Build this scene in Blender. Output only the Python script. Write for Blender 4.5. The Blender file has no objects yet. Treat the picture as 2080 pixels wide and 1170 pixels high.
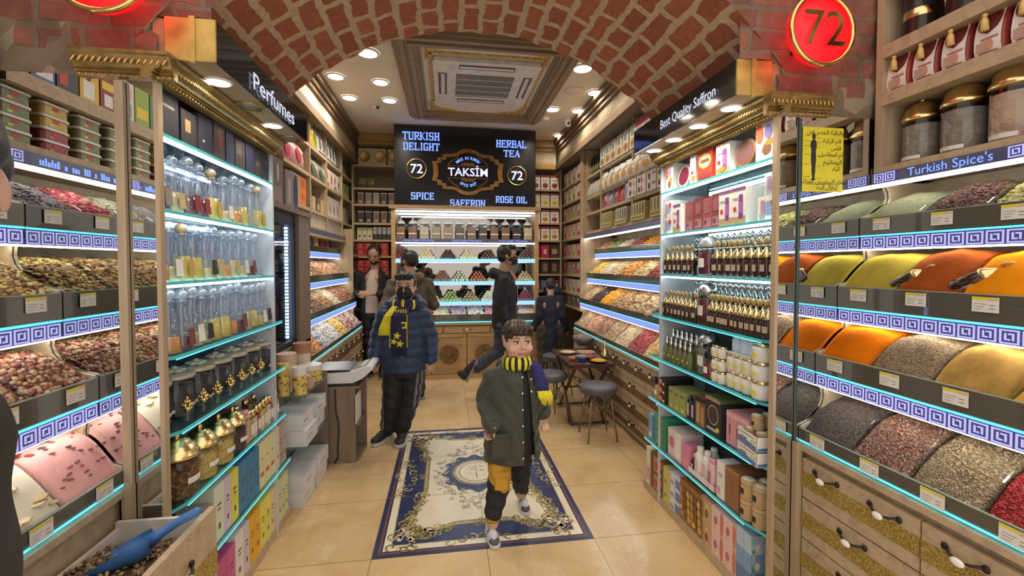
import bpy, bmesh, math, random
from mathutils import Vector, Matrix, Euler
from math import pi, sin, cos, radians as RAD
C = bpy.context.scene
COL = C.collection
random.seed(7)
# ---------------------------------------------------------------- camera, world, exposure
EYE = 1.529
cam = bpy.data.cameras.new('camera')
cam.sensor_width = 36.0
cam.lens = 895.0 / 2080 * 36
cam.shift_y = -22.7 / 2080
cam.clip_start = 0.02
cam_o = bpy.data.objects.new('camera', cam)
COL.objects.link(cam_o)
cam_o.location = (0, 0, EYE)
cam_o.rotation_euler = (pi / 2 - 0.0285, 0, -0.1472)
C.camera = cam_o
w = bpy.data.worlds.new('bazaar_daylight')
C.world = w
w.use_nodes = True
w.node_tree.nodes['Background'].inputs[0].default_value = (1.0, 0.91, 0.82, 1)
w.node_tree.nodes['Background'].inputs[1].default_value = 1.1
C.view_settings.view_transform = 'Standard'
C.view_settings.look = 'None'
C.view_settings.exposure = 0.4
C.view_settings.gamma = 1.0
C.cycles.max_bounces = 9
C.cycles.transparent_max_bounces = 24
C.cycles.glossy_bounces = 5
C.cycles.diffuse_bounces = 4
C.cycles.caustics_reflective = False
C.cycles.caustics_refractive = False
C.cycles.sample_clamp_indirect = 6.0
C.cycles.use_denoising = True
WARM = (1.0, 0.85, 0.66)

def spot(name, loc, power, size=120, r=0.04, col=WARM, blend=0.6):
    l = bpy.data.lights.new(name, 'SPOT')
    l.energy = power; l.spot_size = RAD(size); l.spot_blend = blend; l.shadow_soft_size = r; l.color = col
    o = bpy.data.objects.new(name, l); COL.objects.link(o); o.location = loc
    return o

# ---------------------------------------------------------------- materials
MATS = {}
def nt(name):
    m = bpy.data.materials.new(name); m.use_nodes = True
    t = m.node_tree; b = t.nodes['Principled BSDF']
    return m, t, b
def N(t, kind, **kw):
    n = t.nodes.new(kind)
    for k, v in kw.items():
        if hasattr(n, k): setattr(n, k, v)
        else: n.inputs[k].default_value = v
    return n
def ramp(t, fac, cols, const=False):
    r = t.nodes.new('ShaderNodeValToRGB'); e = r.color_ramp
    if const: e.interpolation = 'CONSTANT'
    while len(e.elements) < len(cols): e.elements.new(0.5)
    for i, (p, c) in enumerate(cols):
        e.elements[i].position = p; e.elements[i].color = (*c, 1)
    t.links.new(fac, r.inputs[0]); return r.outputs[0]
def sh(c, k): return tuple(min(1.0, x * k) for x in c)

def mat(name, col, rough=0.5, metal=0.0, var=0.12, scale=14, emit=0, ecol=None, alpha=1.0, spec=0.5, bump=0, sheen=0):
    """plain material with a little procedural noise in its colour"""
    if name in MATS: return MATS[name]
    m, t, b = nt(name)
    if var:
        co = N(t, 'ShaderNodeTexCoord'); no = N(t, 'ShaderNodeTexNoise'); no.inputs['Scale'].default_value = scale; no.inputs['Detail'].default_value = 3
        t.links.new(co.outputs['Object'], no.inputs['Vector'])
        t.links.new(ramp(t, no.outputs['Fac'], [(0.3, sh(col, 1 - var)), (0.7, sh(col, 1 + var))]), b.inputs['Base Color'])
        if bump:
            bp = N(t, 'ShaderNodeBump'); bp.inputs['Strength'].default_value = bump; bp.inputs['Distance'].default_value = 0.01
            t.links.new(no.outputs['Fac'], bp.inputs['Height']); t.links.new(bp.outputs[0], b.inputs['Normal'])
    else: b.inputs['Base Color'].default_value = (*col, 1)
    b.inputs['Roughness'].default_value = rough; b.inputs['Metallic'].default_value = metal
    b.inputs['Specular IOR Level'].default_value = spec
    if emit:
        b.inputs['Emission Color'].default_value = (*(ecol or col), 1); b.inputs['Emission Strength'].default_value = emit
    if alpha < 1: b.inputs['Alpha'].default_value = alpha
    if sheen: b.inputs['Sheen Weight'].default_value = sheen
    MATS[name] = m; return m

def wood(name, c, k=0.78, scale=(1.2, 14, 14), rough=0.55, plank=None):
    if name in MATS: return MATS[name]
    m, t, b = nt(name)
    co = N(t, 'ShaderNodeTexCoord'); mp = N(t, 'ShaderNodeMapping'); mp.inputs['Scale'].default_value = scale
    no = N(t, 'ShaderNodeTexNoise'); no.inputs['Scale'].default_value = 2.2; no.inputs['Detail'].default_value = 6; no.inputs['Distortion'].default_value = 0.6
    t.links.new(co.outputs['Object'], mp.inputs[0]); t.links.new(mp.outputs[0], no.inputs['Vector'])
    t.links.new(ramp(t, no.outputs['Fac'], [(0.3, sh(c, k)), (0.52, c), (0.75, sh(c, 1.12))]), b.inputs['Base Color'])
    b.inputs['Roughness'].default_value = rough
    bp = N(t, 'ShaderNodeBump'); bp.inputs['Strength'].default_value = 0.12; bp.inputs['Distance'].default_value = 0.004
    t.links.new(no.outputs['Fac'], bp.inputs['Height']); t.links.new(bp.outputs[0], b.inputs['Normal'])
    MATS[name] = m; return m

def grain(name, pal, scale=160, bump=0.6, rough=0.85, stretch=(1, 1, 1), rnd=1.0):
    """countless small pieces: every cell one of the palette's colours"""
    if name in MATS: return MATS[name]
    m, t, b = nt(name)
    co = N(t, 'ShaderNodeTexCoord'); mp = N(t, 'ShaderNodeMapping'); mp.inputs['Scale'].default_value = stretch
    vo = N(t, 'ShaderNodeTexVoronoi'); vo.inputs['Scale'].default_value = scale; vo.inputs['Randomness'].default_value = rnd
    t.links.new(co.outputs['Object'], mp.inputs[0]); t.links.new(mp.outputs[0], vo.inputs['Vector'])
    sp = N(t, 'ShaderNodeSeparateColor'); t.links.new(vo.outputs['Color'], sp.inputs[0])
    n = len(pal)
    t.links.new(ramp(t, sp.outputs[0], [(i / n, c) for i, c in enumerate(pal)], True), b.inputs['Base Color'])
    bp = N(t, 'ShaderNodeBump'); bp.inputs['Strength'].default_value = bump; bp.inputs['Distance'].default_value = 0.008
    bp.invert = True
    t.links.new(vo.outputs['Distance'], bp.inputs['Height']); t.links.new(bp.outputs[0], b.inputs['Normal'])
    b.inputs['Roughness'].default_value = rough; b.inputs['Specular IOR Level'].default_value = 0.25
    MATS[name] = m; return m

def powder(name, c, k=0.8):
    if name in MATS: return MATS[name]
    m, t, b = nt(name)
    co = N(t, 'ShaderNodeTexCoord'); a = N(t, 'ShaderNodeTexNoise'); a.inputs['Scale'].default_value = 9; a.inputs['Detail'].default_value = 8; a.inputs['Roughness'].default_value = 0.7
    t.links.new(co.outputs['Object'], a.inputs['Vector'])
    t.links.new(ramp(t, a.outputs['Fac'], [(0.35, sh(c, k)), (0.6, c)]), b.inputs['Base Color'])
    bp = N(t, 'ShaderNodeBump'); bp.inputs['Strength'].default_value = 0.5; bp.inputs['Distance'].default_value = 0.012
    t.links.new(a.outputs['Fac'], bp.inputs['Height']); t.links.new(bp.outputs[0], b.inputs['Normal'])
    b.inputs['Roughness'].default_value = 0.95; b.inputs['Specular IOR Level'].default_value = 0.1
    MATS[name] = m; return m

def glass(name, tint=(1, 1, 1), gloss=0.12, body=0.0, bcol=(0.5, 0.6, 0.6), rough=0.03, fres=1.35):
    """thin clear sheet: tinted see-through, fresnel shine, optional share of matt body"""
    if name in MATS: return MATS[name]
    m, t, b = nt(name)
    o = t.nodes['Material Output']
    tr = N(t, 'ShaderNodeBsdfTransparent'); tr.inputs[0].default_value = (*tint, 1)
    gl = N(t, 'ShaderNodeBsdfGlossy'); gl.inputs['Roughness'].default_value = rough
    lw = N(t, 'ShaderNodeLayerWeight'); pw = N(t, 'ShaderNodeMath', operation='POWER'); pw.inputs[1].default_value = 5 - (fres - 1.35) * 6
    t.links.new(lw.outputs['Facing'], pw.inputs[0])
    ad = N(t, 'ShaderNodeMath', operation='MULTIPLY_ADD'); ad.inputs[1].default_value = 0.75; ad.inputs[2].default_value = gloss * .6 + .03; ad.use_clamp = True
    t.links.new(pw.outputs[0], ad.inputs[0])
    mx = N(t, 'ShaderNodeMixShader'); t.links.new(ad.outputs[0], mx.inputs[0]); t.links.new(tr.outputs[0], mx.inputs[1]); t.links.new(gl.outputs[0], mx.inputs[2])
    last = mx
    if body:
        b.inputs['Base Color'].default_value = (*bcol, 1); b.inputs['Roughness'].default_value = 0.2
        m2 = N(t, 'ShaderNodeMixShader'); m2.inputs[0].default_value = body
        t.links.new(mx.outputs[0], m2.inputs[1]); t.links.new(b.outputs[0], m2.inputs[2]); last = m2
    t.links.new(last.outputs[0], o.inputs[0])
    MATS[name] = m; return m

def emis(name, col, k):
    if name in MATS: return MATS[name]
    m, t, b = nt(name)
    b.inputs['Base Color'].default_value = (*sh(col, 0.6), 1)
    b.inputs['Emission Color'].default_value = (*col, 1); b.inputs['Emission Strength'].default_value = k
    MATS[name] = m; return m

# ---------------------------------------------------------------- mesh builder
class MB:
    def __init__(s): s.v = []; s.f = []; s.m = []; s.sm = []
    def add(s, vs, fs, m=0, sm=False, M=None):
        o = len(s.v)
        s.v += [tuple(M @ Vector(v)) if M else tuple(v) for v in vs]
        for i, f in enumerate(fs):
            s.f.append([o + j for j in f]); s.m.append(m[i] if isinstance(m, (list, tuple)) else m); s.sm.append(sm)
        return s
    def box(s, x0, x1, y0, y1, z0, z1, m=0, M=None):
        vs = [(x0, y0, z0), (x1, y0, z0), (x1, y1, z0), (x0, y1, z0), (x0, y0, z1), (x1, y0, z1), (x1, y1, z1), (x0, y1, z1)]
        return s.add(vs, [(3, 2, 1, 0), (4, 5, 6, 7), (0, 1, 5, 4), (1, 2, 6, 5), (2, 3, 7, 6), (3, 0, 4, 7)], m, False, M)
    def bevbox(s, x0, x1, y0, y1, z0, z1, r=0.01, m=0, M=None):
        """box with rounded vertical edges and softened top"""
        p = []
        for cx, cy, a0 in ((x1 - r, y1 - r, 0), (x0 + r, y1 - r, 1), (x0 + r, y0 + r, 2), (x1 - r, y0 + r, 3)):
            for k in range(4):
                a = (a0 + k / 3) * pi / 2; p.append((cx + r * cos(a), cy + r * sin(a)))
        n = len(p); cx, cy = (x0 + x1) / 2, (y0 + y1) / 2
        q = [(cx + (x - cx) * 0.97, cy + (y - cy) * 0.97) for x, y in p]
        e = min(r * 0.6, (z1 - z0) / 3)
        vs = [(x, y, z0) for x, y in p] + [(x, y, z1 - e) for x, y in p] + [(x, y, z1) for x, y in q]
        fs = [tuple(range(n - 1, -1, -1)), tuple(range(2 * n, 3 * n))]
        for L in (0, 1):
            fs += [(L * n + i, L * n + (i + 1) % n, (L + 1) * n + (i + 1) % n, (L + 1) * n + i) for i in range(n)]
        return s.add(vs, fs, m, False, M)
    def lathe(s, prof, n=16, m=0, M=None, sm=True, cap=True, sx=1, sy=1):
        """prof: (r, z) or (r, z, material of the band above)"""
        vs = []; fs = []; ms = []
        for p in prof: vs += [(p[0] * cos(2 * pi * i / n) * sx, p[0] * sin(2 * pi * i / n) * sy, p[1]) for i in range(n)]
        for k in range(len(prof) - 1):
            mm = prof[k][2] if len(prof[k]) > 2 else m
            for i in range(n):
                fs.append((k * n + i, k * n + (i + 1) % n, (k + 1) * n + (i + 1) % n, (k + 1) * n + i)); ms.append(mm)
        if cap:
            fs.append(tuple(range(n - 1, -1, -1))); ms.append(prof[0][2] if len(prof[0]) > 2 else m)
            fs.append(tuple(range((len(prof) - 1) * n, len(prof) * n))); ms.append(prof[-2][2] if len(prof[-2]) > 2 else m)
        return s.add(vs, fs, ms, sm, M)
    def cyl(s, r, z0, z1, n=16, m=0, M=None, r2=None): return s.lathe([(r, z0), (r if r2 is None else r2, z1)], n, m, M, False)
    def prism(s, poly, a0, a1, axis='y', m=0, M=None):
        """poly pairs are (x,z) for axis y, (y,z) for axis x, (x,y) for axis z"""
        n = len(poly)
        def P(p, a): return {'y': (p[0], a, p[1]), 'x': (a, p[0], p[1]), 'z': (p[0], p[1], a)}[axis]
        vs = [P(p, a0) for p in poly] + [P(p, a1) for p in poly]
        fs = [tuple(range(n)), tuple(range(2 * n - 1, n - 1, -1))] + [(i, n + i, n + (i + 1) % n, (i + 1) % n) for i in range(n)]
        return s.add(vs, fs, m, False, M)
    def tube(s, pts, r, n=8, m=0, M=None, close=False):
        """r: number or a list per point"""
        pts = [Vector(p) for p in pts]; k = len(pts); vs = []; up = None
        for i, p in enumerate(pts):
            if close: d = pts[(i + 1) % k] - pts[i - 1]
            else: d = pts[min(i + 1, k - 1)] - pts[max(i - 1, 0)]
            d.normalize()
            if up is None: up = d.orthogonal().normalized()
            else: up = (up - d * up.dot(d)).normalized() if (up - d * up.dot(d)).length > 1e-6 else d.orthogonal().normalized()
            sd = d.cross(up); rr = r[i] if isinstance(r, (list, tuple)) else r
            vs += [tuple(p + up * rr * cos(2 * pi * j / n) + sd * rr * sin(2 * pi * j / n)) for j in range(n)]
        fs = [(i * n + j, i * n + (j + 1) % n, ((i + 1) % k) * n + (j + 1) % n, ((i + 1) % k) * n + j) for i in range(k if close else k - 1) for j in range(n)]
        if not close: fs += [tuple(range(n - 1, -1, -1)), tuple(range((k - 1) * n, k * n))]
        return s.add(vs, fs, m, True, M)
    def ball(s, c, r, n=10, m=0, k=6, M=None):
        rx, ry, rz = (r, r, r) if not isinstance(r, (list, tuple)) else r
        prof = [(sin(pi * i / k), -cos(pi * i / k)) for i in range(k + 1)]; prof[0] = (0.02, -1); prof[-1] = (0.02, 1)
        T = Matrix.Translation(c) @ Matrix.Diagonal((rx, ry, rz, 1))
        return s.lathe(prof, n, m, (M @ T) if M else T)
    def quad(s, a, b, c, d, m=0, M=None): return s.add([a, b, c, d], [(0, 1, 2, 3)], m, False, M)
    def mesh(s, name, mats):
        me = bpy.data.meshes.new(name); me.from_pydata(s.v, [], s.f)
        for x in (mats if isinstance(mats, (list, tuple)) else [mats]): me.materials.append(x)
        me.polygons.foreach_set('material_index', s.m); me.polygons.foreach_set('use_smooth', s.sm); me.update()
        return me
    def build(s, name, mats, parent=None, loc=None, rz=0, bevel=0, smooth=False):
        me = s.mesh(name, mats)
        if smooth: me.polygons.foreach_set('use_smooth', [True] * len(me.polygons))
        return link(name, me, parent, loc, rz, bevel)

def link(name, me, parent=None, loc=None, rz=0, bevel=0):
    o = bpy.data.objects.new(name, me); COL.objects.link(o)
    if parent: o.parent = parent
    if loc: o.location = loc
    if rz: o.rotation_euler.z = rz
    if bevel:
        b = o.modifiers.new('edge', 'BEVEL'); b.width = bevel; b.segments = 2; b.limit_method = 'ANGLE'; b.angle_limit = 0.7
    return o
def tag(o, label, cat, group=None, kind=None):
    o['label'] = label; o['category'] = cat
    if group: o['group'] = group
    if kind: o['kind'] = kind
    return o
def thing(name, label, cat, loc=(0, 0, 0), rz=0, group=None):
    o = bpy.data.objects.new(name, None); COL.objects.link(o); o.empty_display_size = 0.05
    o.location = loc; o.rotation_euler.z = rz
    return tag(o, label, cat, group)
def struct(name, mb, mats, bevel=0, label=None):
    o = mb.build(name, mats, None, None, 0, bevel); o['kind'] = 'structure'
    if label: o['label'] = label
    return o
KIDS = {}
def dup(root, loc, rz=0, label=None, scale=None, group=None, rot=None):
    if root.name not in KIDS: KIDS[root.name] = [(c, list(c.children)) for c in root.children]
    r = root.copy(); COL.objects.link(r); r.location = loc; r.rotation_euler = rot or (0, 0, rz)
    if label: r['label'] = label
    if group: r['group'] = group
    if scale: r.scale = scale if isinstance(scale, tuple) else (scale,) * 3
    for c, gs in KIDS[root.name]:
        k = c.copy(); COL.objects.link(k); k.parent = r
        for g in gs:
            q = g.copy(); COL.objects.link(q); q.parent = k
    return r
class Proto:
    """the first use moves the source itself, later uses copy it"""
    def __init__(s, root): s.r = root; s.used = False
    def put(s, loc, rz=0, label=None, scale=None, group=None, rot=None):
        if s.used: return dup(s.r, loc, rz, label, scale, group, rot)
        s.used = True; KIDS[s.r.name] = [(c, list(c.children)) for c in s.r.children]
        s.r.location = loc; s.r.rotation_euler = rot or (0, 0, rz)
        if label: s.r['label'] = label
        if group: s.r['group'] = group
        if scale: s.r.scale = scale if isinstance(scale, tuple) else (scale,) * 3
        return s.r
ORD = 'first second third fourth fifth sixth seventh eighth ninth tenth eleventh twelfth thirteenth fourteenth fifteenth sixteenth seventeenth eighteenth nineteenth twentieth'.split()
ORD += ['twenty-' + o for o in ORD[:9]] + ['thirtieth'] + ['thirty-' + o for o in ORD[:9]]
def nth(i, n, end='left'):
    if n == 1: return 'only one'
    if i == 0: return end + 'most'
    return ORD[i] + ' from ' + end
XC2 = 0.385          # left shelving mirrors the right about the aisle's middle
def sx(s, x): return x if s > 0 else XC2 - x
def facing(s): return -pi / 2 if s > 0 else pi / 2      # a thing whose front is -Y turned to face the aisle

# ---------------------------------------------------------------- lettering
_TX = {}
def text_geo(s, bold=0.0, ext=0.0):
    """outline of S one unit high, centred on x, baseline 0"""
    k = (s, bold, ext)
    if k not in _TX:
        cu = bpy.data.curves.new('lettering', 'FONT'); cu.body = s; cu.size = 1.0; cu.align_x = 'CENTER'; cu.offset = bold; cu.extrude = ext; cu.resolution_u = 3
        o = bpy.data.objects.new('lettering', cu); COL.objects.link(o)
        dg = bpy.context.evaluated_depsgraph_get(); me = bpy.data.meshes.new_from_object(o.evaluated_get(dg))
        _TX[k] = ([tuple(v.co) for v in me.vertices], [tuple(p.vertices) for p in me.polygons])
        bpy.data.objects.remove(o); bpy.data.meshes.remove(me); bpy.data.curves.remove(cu)
    return _TX[k]
STAND = Matrix(((1, 0, 0, 0), (0, 0, -1, 0), (0, 1, 0, 0), (0, 0, 0, 1)))     # letters upright, facing -Y
def put_text(mb, s, M, h=1.0, bold=0.0, ext=0.0, m=0, wide=1.0):
    v, f = text_geo(s, bold, ext)
    mb.add(v, f, m, False, M @ Matrix.Diagonal((h * wide, h, h, 1)))
    return mb
# slab letters in a unit box: boxes (x0,y0,x1,y1)
def slab(ch):
    a, t = 0.26, 0.13
    L = (0.08, 0, 0.08 + a, 1); R = (0.92 - a, 0, 0.92, 1); c = (0.5 - a / 2, 0, 0.5 + a / 2, 1)
    def feet(x0, x1, top=True, bot=True): return ([(x0 - .07, 1 - t, x1 + .07, 1)] if top else []) + ([(x0 - .07, 0, x1 + .07, t)] if bot else [])
    top = (0.08, 1 - t, 0.86, 1); mid = (0.2, .45, .74, .45 + t); bot = (0.08, 0, 0.86, t)
    G = {'T': [c, (0, 1 - t, 1, 1), (0, .72, t, 1), (1 - t, .72, 1, 1)] + feet(.5 - a / 2, .5 + a / 2, False),
         'I': [c] + feet(.5 - a / 2, .5 + a / 2), 'L': [L, bot, (.8, 0, .93, .32)] + feet(.08, .34), 'E': [L, top, mid, bot, (.8, .72, .93, 1), (.8, 0, .93, .28), (.6, .36, .7, .68)],
         'F': [L, top, mid, (.8, .7, .93, 1), (.6, .34, .7, .7)] + feet(.08, .34, False), 'H': [L, R, mid] + feet(.08, .34) + feet(.66, .92),
         'U': [(.08, .1, .34, 1), (.72, .1, .92, 1), (.18, 0, .82, t * 1.3)] + feet(.08, .34, True, False) + feet(.72, .92, True, False),
         'N': [(.08, 0, .28, 1), (.74, 0, .92, 1), ('d', .08, 1, .92, 0, .24)] + feet(.08, .28) + feet(.74, .92, True, False),
         'K': [L, ('d', .3, .45, .92, 1, .15), ('d', .3, .6, .95, 0, .24)] + feet(.08, .34), 'R': [L, top, mid, (.7, .48, .94, .95), ('d', .45, .5, .98, 0, .24)] + feet(.08, .34),
         'P': [L, top, (.2, .4, .8, .4 + t), (.7, .42, .95, .96)] + feet(.08, .34, False), 'B': [L, top, mid, bot, (.68, .5, .92, .96), (.7, .04, .95, .52)],
         'D': [L, (.0, 1 - t, .8, 1), (.0, 0, .8, t), (.7, .07, .96, .93)], 'O': [(.05, .1, .32, .9), (.68, .1, .95, .9), (.15, 1 - t, .85, 1), (.15, 0, .85, t)],
         'C': [(.05, .1, .32, .9), (.15, 1 - t, .85, 1), (.15, 0, .85, t), (.78, .66, .92, .98), (.78, .04, .92, .3)],
         'G': [(.05, .1, .32, .9), (.15, 1 - t, .85, 1), (.15, 0, .85, t), (.76, .68, .9, .98), (.68, .04, .93, .42), (.52, .36, 1, .48)],
         'S': [(.06, .5, .32, .92), (.68, .08, .95, .52), (.15, 1 - t, .8, 1), (.15, 0, .85, t), (.14, .43, .86, .58), (.76, .68, .9, 1), (.06, 0, .18, .32)],
         'A': [('d', .5, 1, .1, 0, .15), ('d', .5, 1, .9, 0, .27), (.25, .26, .75, .26 + t)] + feet(.06, .16, False) + feet(.74, .94, False)}
    return G.get(ch, [])
def put_slab(mb, s, cx, y, z, w, h, m=0):
    """slab-serif lettering on a face turned to -Y, baseline z, total width w"""
    adv = w / sum(0.55 if c in ' I' else 1 for c in s); x = cx - w / 2
    for c in s:
        a = adv * (0.55 if c in ' I' else 1); g = a * 0.94
        for k in slab(c):
            if k[0] == 'd':
                _, x0, y0, x1, y1, t = k
                q = [(x0 - t / 2, y0), (x0 + t / 2, y0), (x1 + t / 2, y1), (x1 - t / 2, y1)]
            else:
                x0, y0, x1, y1 = k
                if c == 'I': x0, x1 = 0.5 + (x0 - .5) * 1.7, 0.5 + (x1 - .5) * 1.7
                q = [(x0, y0), (x1, y0), (x1, y1), (x0, y1)]
            mb.prism([(x + g * p[0], z + h * p[1]) for p in q], y, y - 0.006, 'y', m)
        x += a
# ---------------------------------------------------------------- shared materials
OAK = wood('oak_veneer', (0.48, 0.365, 0.235))
OAKV = wood('oak_veneer_upright', (0.44, 0.335, 0.215), scale=(14, 14, 1.2))
WALNUT = wood('walnut', (0.17, 0.10, 0.06), scale=(10, 1.5, 10))
TAUPE = wood('taupe_wood', (0.23, 0.17, 0.125), scale=(10, 10, 1.0))
GILT = mat('gilt_moulding', (0.36, 0.24, 0.085), 0.34, 0.75, 0.25, 40)
GOLD = mat('polished_gold', (0.80, 0.55, 0.20), 0.16, 1.0, 0.05)
BLACK = mat('black_lacquer', (0.012, 0.012, 0.014), 0.22, 0, 0.1)
DARK = mat('dark_matt', (0.025, 0.023, 0.022), 0.6)
WHITE = mat('white_paint', (0.80, 0.78, 0.73), 0.5, 0, 0.02, 3)
CEILM = mat('ceiling_paint', (0.82, 0.77, 0.68), 0.7, 0, 0.02, 2)
PAPER = mat('white_paper', (0.78, 0.76, 0.72), 0.6, 0, 0.04)
STEEL = mat('brushed_steel', (0.55, 0.55, 0.56), 0.3, 1.0, 0.1, 30)
MIRROR = mat('silvered_mirror', (0.80, 0.83, 0.81), 0.015, 1.0, 0)
LEDW = emis('led_white', (0.78, 0.92, 1.0), 7)
LEDC = emis('led_cyan', (0.12, 0.72, 0.95), 1.0)
LEDB = emis('lit_lilac', (0.30, 0.40, 1.0), 0.55)
KEYW = emis('lit_key_pattern', (0.50, 0.52, 1.0), 0.55)
TXTB = emis('lit_blue_white', (0.20, 0.34, 1.0), 0.95)
TXTW = emis('lit_white', (0.74, 0.74, 1.0), .72)
LAMP = emis('lamp_lens', (1.0, 0.93, 0.80), 16)
GLASS = glass('clear_glass', (0.93, 0.97, 0.96), 0.03)
SHELFG = glass('shelf_glass', (0.80, 0.93, 0.92), 0.10, 0.05, (0.25, 0.55, 0.6))
EDGEG = mat('green_glass_edge', (0.08, 0.42, 0.42), 0.2, 0, 0.15, 30, emit=0.12, ecol=(0.1, 0.7, 0.75))  # cyan LED light on the shelf edge, put in as a faint glow
TRAYG = glass('smoky_tray_glass', (0.50, 0.49, 0.44), 0.05, 0.5, (0.19, 0.175, 0.14))
YEL = mat('yellow_sticker', (0.75, 0.66, 0.03), 0.6)
REDC = mat('red_card', (0.55, 0.03, 0.03), 0.5)

# ---------------------------------------------------------------- floor
def floor_mat():
    m, t, b = nt('beige_marble_tiles')
    co = N(t, 'ShaderNodeTexCoord'); mp = N(t, 'ShaderNodeMapping'); mp.inputs['Location'].default_value = (0.3925, -2.3215 + 0.588 * 4, 0)
    br = N(t, 'ShaderNodeTexBrick'); br.offset = 0.0; br.squash = 1.0
    br.inputs['Scale'].default_value = 1.0; br.inputs['Brick Width'].default_value = 0.6; br.inputs['Row Height'].default_value = 0.588
    br.inputs['Mortar Size'].default_value = 0.0022; br.inputs['Mortar Smooth'].default_value = 0.2
    br.inputs['Color1'].default_value = (1, 1, 1, 1); br.inputs['Color2'].default_value = (0.90, 0.90, 0.90, 1); br.inputs['Mortar'].default_value = (0.38, 0.34, 0.30, 1)
    t.links.new(co.outputs['Object'], mp.inputs[0]); t.links.new(mp.outputs[0], br.inputs['Vector'])
    n1 = N(t, 'ShaderNodeTexNoise'); n1.inputs['Scale'].default_value = 3.2; n1.inputs['Detail'].default_value = 7; n1.inputs['Distortion'].default_value = 0.8
    t.links.new(co.outputs['Object'], n1.inputs['Vector'])
    base = ramp(t, n1.outputs['Fac'], [(0.3, (0.60, 0.405, 0.205)), (0.5, (0.68, 0.475, 0.25)), (0.72, (0.73, 0.54, 0.31))])
    n2 = N(t, 'ShaderNodeTexNoise'); n2.inputs['Scale'].default_value = 2.1; n2.inputs['Detail'].default_value = 5; n2.inputs['Distortion'].default_value = 2.2
    t.links.new(co.outputs['Object'], n2.inputs['Vector'])
    vein = ramp(t, n2.outputs['Fac'], [(0.492, (0, 0, 0)), (0.5, (.6, .6, .6)), (0.508, (0, 0, 0))])
    mx = N(t, 'ShaderNodeMix', data_type='RGBA'); t.links.new(vein, mx.inputs['Factor']); t.links.new(base, mx.inputs['A']); mx.inputs['B'].default_value = (0.78, 0.62, 0.42, 1)
    mu = N(t, 'ShaderNodeMix', data_type='RGBA', blend_type='MULTIPLY'); mu.inputs['Factor'].default_value = 1
    t.links.new(mx.outputs['Result'], mu.inputs['A']); t.links.new(br.outputs['Color'], mu.inputs['B'])
    t.links.new(mu.outputs['Result'], b.inputs['Base Color']); b.inputs['Roughness'].default_value = 0.16; b.inputs['Specular IOR Level'].default_value = 0.45
    return m
struct('floor', MB().box(-1.9, 2.3, -0.6, 6.85, -0.06, 0), floor_mat())

# ---------------------------------------------------------------- walls, ceiling
def brick_mat(name, c1, c2, mortar, bw, rh, ms, uv=True, dist=0.035, vec=None):
    m, t, b = nt(name)
    co = N(t, 'ShaderNodeTexCoord'); no = N(t, 'ShaderNodeTexNoise'); no.inputs['Scale'].default_value = 9; no.inputs['Detail'].default_value = 3
    src = co.outputs['UV'] if uv else co.outputs['Object']
    mp = N(t, 'ShaderNodeMapping')
    if vec: mp.inputs['Rotation'].default_value = vec
    t.links.new(src, mp.inputs[0]); src = mp.outputs[0]
    t.links.new(src, no.inputs['Vector'])
    sb = N(t, 'ShaderNodeVectorMath', operation='SUBTRACT'); sb.inputs[1].default_value = (0.5, 0.5, 0.5); t.links.new(no.outputs['Color'], sb.inputs[0])
    sc = N(t, 'ShaderNodeVectorMath', operation='SCALE'); sc.inputs['Scale'].default_value = dist; t.links.new(sb.outputs[0], sc.inputs[0])
    ad = N(t, 'ShaderNodeVectorMath', operation='ADD'); t.links.new(src, ad.inputs[0]); t.links.new(sc.outputs[0], ad.inputs[1])
    br = N(t, 'ShaderNodeTexBrick'); br.offset = 0.43; br.squash = 0.72; br.squash_frequency = 3
    br.inputs['Scale'].default_value = 1; br.inputs['Brick Width'].default_value = bw; br.inputs['Row Height'].default_value = rh; br.inputs['Mortar Size'].default_value = ms; br.inputs['Mortar Smooth'].default_value = 0.25
    br.inputs['Color1'].default_value = (*c1, 1); br.inputs['Color2'].default_value = (*c2, 1); br.inputs['Mortar'].default_value = (*mortar, 1)
    t.links.new(ad.outputs[0], br.inputs['Vector'])
    n3 = N(t, 'ShaderNodeTexNoise'); n3.inputs['Scale'].default_value = 30; n3.inputs['Detail'].default_value = 4; t.links.new(src, n3.inputs['Vector'])
    mu = N(t, 'ShaderNodeMix', data_type='RGBA', blend_type='MULTIPLY'); mu.inputs['Factor'].default_value = 0.5
    t.links.new(br.outputs['Color'], mu.inputs['A']); t.links.new(ramp(t, n3.outputs['Fac'], [(0.3, (0.6, 0.6, 0.6)), (0.7, (1.2, 1.2, 1.2))]), mu.inputs['B'])
    t.links.new(mu.outputs['Result'], b.inputs['Base Color']); b.inputs['Roughness'].default_value = 0.85
    bp = N(t, 'ShaderNodeBump'); bp.inputs['Strength'].default_value = 0.5; bp.inputs['Distance'].default_value = 0.012; bp.invert = True
    t.links.new(br.outputs['Fac'], bp.inputs['Height']); t.links.new(bp.outputs[0], b.inputs['Normal'])
    return m
ARCHB = brick_mat('arch_brick', (0.40, 0.135, 0.065), (0.30, 0.095, 0.045), (0.52, 0.38, 0.24), 0.235, 0.112, 0.019, True, 0.06)
PIERB = brick_mat('pier_brick', (0.27, 0.105, 0.07), (0.19, 0.07, 0.05), (0.17, 0.125, 0.085), 0.2, 0.085, 0.012, False, 0.03, (pi / 2, 0, 0))
CX, CZ, RA = 0.1925, 1.402, 1.473
bm = MB(); na, ny = 60, 12
a0 = math.acos((2.27 - CZ) / RA)
uvs = []
for j in range(ny + 1):
    for i in range(na + 1):
        a = -a0 + 2 * a0 * i / na; y = 1.62 + 0.98 * j / ny
        if j == ny: y += 0.012 * sin(a * 61) + 0.01 * sin(a * 23 + 1)
        bm.v.append((CX + RA * sin(a), y, CZ + RA * cos(a))); uvs.append((y, a * RA))
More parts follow.
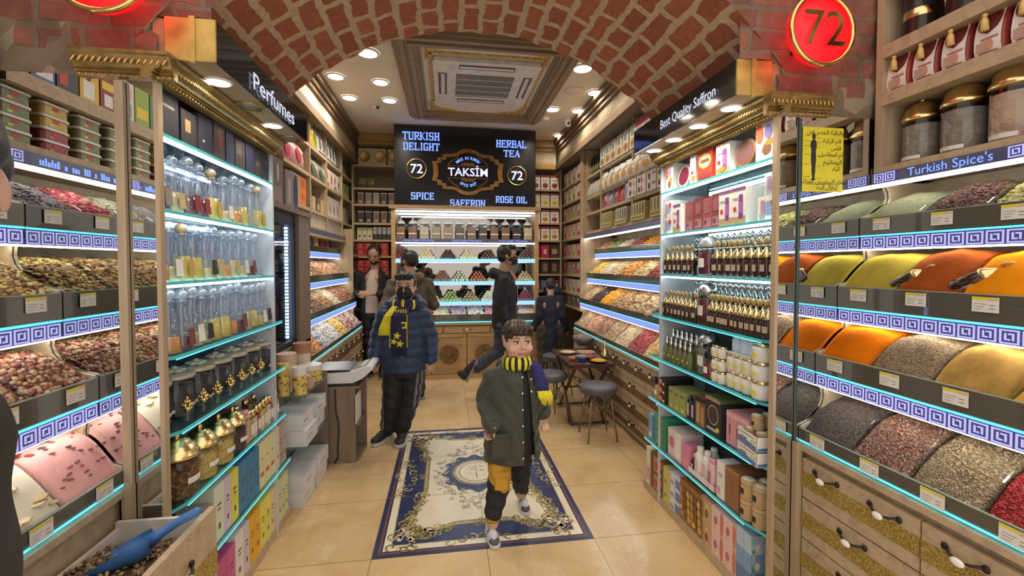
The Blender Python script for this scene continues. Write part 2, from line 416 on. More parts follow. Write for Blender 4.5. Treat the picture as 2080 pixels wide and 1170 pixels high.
for j in range(ny):
    for i in range(na): bm.f.append([j * (na + 1) + i, j * (na + 1) + i + 1, (j + 1) * (na + 1) + i + 1, (j + 1) * (na + 1) + i]); bm.m.append(0); bm.sm.append(True)
nv = len(bm.v)
arc = [(CX + RA * sin(-a0 + 2 * a0 * i / na), CZ + RA * cos(-a0 + 2 * a0 * i / na)) for i in range(na + 1)]
bm.add([(x, 1.62, z) for x, z in arc] + [(arc[-1][0], 1.62, 3.5), (arc[0][0], 1.62, 3.5)], [tuple(range(na + 3))], 1)
bm.add([(x, 2.58, z) for x, z in arc] + [(arc[-1][0], 2.58, 3.5), (arc[0][0], 2.58, 3.5)], [tuple(range(na + 2, -1, -1))], 1)
me = bm.mesh('brick_arch', [ARCHB, PIERB])
uvl = me.uv_layers.new(name='arch')
for l in me.loops:
    if l.vertex_index < nv: uvl.data[l.index].uv = uvs[l.vertex_index]
o = link('brick_arch', me); o['kind'] = 'structure'; o['label'] = 'red brick barrel arch over the aisle'
# rough masonry piers on both sides above the mirrored end panels
STONE = grain('rubble_stone', [(0.23, 0.185, 0.13), (0.17, 0.13, 0.09), (0.28, 0.23, 0.165), (0.2, 0.15, 0.105)], 13, 1.2)
def rough_wall(s):
    mb = MB(); nx, nz = 26, 34; r = random.Random(3 if s > 0 else 4)
    for j in range(nz + 1):
        for i in range(nx + 1):
            x = 1.16 + (1.06) * i / nx; z = 2.05 + 1.45 * j / nz
            k = 0.0 if i in (0,) else r.uniform(-0.013, 0.006) + 0.012 * sin(x * 31 + z * 17) * sin(z * 37)
            mb.v.append((sx(s, x), 1.63 + k, z))
    for j in range(nz):
        for i in range(nx):
            f = [j * (nx + 1) + i, j * (nx + 1) + i + 1, (j + 1) * (nx + 1) + i + 1, (j + 1) * (nx + 1) + i]
            xx, zz = 1.16 + 1.06 * (i + .5) / nx, 2.05 + 1.45 * (j + .5) / nz
            if (xx < 1.57 and zz < 2.21) or (xx < 1.31 and zz < 2.345): continue
            mb.f.append(f if s > 0 else f[::-1]); mb.m.append(1 if (j < 5 + 2 * sin(i * 0.9) and i > 9) else 0); mb.sm.append(True)
    x0, x1 = sorted((sx(s, 1.30), sx(s, 2.22)))
    mb.box(x0, x1, 1.66, 2.6, 2.34, 3.5)
    mb.box(*sorted((sx(s, 1.42), sx(s, 2.22))), 1.66, 2.6, 2.16, 2.34)
    struct('wall_pier_' + ('right' if s > 0 else 'left'), mb, [PIERB, STONE])
rough_wall(1); rough_wall(-1)
PLASTER = mat('warm_plaster', (0.35, 0.26, 0.17), 0.8, 0, 0.1, 4)
struct('wall_right', MB().box(2.22, 2.3, -0.6, 6.85, 0, 3.5), PLASTER)
struct('wall_left', MB().box(-1.92, -1.835, -0.6, 6.85, 0, 3.5), PLASTER)
struct('wall_back', MB().box(-1.835, 2.22, 6.75, 6.85, 0, 3.5), PLASTER)
struct('ceiling', MB().box(-1.835, 2.22, 2.6, 6.75, 3.35, 3.45), CEILM)
# bulkheads over the wall shelving: timber, pale lattice strip, timber
LATT = mat('pale_lattice', (0.62, 0.53, 0.38), 0.6, 0, 0.05)
def bulk(name, s, x, pattern):
    mb = MB(); a, b = sorted((sx(s, x), sx(s, 2.21)))
    mb.box(a, b, 2.6, 6.7, 2.99, 3.345, 1)
    f = sx(s, x)
    def strip(d, z0, z1, m=0): mb.box(*sorted((f, f - s * d)), 2.6, 6.4, z0, z1, m)
    strip(0.05, 2.93, 2.97); strip(0.035, 2.97, 3.02); strip(0.02, 3.02, 3.04)
    strip(0.03, 3.2, 3.24); strip(0.055, 3.24, 3.29); strip(0.09, 3.29, 3.345)
    if pattern:
        for k in range(6): strip(0.004, 3.05 + k * 0.026, 3.056 + k * 0.026, 2)
        y = 2.62
        while y < 6.38: mb.box(*sorted((f, f - s * 0.004)), y, y + 0.005, 3.04, 3.2, 2); y += 0.05
    struct(name, mb, [wood('crown_wood', (0.22, 0.145, 0.08)), LATT, mat('lattice_line', (0.42, 0.33, 0.22), 0.6)])  # crossing lines are a darker tan than the lattice strip
bulk('trim_1', 1, 1.66, True); bulk('trim_2', -1, 1.66, False)
mb = MB().box(1.1, 1.62, 6.45, 6.7, 3.0, 3.345, 1).box(-1.22, 1.1, 6.45, 6.7, 3.2, 3.345, 1)
for z0, z1, d, xx in ((2.93, 2.98, .05, 1.1), (2.98, 3.03, .03, 1.1), (3.2, 3.25, .03, -1.2), (3.25, 3.345, .07, -1.2)): mb.box(xx, 1.6, 6.45 - d, 6.45, z0, z1, 0)
for k in range(6): mb.box(1.25, 1.6, 6.446, 6.45, 3.05 + k * .025, 3.056 + k * .025, 2)
struct('trim_3', mb, [wood('gilded_oak', (0.42, 0.26, 0.09), rough=0.4), LATT, mat('lattice_line', (0.42, 0.33, 0.22))])

# ---------------------------------------------------------------- printed carpet set into the tiles
NAVY = mat('navy_print', (0.035, 0.045, 0.12), 0.22, 0, 0.12, 8); CREAM = mat('cream_print', (0.78, 0.70, 0.53), 0.2, 0, 0.05, 5)
BRONZE = mat('bronze_scroll_print', (0.30, 0.24, 0.10), 0.25, 0, 0.35, 60); RUST = mat('rust_print', (0.20, 0.075, 0.04), 0.25)
BLUSH = mat('blush_flower_print', (0.55, 0.42, 0.36), 0.3, 0, 0.3, 50); PALEG = mat('pale_gold_print', (0.55, 0.47, 0.24), 0.25, 0, 0.3, 60)
def carpet():
    W, L = 1.2, 1.757; mb = MB(); h = [0.002]
    def lay(): h[0] += 0.00025; return h[0]
    mb.box(-W / 2, W / 2, -L / 2, L / 2, 0.0, 0.002, 0)
    def rect(a, b, m): z = lay(); mb.quad((-a, -b, z), (a, -b, z), (a, b, z), (-a, b, z), m)
    def poly(p, m, z=None): z = z or lay(); mb.add([(x, y, z) for x, y in p], [tuple(range(len(p)))], m)
    def ell(cx, cy, a, b, m, n=48, wob=0, k=0):
        poly([(cx + (a + wob * cos(k * 2 * pi * i / n)) * cos(2 * pi * i / n), cy + (b + wob * cos(k * 2 * pi * i / n)) * sin(2 * pi * i / n)) for i in range(n)], m)
    rect(.575, .853, 3); rect(.562, .84, 0); rect(.552, .83, 1); rect(.515, .79, 5); rect(.508, .783, 0)
    # scalloped cream field with four lobes
    fld = []
    n = 160
    for i in range(n):
        a = 2 * pi * i / n; c, s_ = cos(a), sin(a)
        e = 0.30; x = math.copysign(abs(c) ** e, c); y = math.copysign(abs(s_) ** e, s_)
        k = 1 - 0.13 * math.exp(-(abs(c) / 0.22) ** 2) - 0.22 * math.exp(-(abs(s_) / 0.34) ** 2)
        fld.append((x * 0.43 * k, y * 0.69 * k))
    poly([(x * 1.10, y * 1.065) for x, y in fld], 2); poly([(x * 1.07, y * 1.045) for x, y in fld], 5); poly([(x * 1.045, y * 1.03) for x, y in fld], 2); poly(fld, 1)
    r = random.Random(5)
    zc = lay()
    def curl(x, y, sz, a, m, z, turn=1):
        q = []; nn = 14
        for i in range(nn):
            t_ = i / (nn - 1); rr = sz * (1 - t_) ** 0.7; an = a + turn * t_ * 5.2
            q.append((x + rr * cos(an), y + rr * sin(an)))
        wd = sz * 0.16
        for i in range(nn - 1):
            (ax, ay), (bx, by) = q[i], q[i + 1]; dx, dy = bx - ax, by - ay; l = math.hypot(dx, dy) or 1; nx_, ny_ = -dy / l * wd, dx / l * wd
            mb.add([(ax + nx_, ay + ny_, z), (ax - nx_, ay - ny_, z), (bx - nx_, by - ny_, z), (bx + nx_, by + ny_, z)], [(0, 1, 2, 3)], m)
    for i in range(0, n, 2):
        x, y = fld[i]; d = math.hypot(x, y); ux, uy = x / d, y / d; a = math.atan2(uy, ux)
        for kk in range(4):
            curl(x * 1.06 + r.uniform(-.03, .03), y * 1.05 + r.uniform(-.03, .03), r.uniform(.02, .042), a + r.uniform(-1.5, 1.5), r.choice((2, 5, 2)), zc + 0.0001 * r.randint(1, 5), r.choice((-1, 1)))
    for sx_ in (-1, 1):
        for k in range(9):     # side scrolls growing out of the border
            curl(sx_ * (.50 - .055 * sin(k / 8 * pi)), -.24 + .06 * k, .034, k + sx_, (2, 5)[k % 2], zc + .0006, sx_); curl(sx_ * (.535 - .02 * sin(k)), -.26 + .065 * k, .028, k * 2, 5, zc + .0007, -sx_)
        for k in range(7): curl(-.2 + .066 * k, sx_ * (.80 - .03 * sin(k / 6 * pi)), .033, k, (5, 2)[k % 2], zc + .0006, sx_)
        for sy in (-1, 1):      # corner bouquets
            for k in range(16):
                x, y = sx_ * (.50 - r.uniform(-.05, .13)), sy * (.76 - r.uniform(-.06, .12)); curl(x, y, r.uniform(.02, .036), r.uniform(0, 6), (2, 5)[k % 2], zc + .0008, sx_)
            for k in range(9):
                z = zc + .0011; x, y = sx_ * (.44 + r.uniform(-.05, .05)), sy * (.70 + r.uniform(-.05, .05)); w_ = r.uniform(.012, .02)
                poly([(x + w_ * (1 + .35 * cos(5 * q * pi / 8)) * cos(q * pi / 8), y + w_ * (1 + .35 * cos(5 * q * pi / 8)) * sin(q * pi / 8)) for q in range(16)], (1, 4)[k % 3 == 0], z)
    # middle medallion
    h[0] = zc + 0.0012
    ell(0, 0, .235, .275, 0, 60, .02, 12)
    h[0] += .0003
    for i in range(190):
        a = 2 * pi * i / 190; k = r.uniform(.82, 1.28); curl(.24 * k * cos(a), .31 * k * sin(a) * (1 + .35 * abs(sin(a)) ** 6), r.uniform(.012, .026), r.uniform(0, 6), r.choice((4, 4, 2, 1, 5)), h[0] + .0001 * (i % 4), 1)
    h[0] += 0.0006
    ell(0, 0, .20, .225, 0, 60, .012, 11); ell(0, 0, .172, .195, 2, 80, .006, 33); ell(0, 0, .155, .178, 5, 60, .004, 40); ell(0, 0, .142, .163, 1); ell(0, 0, .128, .149, 3); ell(0, 0, .121, .142, 1)
    z = lay()
    for i in range(26): curl(r.uniform(-.07, .07), r.uniform(-.09, .09), r.uniform(.006, .016), r.uniform(0, 6), r.choice((4, 2, 4)), z)
    mb.quad((-.004, -.1, z), (.004, -.1, z), (.004, .1, z), (-.004, .1, z), 4)
    z = lay() + .0003
    for y in (-L / 2 + .588, -L / 2 + 1.176): mb.quad((-W / 2, y - .001, z), (W / 2, y - .001, z), (W / 2, y + .001, z), (-W / 2, y + .001, z), 6)
    mb.quad((-.001, -L / 2, z), (.001, -L / 2, z), (.001, L / 2, z), (-.001, L / 2, z), 6)
    o = mb.build('floor_rug', [NAVY, CREAM, BRONZE, RUST, BLUSH, PALEG, mat('grey_joint', (0.25, 0.22, 0.19), 0.6)], None, (0.2085, 2.3215 + L / 2, 0.0005))
    tag(o, 'navy and cream medallion rug with gold scrolls in the middle of the aisle', 'rug')
carpet()

# ---------------------------------------------------------------- ceiling fittings
def coffer():
    mb = MB(); X0, X1, Y0, Y1 = -0.43, 1.15, 3.42, 5.46
    def ring(d0, d1, z0, z1, m=0):
        a0, a1, b0, b1 = X0 + d0, X1 - d0, Y0 + d0, Y1 - d0; c0, c1, e0, e1 = X0 + d1, X1 - d1, Y0 + d1, Y1 - d1
        mb.box(a0, a1, b0, e0, z0, z1, m); mb.box(a0, a1, e1, b1, z0, z1, m); mb.box(a0, c0, e0, e1, z0, z1, m); mb.box(c1, a1, e0, e1, z0, z1, m)
    for d0, d1, z in ((0, .03, 3.30), (.03, .06, 3.275), (.06, .10, 3.25), (.10, .13, 3.265), (.13, .17, 3.24), (.17, .2, 3.26), (.2, .225, 3.285)): ring(d0, d1, z, 3.35)
    mb.box(X0 + .22, X1 - .22, Y0 + .22, Y1 - .22, 3.315, 3.345, 1)
    c = thing('ceiling_coffer', 'grey-brown moulded coffer framing the air conditioner on the white ceiling', 'ceiling panel', (0, 0, 0))
    mb.build('moulding', [wood('grey_brown_moulding', (0.33, 0.25, 0.165)), WHITE], c)
    g = MB(); x0, x1, y0, y1 = X0 + .25, X1 - .25, Y0 + .25, Y1 - .25
    for (cx, cy, ax, ay) in ((x0, y0, 1, 1), (x1, y0, -1, 1), (x0, y1, 1, -1), (x1, y1, -1, -1)):
        pts = [(0, 0), (.30, 0), (.27, .025), (.2, .035), (.17, .06), (.11, .07), (.08, .12), (.06, .14), (.05, .2), (.02, .26), (0, .28)]
        g.prism([(cx + ax * p, cy + ay * q) for p, q in pts], 3.303, 3.316, 'z', 0)
        for k in range(7): g.ball((cx + ax * (.03 + .03 * k), cy + ay * (.028 + .004 * (k % 2)), 3.302), .012, 6, 0, 4); g.ball((cx + ax * .026, cy + ay * (.03 + .03 * k), 3.302), .012, 6, 0, 4)
    for a, b, c_, d in ((-.155, .885, 3.79, 3.825), (-.155, .885, 4.885, 4.92), (-.155, -.12, 3.8, 4.9), (.85, .885, 3.8, 4.9)): g.box(a, b, c_, d, 3.3, 3.316)
    g.build('gilt_ornament', mat('dull_gilt', (0.62, 0.40, 0.11), 0.5, 0.2, 0.35, 30), c)
    ac = thing('air_conditioner', 'white square ceiling cassette air conditioner in the coffer', 'air conditioner', (0.365, 4.355, 3.3))
    p = MB(); p.bevbox(-.48, .48, -.49, .49, -.03, .015, .03, 0); p.build('panel', mat('ac_plastic', (0.78, 0.76, 0.73), 0.35), ac)
    gr = MB(); gr.box(-.27, .27, -.24, .28, -.036, -.03, 0)
    for k in range(4): gr.box(-.27, .27, -.15 + .13 * k, -.143 + .13 * k, -.041, -.036, 1)
    for k in range(26): gr.box(-.262 + .0205 * k, -.258 + .0205 * k, -.24, .28, -.038, -.036, 2)
    gr.build('intake_grille', [mat('ac_grille', (0.2, 0.18, 0.16), 0.6), mat('ac_plastic', (0.78, 0.76, 0.73)), mat('ac_slat', (0.33, 0.31, 0.28), 0.5)], ac)
    for a in range(4):
        l = MB(); R = Matrix.Rotation(a * pi / 2, 4, 'Z'); l.box(-.25, .25, -.435, -.355, -.034, -.029, 0, R); l.box(-.24, .24, -.41, -.375, -.037, -.033, 1, R)
        l.build('louvre', [mat('ac_slot', (0.13, 0.11, 0.1), 0.6), mat('ac_plastic', (0.78, 0.76, 0.73))], ac)
coffer()
def downlight(r=.07, lit=True):
    t = thing('downlight', 'x', 'ceiling light')
    MB().lathe([(r * 1.25, 0), (r * 1.25, -.006), (r * 1.02, -.012), (r, -.004)], 20, 0, None, True, False).build('trim_ring', WHITE if lit else GILT, t)
    MB().lathe([(r * 1.02, -.002), (r * 1.02, -.007), (r * .5, -.009)], 20).build('lens', LAMP if lit else mat('unlit_lens', (0.2, 0.15, 0.1), 0.3, 0.3), t)
    return t
DL = Proto(downlight())
cl = [(-.665, 3.98, 'beside the coffer, nearest the brick arch on the perfume side'), (-1.055, 4.52, 'left of the coffer, outer lamp of the middle pair'), (-.645, 4.60, 'left of the coffer, inner lamp of the middle pair'), (-1.04, 5.07, 'left of the coffer, outer lamp of the rear pair'), (-.62, 5.09, 'left of the coffer, inner lamp of the rear pair'),
      (1.255, 4.0, 'beside the coffer, nearest the brick arch on the saffron side'), (1.56, 4.54, 'right of the coffer, outer lamp of the middle row'), (1.24, 5.1, 'right of the coffer, inner lamp of the rear pair'), (1.55, 5.1, 'right of the coffer, outer lamp of the rear pair'), (1.58, 6.1, 'over the back corner, right of the black sign')]
for i, (x, y, l) in enumerate(cl):
    DL.put((x, y, 3.349), 0, 'round white ceiling light ' + l, 1.15 if i in (0, 5) else 1.0, 'ceiling downlights')
    spot('downlight_lamp', (x, y, 3.32), 20, 150, .06)
def small(name, label, cat, loc, f):
    mb = MB(); f(mb); o = mb.build(name, [WHITE, DARK], None, loc); tag(o, label, cat)
small('smoke_detector', 'small white smoke detector on the ceiling right of the coffer', 'detector', (1.21, 5.36, 3.35), lambda m: m.lathe([(.055, 0), (.055, -.02), (.045, -.05), (.02, -.055)], 16))
small('security_camera', 'small white dome camera hanging on the ceiling right of the coffer', 'camera', (1.50, 5.4, 3.35), lambda m: (m.lathe([(.05, 0), (.05, -.03), (.03, -.05)], 14), m.ball((0, -.02, -.07), .042, 10, 0), m.ball((0, -.052, -.075), .02, 8, 1)))
small('ceiling_speaker', 'flat round white speaker grille on the ceiling beside the coffer', 'speaker', (1.33, 4.52, 3.35), lambda m: m.lathe([(.11, 0), (.11, -.008), (.09, -.014)], 20))
small('motion_sensor', 'little white sensor on the ceiling near the perfume side wall', 'sensor', (-.8, 5.27, 3.35), lambda m: (m.lathe([(.03, 0), (.03, -.03), (.015, -.04)], 12), m.ball((.03, -.02, -.035), .018, 8, 1)))

# ---------------------------------------------------------------- the black illuminated sign
def big_sign():
    t = thing('shop_sign', 'black illuminated shop sign with gold emblem above the delight display', 'sign', (0.266, 5.9, 2.30))
    W, Hh = 1.868, 1.03
    MB().box(-W / 2, W / 2, 0, .06, 0, Hh).build('board', BLACK, t, bevel=.004)
    def U(px, py): return ((px - 960) * .001098, (1010 - py) * .001098)      # measured on the sign itself
    def word(s, px0, px1, pyb, pyt):
        mb = MB(); x0, z0 = U(px0, pyb); x1, z1 = U(px1, pyt)
        put_slab(mb, s, (x0 + x1) / 2, -.001, z0, x1 - x0, z1 - z0); mb.build('lettering', TXTB, t)
    word('TURKISH', 208, 645, 240, 146); word('DELIGHT', 215, 645, 362, 272); word('HERBAL', 1318, 1700, 290, 200); word('TEA', 1410, 1615, 402, 318)
    word('SPICE', 300, 577, 942, 858); word('SAFFRON', 760, 1190, 1016, 932); word('ROSE OIL', 1312, 1708, 962, 880)
    k = .001098; c = U(980, 602)
    half = [(0, 277), (60, 270), (110, 250), (150, 222), (190, 212), (305, 206), (308, 168), (366, 162), (368, 122), (432, 114), (416, 55), (412, 0)]
    full = half + [(x, -y) for x, y in half[-2::-1]]; full = full + [(-x, y) for x, y in full[-2:0:-1]]
    em = MB(); n = len(full); o_ = [(c[0] + x * k, c[1] + y * k) for x, y in full]; i_ = [(c[0] + x * k * .86, c[1] + y * k * .845) for x, y in full]
    for j in range(n):
        q = (j + 1) % n; em.prism([o_[j], o_[q], i_[q], i_[j]], -.012, 0, 'y')
    em.build('emblem_frame', mat('copper_gold', (0.42, 0.22, 0.07), 0.3, 0.8, 0.3, 20), t)
    rg = MB()
    for a0, a1 in ((25, 65), (115, 155), (205, 245), (295, 335)):
        for q in range(6):
            a, b = RAD(a0 + (a1 - a0) * q / 6), RAD(a0 + (a1 - a0) * (q + 1) / 6)
            P = lambda r_, w_: (c[0] + k * r_ * cos(w_) * 1.35, c[1] + k * r_ * sin(w_))
            rg.prism([P(198, a), P(198, b), P(190, b), P(190, a)], -.008, 0, 'y')
    for sgn in (1, -1):
        rg.prism([(c[0] + k * x, c[1] + sgn * k * z) for x, z in ((-95, 78), (95, 78), (60, 112), (-60, 112))], -.006, 0, 'y'); rg.prism([(c[0] + k * x, c[1] + sgn * k * z) for x, z in ((-250, 70), (250, 70), (245, 76), (-245, 76))], -.006, 0, 'y')
    rg.build('emblem_ornament', mat('copper_gold', (0.42, 0.22, 0.07)), t)
    tx = MB(); put_text(tx, 'TAKSİM', Matrix.Translation((c[0], -.014, c[1] - .052)) @ STAND, .148, .016, .004, 0, 1.0); tx.build('lettering', TXTW, t)
    for s, up in (('MADE IN TURKEY', 1), ('SPICE SHOP', -1)):
        ar = MB(); L = len(s); span = 1.55 if up > 0 else 1.2
        for i, ch in enumerate(s):
            if ch == ' ': continue
            a = (i - (L - 1) / 2) / (L - 1) * span
            rr = .165
            if up > 0: M_ = Matrix.Translation((c[0] + 1.12 * rr * sin(a), -.01, c[1] + rr * cos(a))) @ Matrix.Rotation(a, 4, 'Y') @ STAND
            else: M_ = Matrix.Translation((c[0] + 1.12 * rr * sin(a), -.01, c[1] - (rr + .03) * cos(a))) @ Matrix.Rotation(-a, 4, 'Y') @ STAND
            put_text(ar, ch, M_, .052, .02, .002)
        ar.build('lettering', TXTB, t)
    for px_, py_ in ((370, 580), (1575, 628)):
        b = MB(); q = U(px_, py_)
        ring = [(q[0] + .125 * cos(2 * pi * i / 32), -.012, q[1] + .125 * sin(2 * pi * i / 32)) for i in range(32)]
        b.tube(ring, .0105, 8, 0, None, True); bb = b.build('number_ring', GOLD, t)
        nn = MB(); put_text(nn, '72', Matrix.Translation((q[0], -.016, q[1] - .056)) @ STAND, .165, .014, .004); nn.build('numerals', TXTW, bb)
big_sign()
def red72(s):
    t = thing('number_sign', 'round red lit 72 sign with gold rim high on the %s pier' % ('saffron side' if s > 0 else 'perfume side'), 'sign', (sx(s, 1.405), 1.5, 2.413))
    R = Matrix.Rotation(pi / 2, 4, 'X')
    MB().lathe([(.115, -.032), (.128, -.026), (.128, -.008), (.125, 0)], 40, 0, R).build('lit_disc', emis('red_acrylic', (1.0, 0.006, 0.012), .95), t)
    MB().tube([(.130 * cos(2 * pi * i / 40), -.004, .130 * sin(2 * pi * i / 40)) for i in range(40)], .009, 8, 0, None, True).build('rim', GOLD, t)
    n = MB(); put_text(n, '72', Matrix.Translation((0, -.014, -.062)) @ STAND, .185, .0, .006); n.build('numerals', GOLD, t)
    b = MB(); b.tube([(-.02, .03, -.03), (-.02, .14, -.03)], .012); b.build('bracket', GOLD, t)
    l = bpy.data.lights.new('sign_glow', 'POINT'); l.energy = 0.5; l.color = (1, .02, .02); l.shadow_soft_size = .05
    q = bpy.data.objects.new('sign_glow', l); COL.objects.link(q); q.location = (sx(s, 1.405), 1.575, 2.40)
red72(1); red72(-1)
# ================================================================ fixed furniture
def XB(mb, s, x0, x1, y0, y1, z0, z1, m=0):
    a, b = sorted((sx(s, x0), sx(s, x1))); mb.box(a, b, y0, y1, z0, z1, m); return mb
def XP(mb, s, poly, y0, y1, m=0):
    mb.prism([(sx(s, x), z) for x, z in poly], y0, y1, 'y', m); return mb
SIDE = {1: 'saffron side', -1: 'perfume side'}
YM = 1.615
# ---------------------------------------------------------------- mirrors on the end panels
for s in (1, -1):
    mb = MB(); XB(mb, s, 1.332, 2.1, YM, YM + .006, .0, 2.135)
    o = mb.build('end_mirror', MIRROR); tag(o, 'tall mirror on the end panel beside the %s rack, reflecting its trays' % ('spice' if s > 0 else 'herbal tea'), 'mirror')
# ---------------------------------------------------------------- glass shelf units by the aisle
LEV = [.365, .66, .935, 1.207, 1.468, 1.715, 1.97]
PANELW = mat('pale_lacquer', (0.55, 0.57, 0.62), 0.3, 0, 0.04)
def glass_unit(s):
    t = thing('display_shelf', 'tall lit glass shelf unit of %s' % ('honey jars and saffron boxes' if s > 0 else 'perfume bottles'), 'shelving', (0, 0, 0))
    XB(MB(), s, 1.325, 1.66, YM + .008, YM + .022, 0, 2.135).build('end_panel', PANELW, t)
    XB(MB(), s, 1.318, 1.332, YM - .004, YM + .022, 0, 2.135).build('edge_strip', OAKV, t)
    XB(MB(), s, 1.33, 1.66, 2.6, 2.615, .0, 2.135).build('end_panel', PANELW, t)
    XB(MB(), s, 1.64, 1.66, YM + .02, 2.84, 0, 2.1).build('back_panel', mat('dark_blue_back', (0.10, 0.12, 0.16), 0.12, 0, 0.1) if s < 0 else mat('dim_back', (0.16, 0.17, 0.18), 0.15, 0, 0.1), t)
    XB(MB(), s, 1.335, 1.66, YM + .02, 2.83, 0.0, .055).build('plinth', OAK, t)
    for i, z in enumerate(LEV):
        up = i >= 4; yf = 2.6 if up else (2.80, 2.74, 2.74, 2.70)[i]; yc = YM + .02 if up else (1.78, 1.74, 1.715, 1.69)[i]
        p = [(1.325, yc), (1.64, YM + .02), (1.64, yf), (1.325, yf)]
        if not up: p.insert(1, (1.365, YM + .02))
        g = MB(); p2 = [(sx(s, a), b) for a, b in p]; g.prism(p2, z - .010, z, 'z', 0)
        e = MB()
        e.prism([(sx(s, 1.3235), yc), (sx(s, 1.3265), yc), (sx(s, 1.3265), yf), (sx(s, 1.3235), yf)], z - .011, z + .0005, 'z')
        q = (1.325, YM + .02) if up else (1.365, YM + .02)
        if not up: e.prism([(sx(s, 1.325), yc), (sx(s, 1.328), yc + .002), (sx(s, q[0] + .002), q[1] + .002), (sx(s, q[0]), q[1])], z - .011, z + .0005, 'z')
        o = g.build('glass_shelf', SHELFG, t); e.build('glass_edge', EDGEG, o)
        if i >= 4:
            XB(MB(), s, 1.330, 1.342, yc + .02, yf - .01, z - .021, z - .011).build('led_strip', LEDW, o)
            XB(MB(), s, 1.60, 1.61, YM + .04, 2.52, z - .02, z - .011).build('led_strip', LEDW, o)
        else: XB(MB(), s, 1.3225, 1.328, yc + .005, yf - .005, z - .015, z - .0105).build('led_strip', LEDC, o)
    if s > 0: pass
    return t
glass_unit(1); glass_unit(-1)
# carved cornice with its return round the end, and the mirror-black header on top
def cornice(s):
    t = thing('cornice', 'carved gilt cornice along the top of the %s shelf unit' % ('saffron' if s > 0 else 'perfume'), 'moulding')
    prof = [(1.345, 2.128), (1.315, 2.130), (1.308, 2.137), (1.316, 2.141), (1.303, 2.147), (1.308, 2.152), (1.292, 2.158), (1.284, 2.172), (1.268, 2.192), (1.258, 2.197), (1.258, 2.206), (1.345, 2.208)]
    mb = MB(); XP(mb, s, prof, 1.575, 2.62)
    d = [(1.345 - x, z) for x, z in prof]      # depth out of the wall, turned round the corner
    a, b = sorted((sx(s, 1.262), sx(s, 1.545)))
    mb.prism([(1.622 - q * .62, z) for q, z in d], a, b, 'x')
    mb.build('moulding', GILT, t)
    lf = MB()
    for k in range(52):
        y = 1.60 + k * .0195
        T = Matrix.Translation((sx(s, 1.279), y, 2.177)) @ Matrix.Rotation(s * .42, 4, 'Y') @ Matrix.Rotation(.35, 4, 'X')
        lf.ball((0, 0, 0), (.005, .0055, .018), 6, 0, 4, T); lf.ball((sx(s, 1.308), y, 2.134), .0045, 5, 0, 4)
    for k in range(15):
        x = 1.275 + k * .0185; T = Matrix.Translation((sx(s, x), 1.578, 2.177)) @ Matrix.Rotation(-.4, 4, 'X') @ Matrix.Rotation(.3, 4, 'Y')
        lf.ball((0, 0, 0), (.0055, .005, .018), 6, 0, 4, T); lf.ball((sx(s, x), 1.60, 2.134), .0045, 5, 0, 4)
    lf.build('carved_leaves', mat('bright_gilt', (0.56, 0.38, 0.14), 0.28, 0.8, 0.2, 40), t)
    h = thing('canopy_sign', 'glossy black header over the %s unit reading %s' % (('saffron', 'Best Quality Saffron') if s > 0 else ('perfume', 'Perfumes')), 'sign')
    XB(MB(), s, 1.152, 1.34, 1.632, 2.6, 2.208, 2.34).build('soffit_box', [wood('soffit_panel', (0.36, 0.25, 0.15), rough=.25)], h)
    XB(MB(), s, 1.146, 1.152, 1.632, 2.6, 2.206, 2.345).build('gloss_face', mat('gloss_black', (0.02, 0.018, 0.016), 0.06, 0.0, 0, spec=0.9), h)
    e = MB(); XB(e, s, 1.146, 1.21, 1.624, 1.632, 2.206, 2.345)
    XB(e, s, 1.222, 1.30, 1.624, 1.632, 2.206, 2.345)
    XB(e, s, 1.207, 1.225, 1.618, 1.632, 2.2, 2.35)
    e.build('gold_end', mat('gold_mirror', (0.50, 0.37, 0.11), 0.42, 0.6, 0.45, 9), h)
    tx = MB()
    if s > 0:
        put_text(tx, 'Best Quality Saffron', Matrix(((0, 0, -1, 1.138), (-1, 0, 0, 2.0), (0, 1, 0, 2.252), (0, 0, 0, 1))), .066, .004, .004, 0, .93)
    else:
        put_text(tx, 'Perfumes', Matrix(((0, 0, 1, sx(-1, 1.138)), (1, 0, 0, 2.13), (0, 1, 0, 2.225), (0, 0, 0, 1))), .095, .006, .004, 0, 1.35)
    tx.build('lettering', emis('pale_letters', (.72, .80, 1.0), .55), h)
    ys = [(1.77, 1), (2.02, 1), (2.26, 1), (2.49, 1)] if s > 0 else [(1.80, 1), (2.06, 0), (2.32, 1), (2.55, 0)]
    for i, (y, lit) in enumerate(ys):
        l = 'round %s spotlight in the %s canopy, %s' % ('lit' if lit else 'unlit', 'saffron' if s > 0 else 'perfume', nth(i, 4, 'front'))
        if lit: DL.put((sx(s, 1.222), y, 2.208), 0, l, .55, 'canopy spotlights'); spot('canopy_lamp', (sx(s, 1.222), y, 2.185), 4.5, 130, .03)
        else: DU.put((sx(s, 1.222), y, 2.208), 0, l, .8, 'canopy spotlights')
DU = Proto(downlight(.06, False))
cornice(1); cornice(-1)
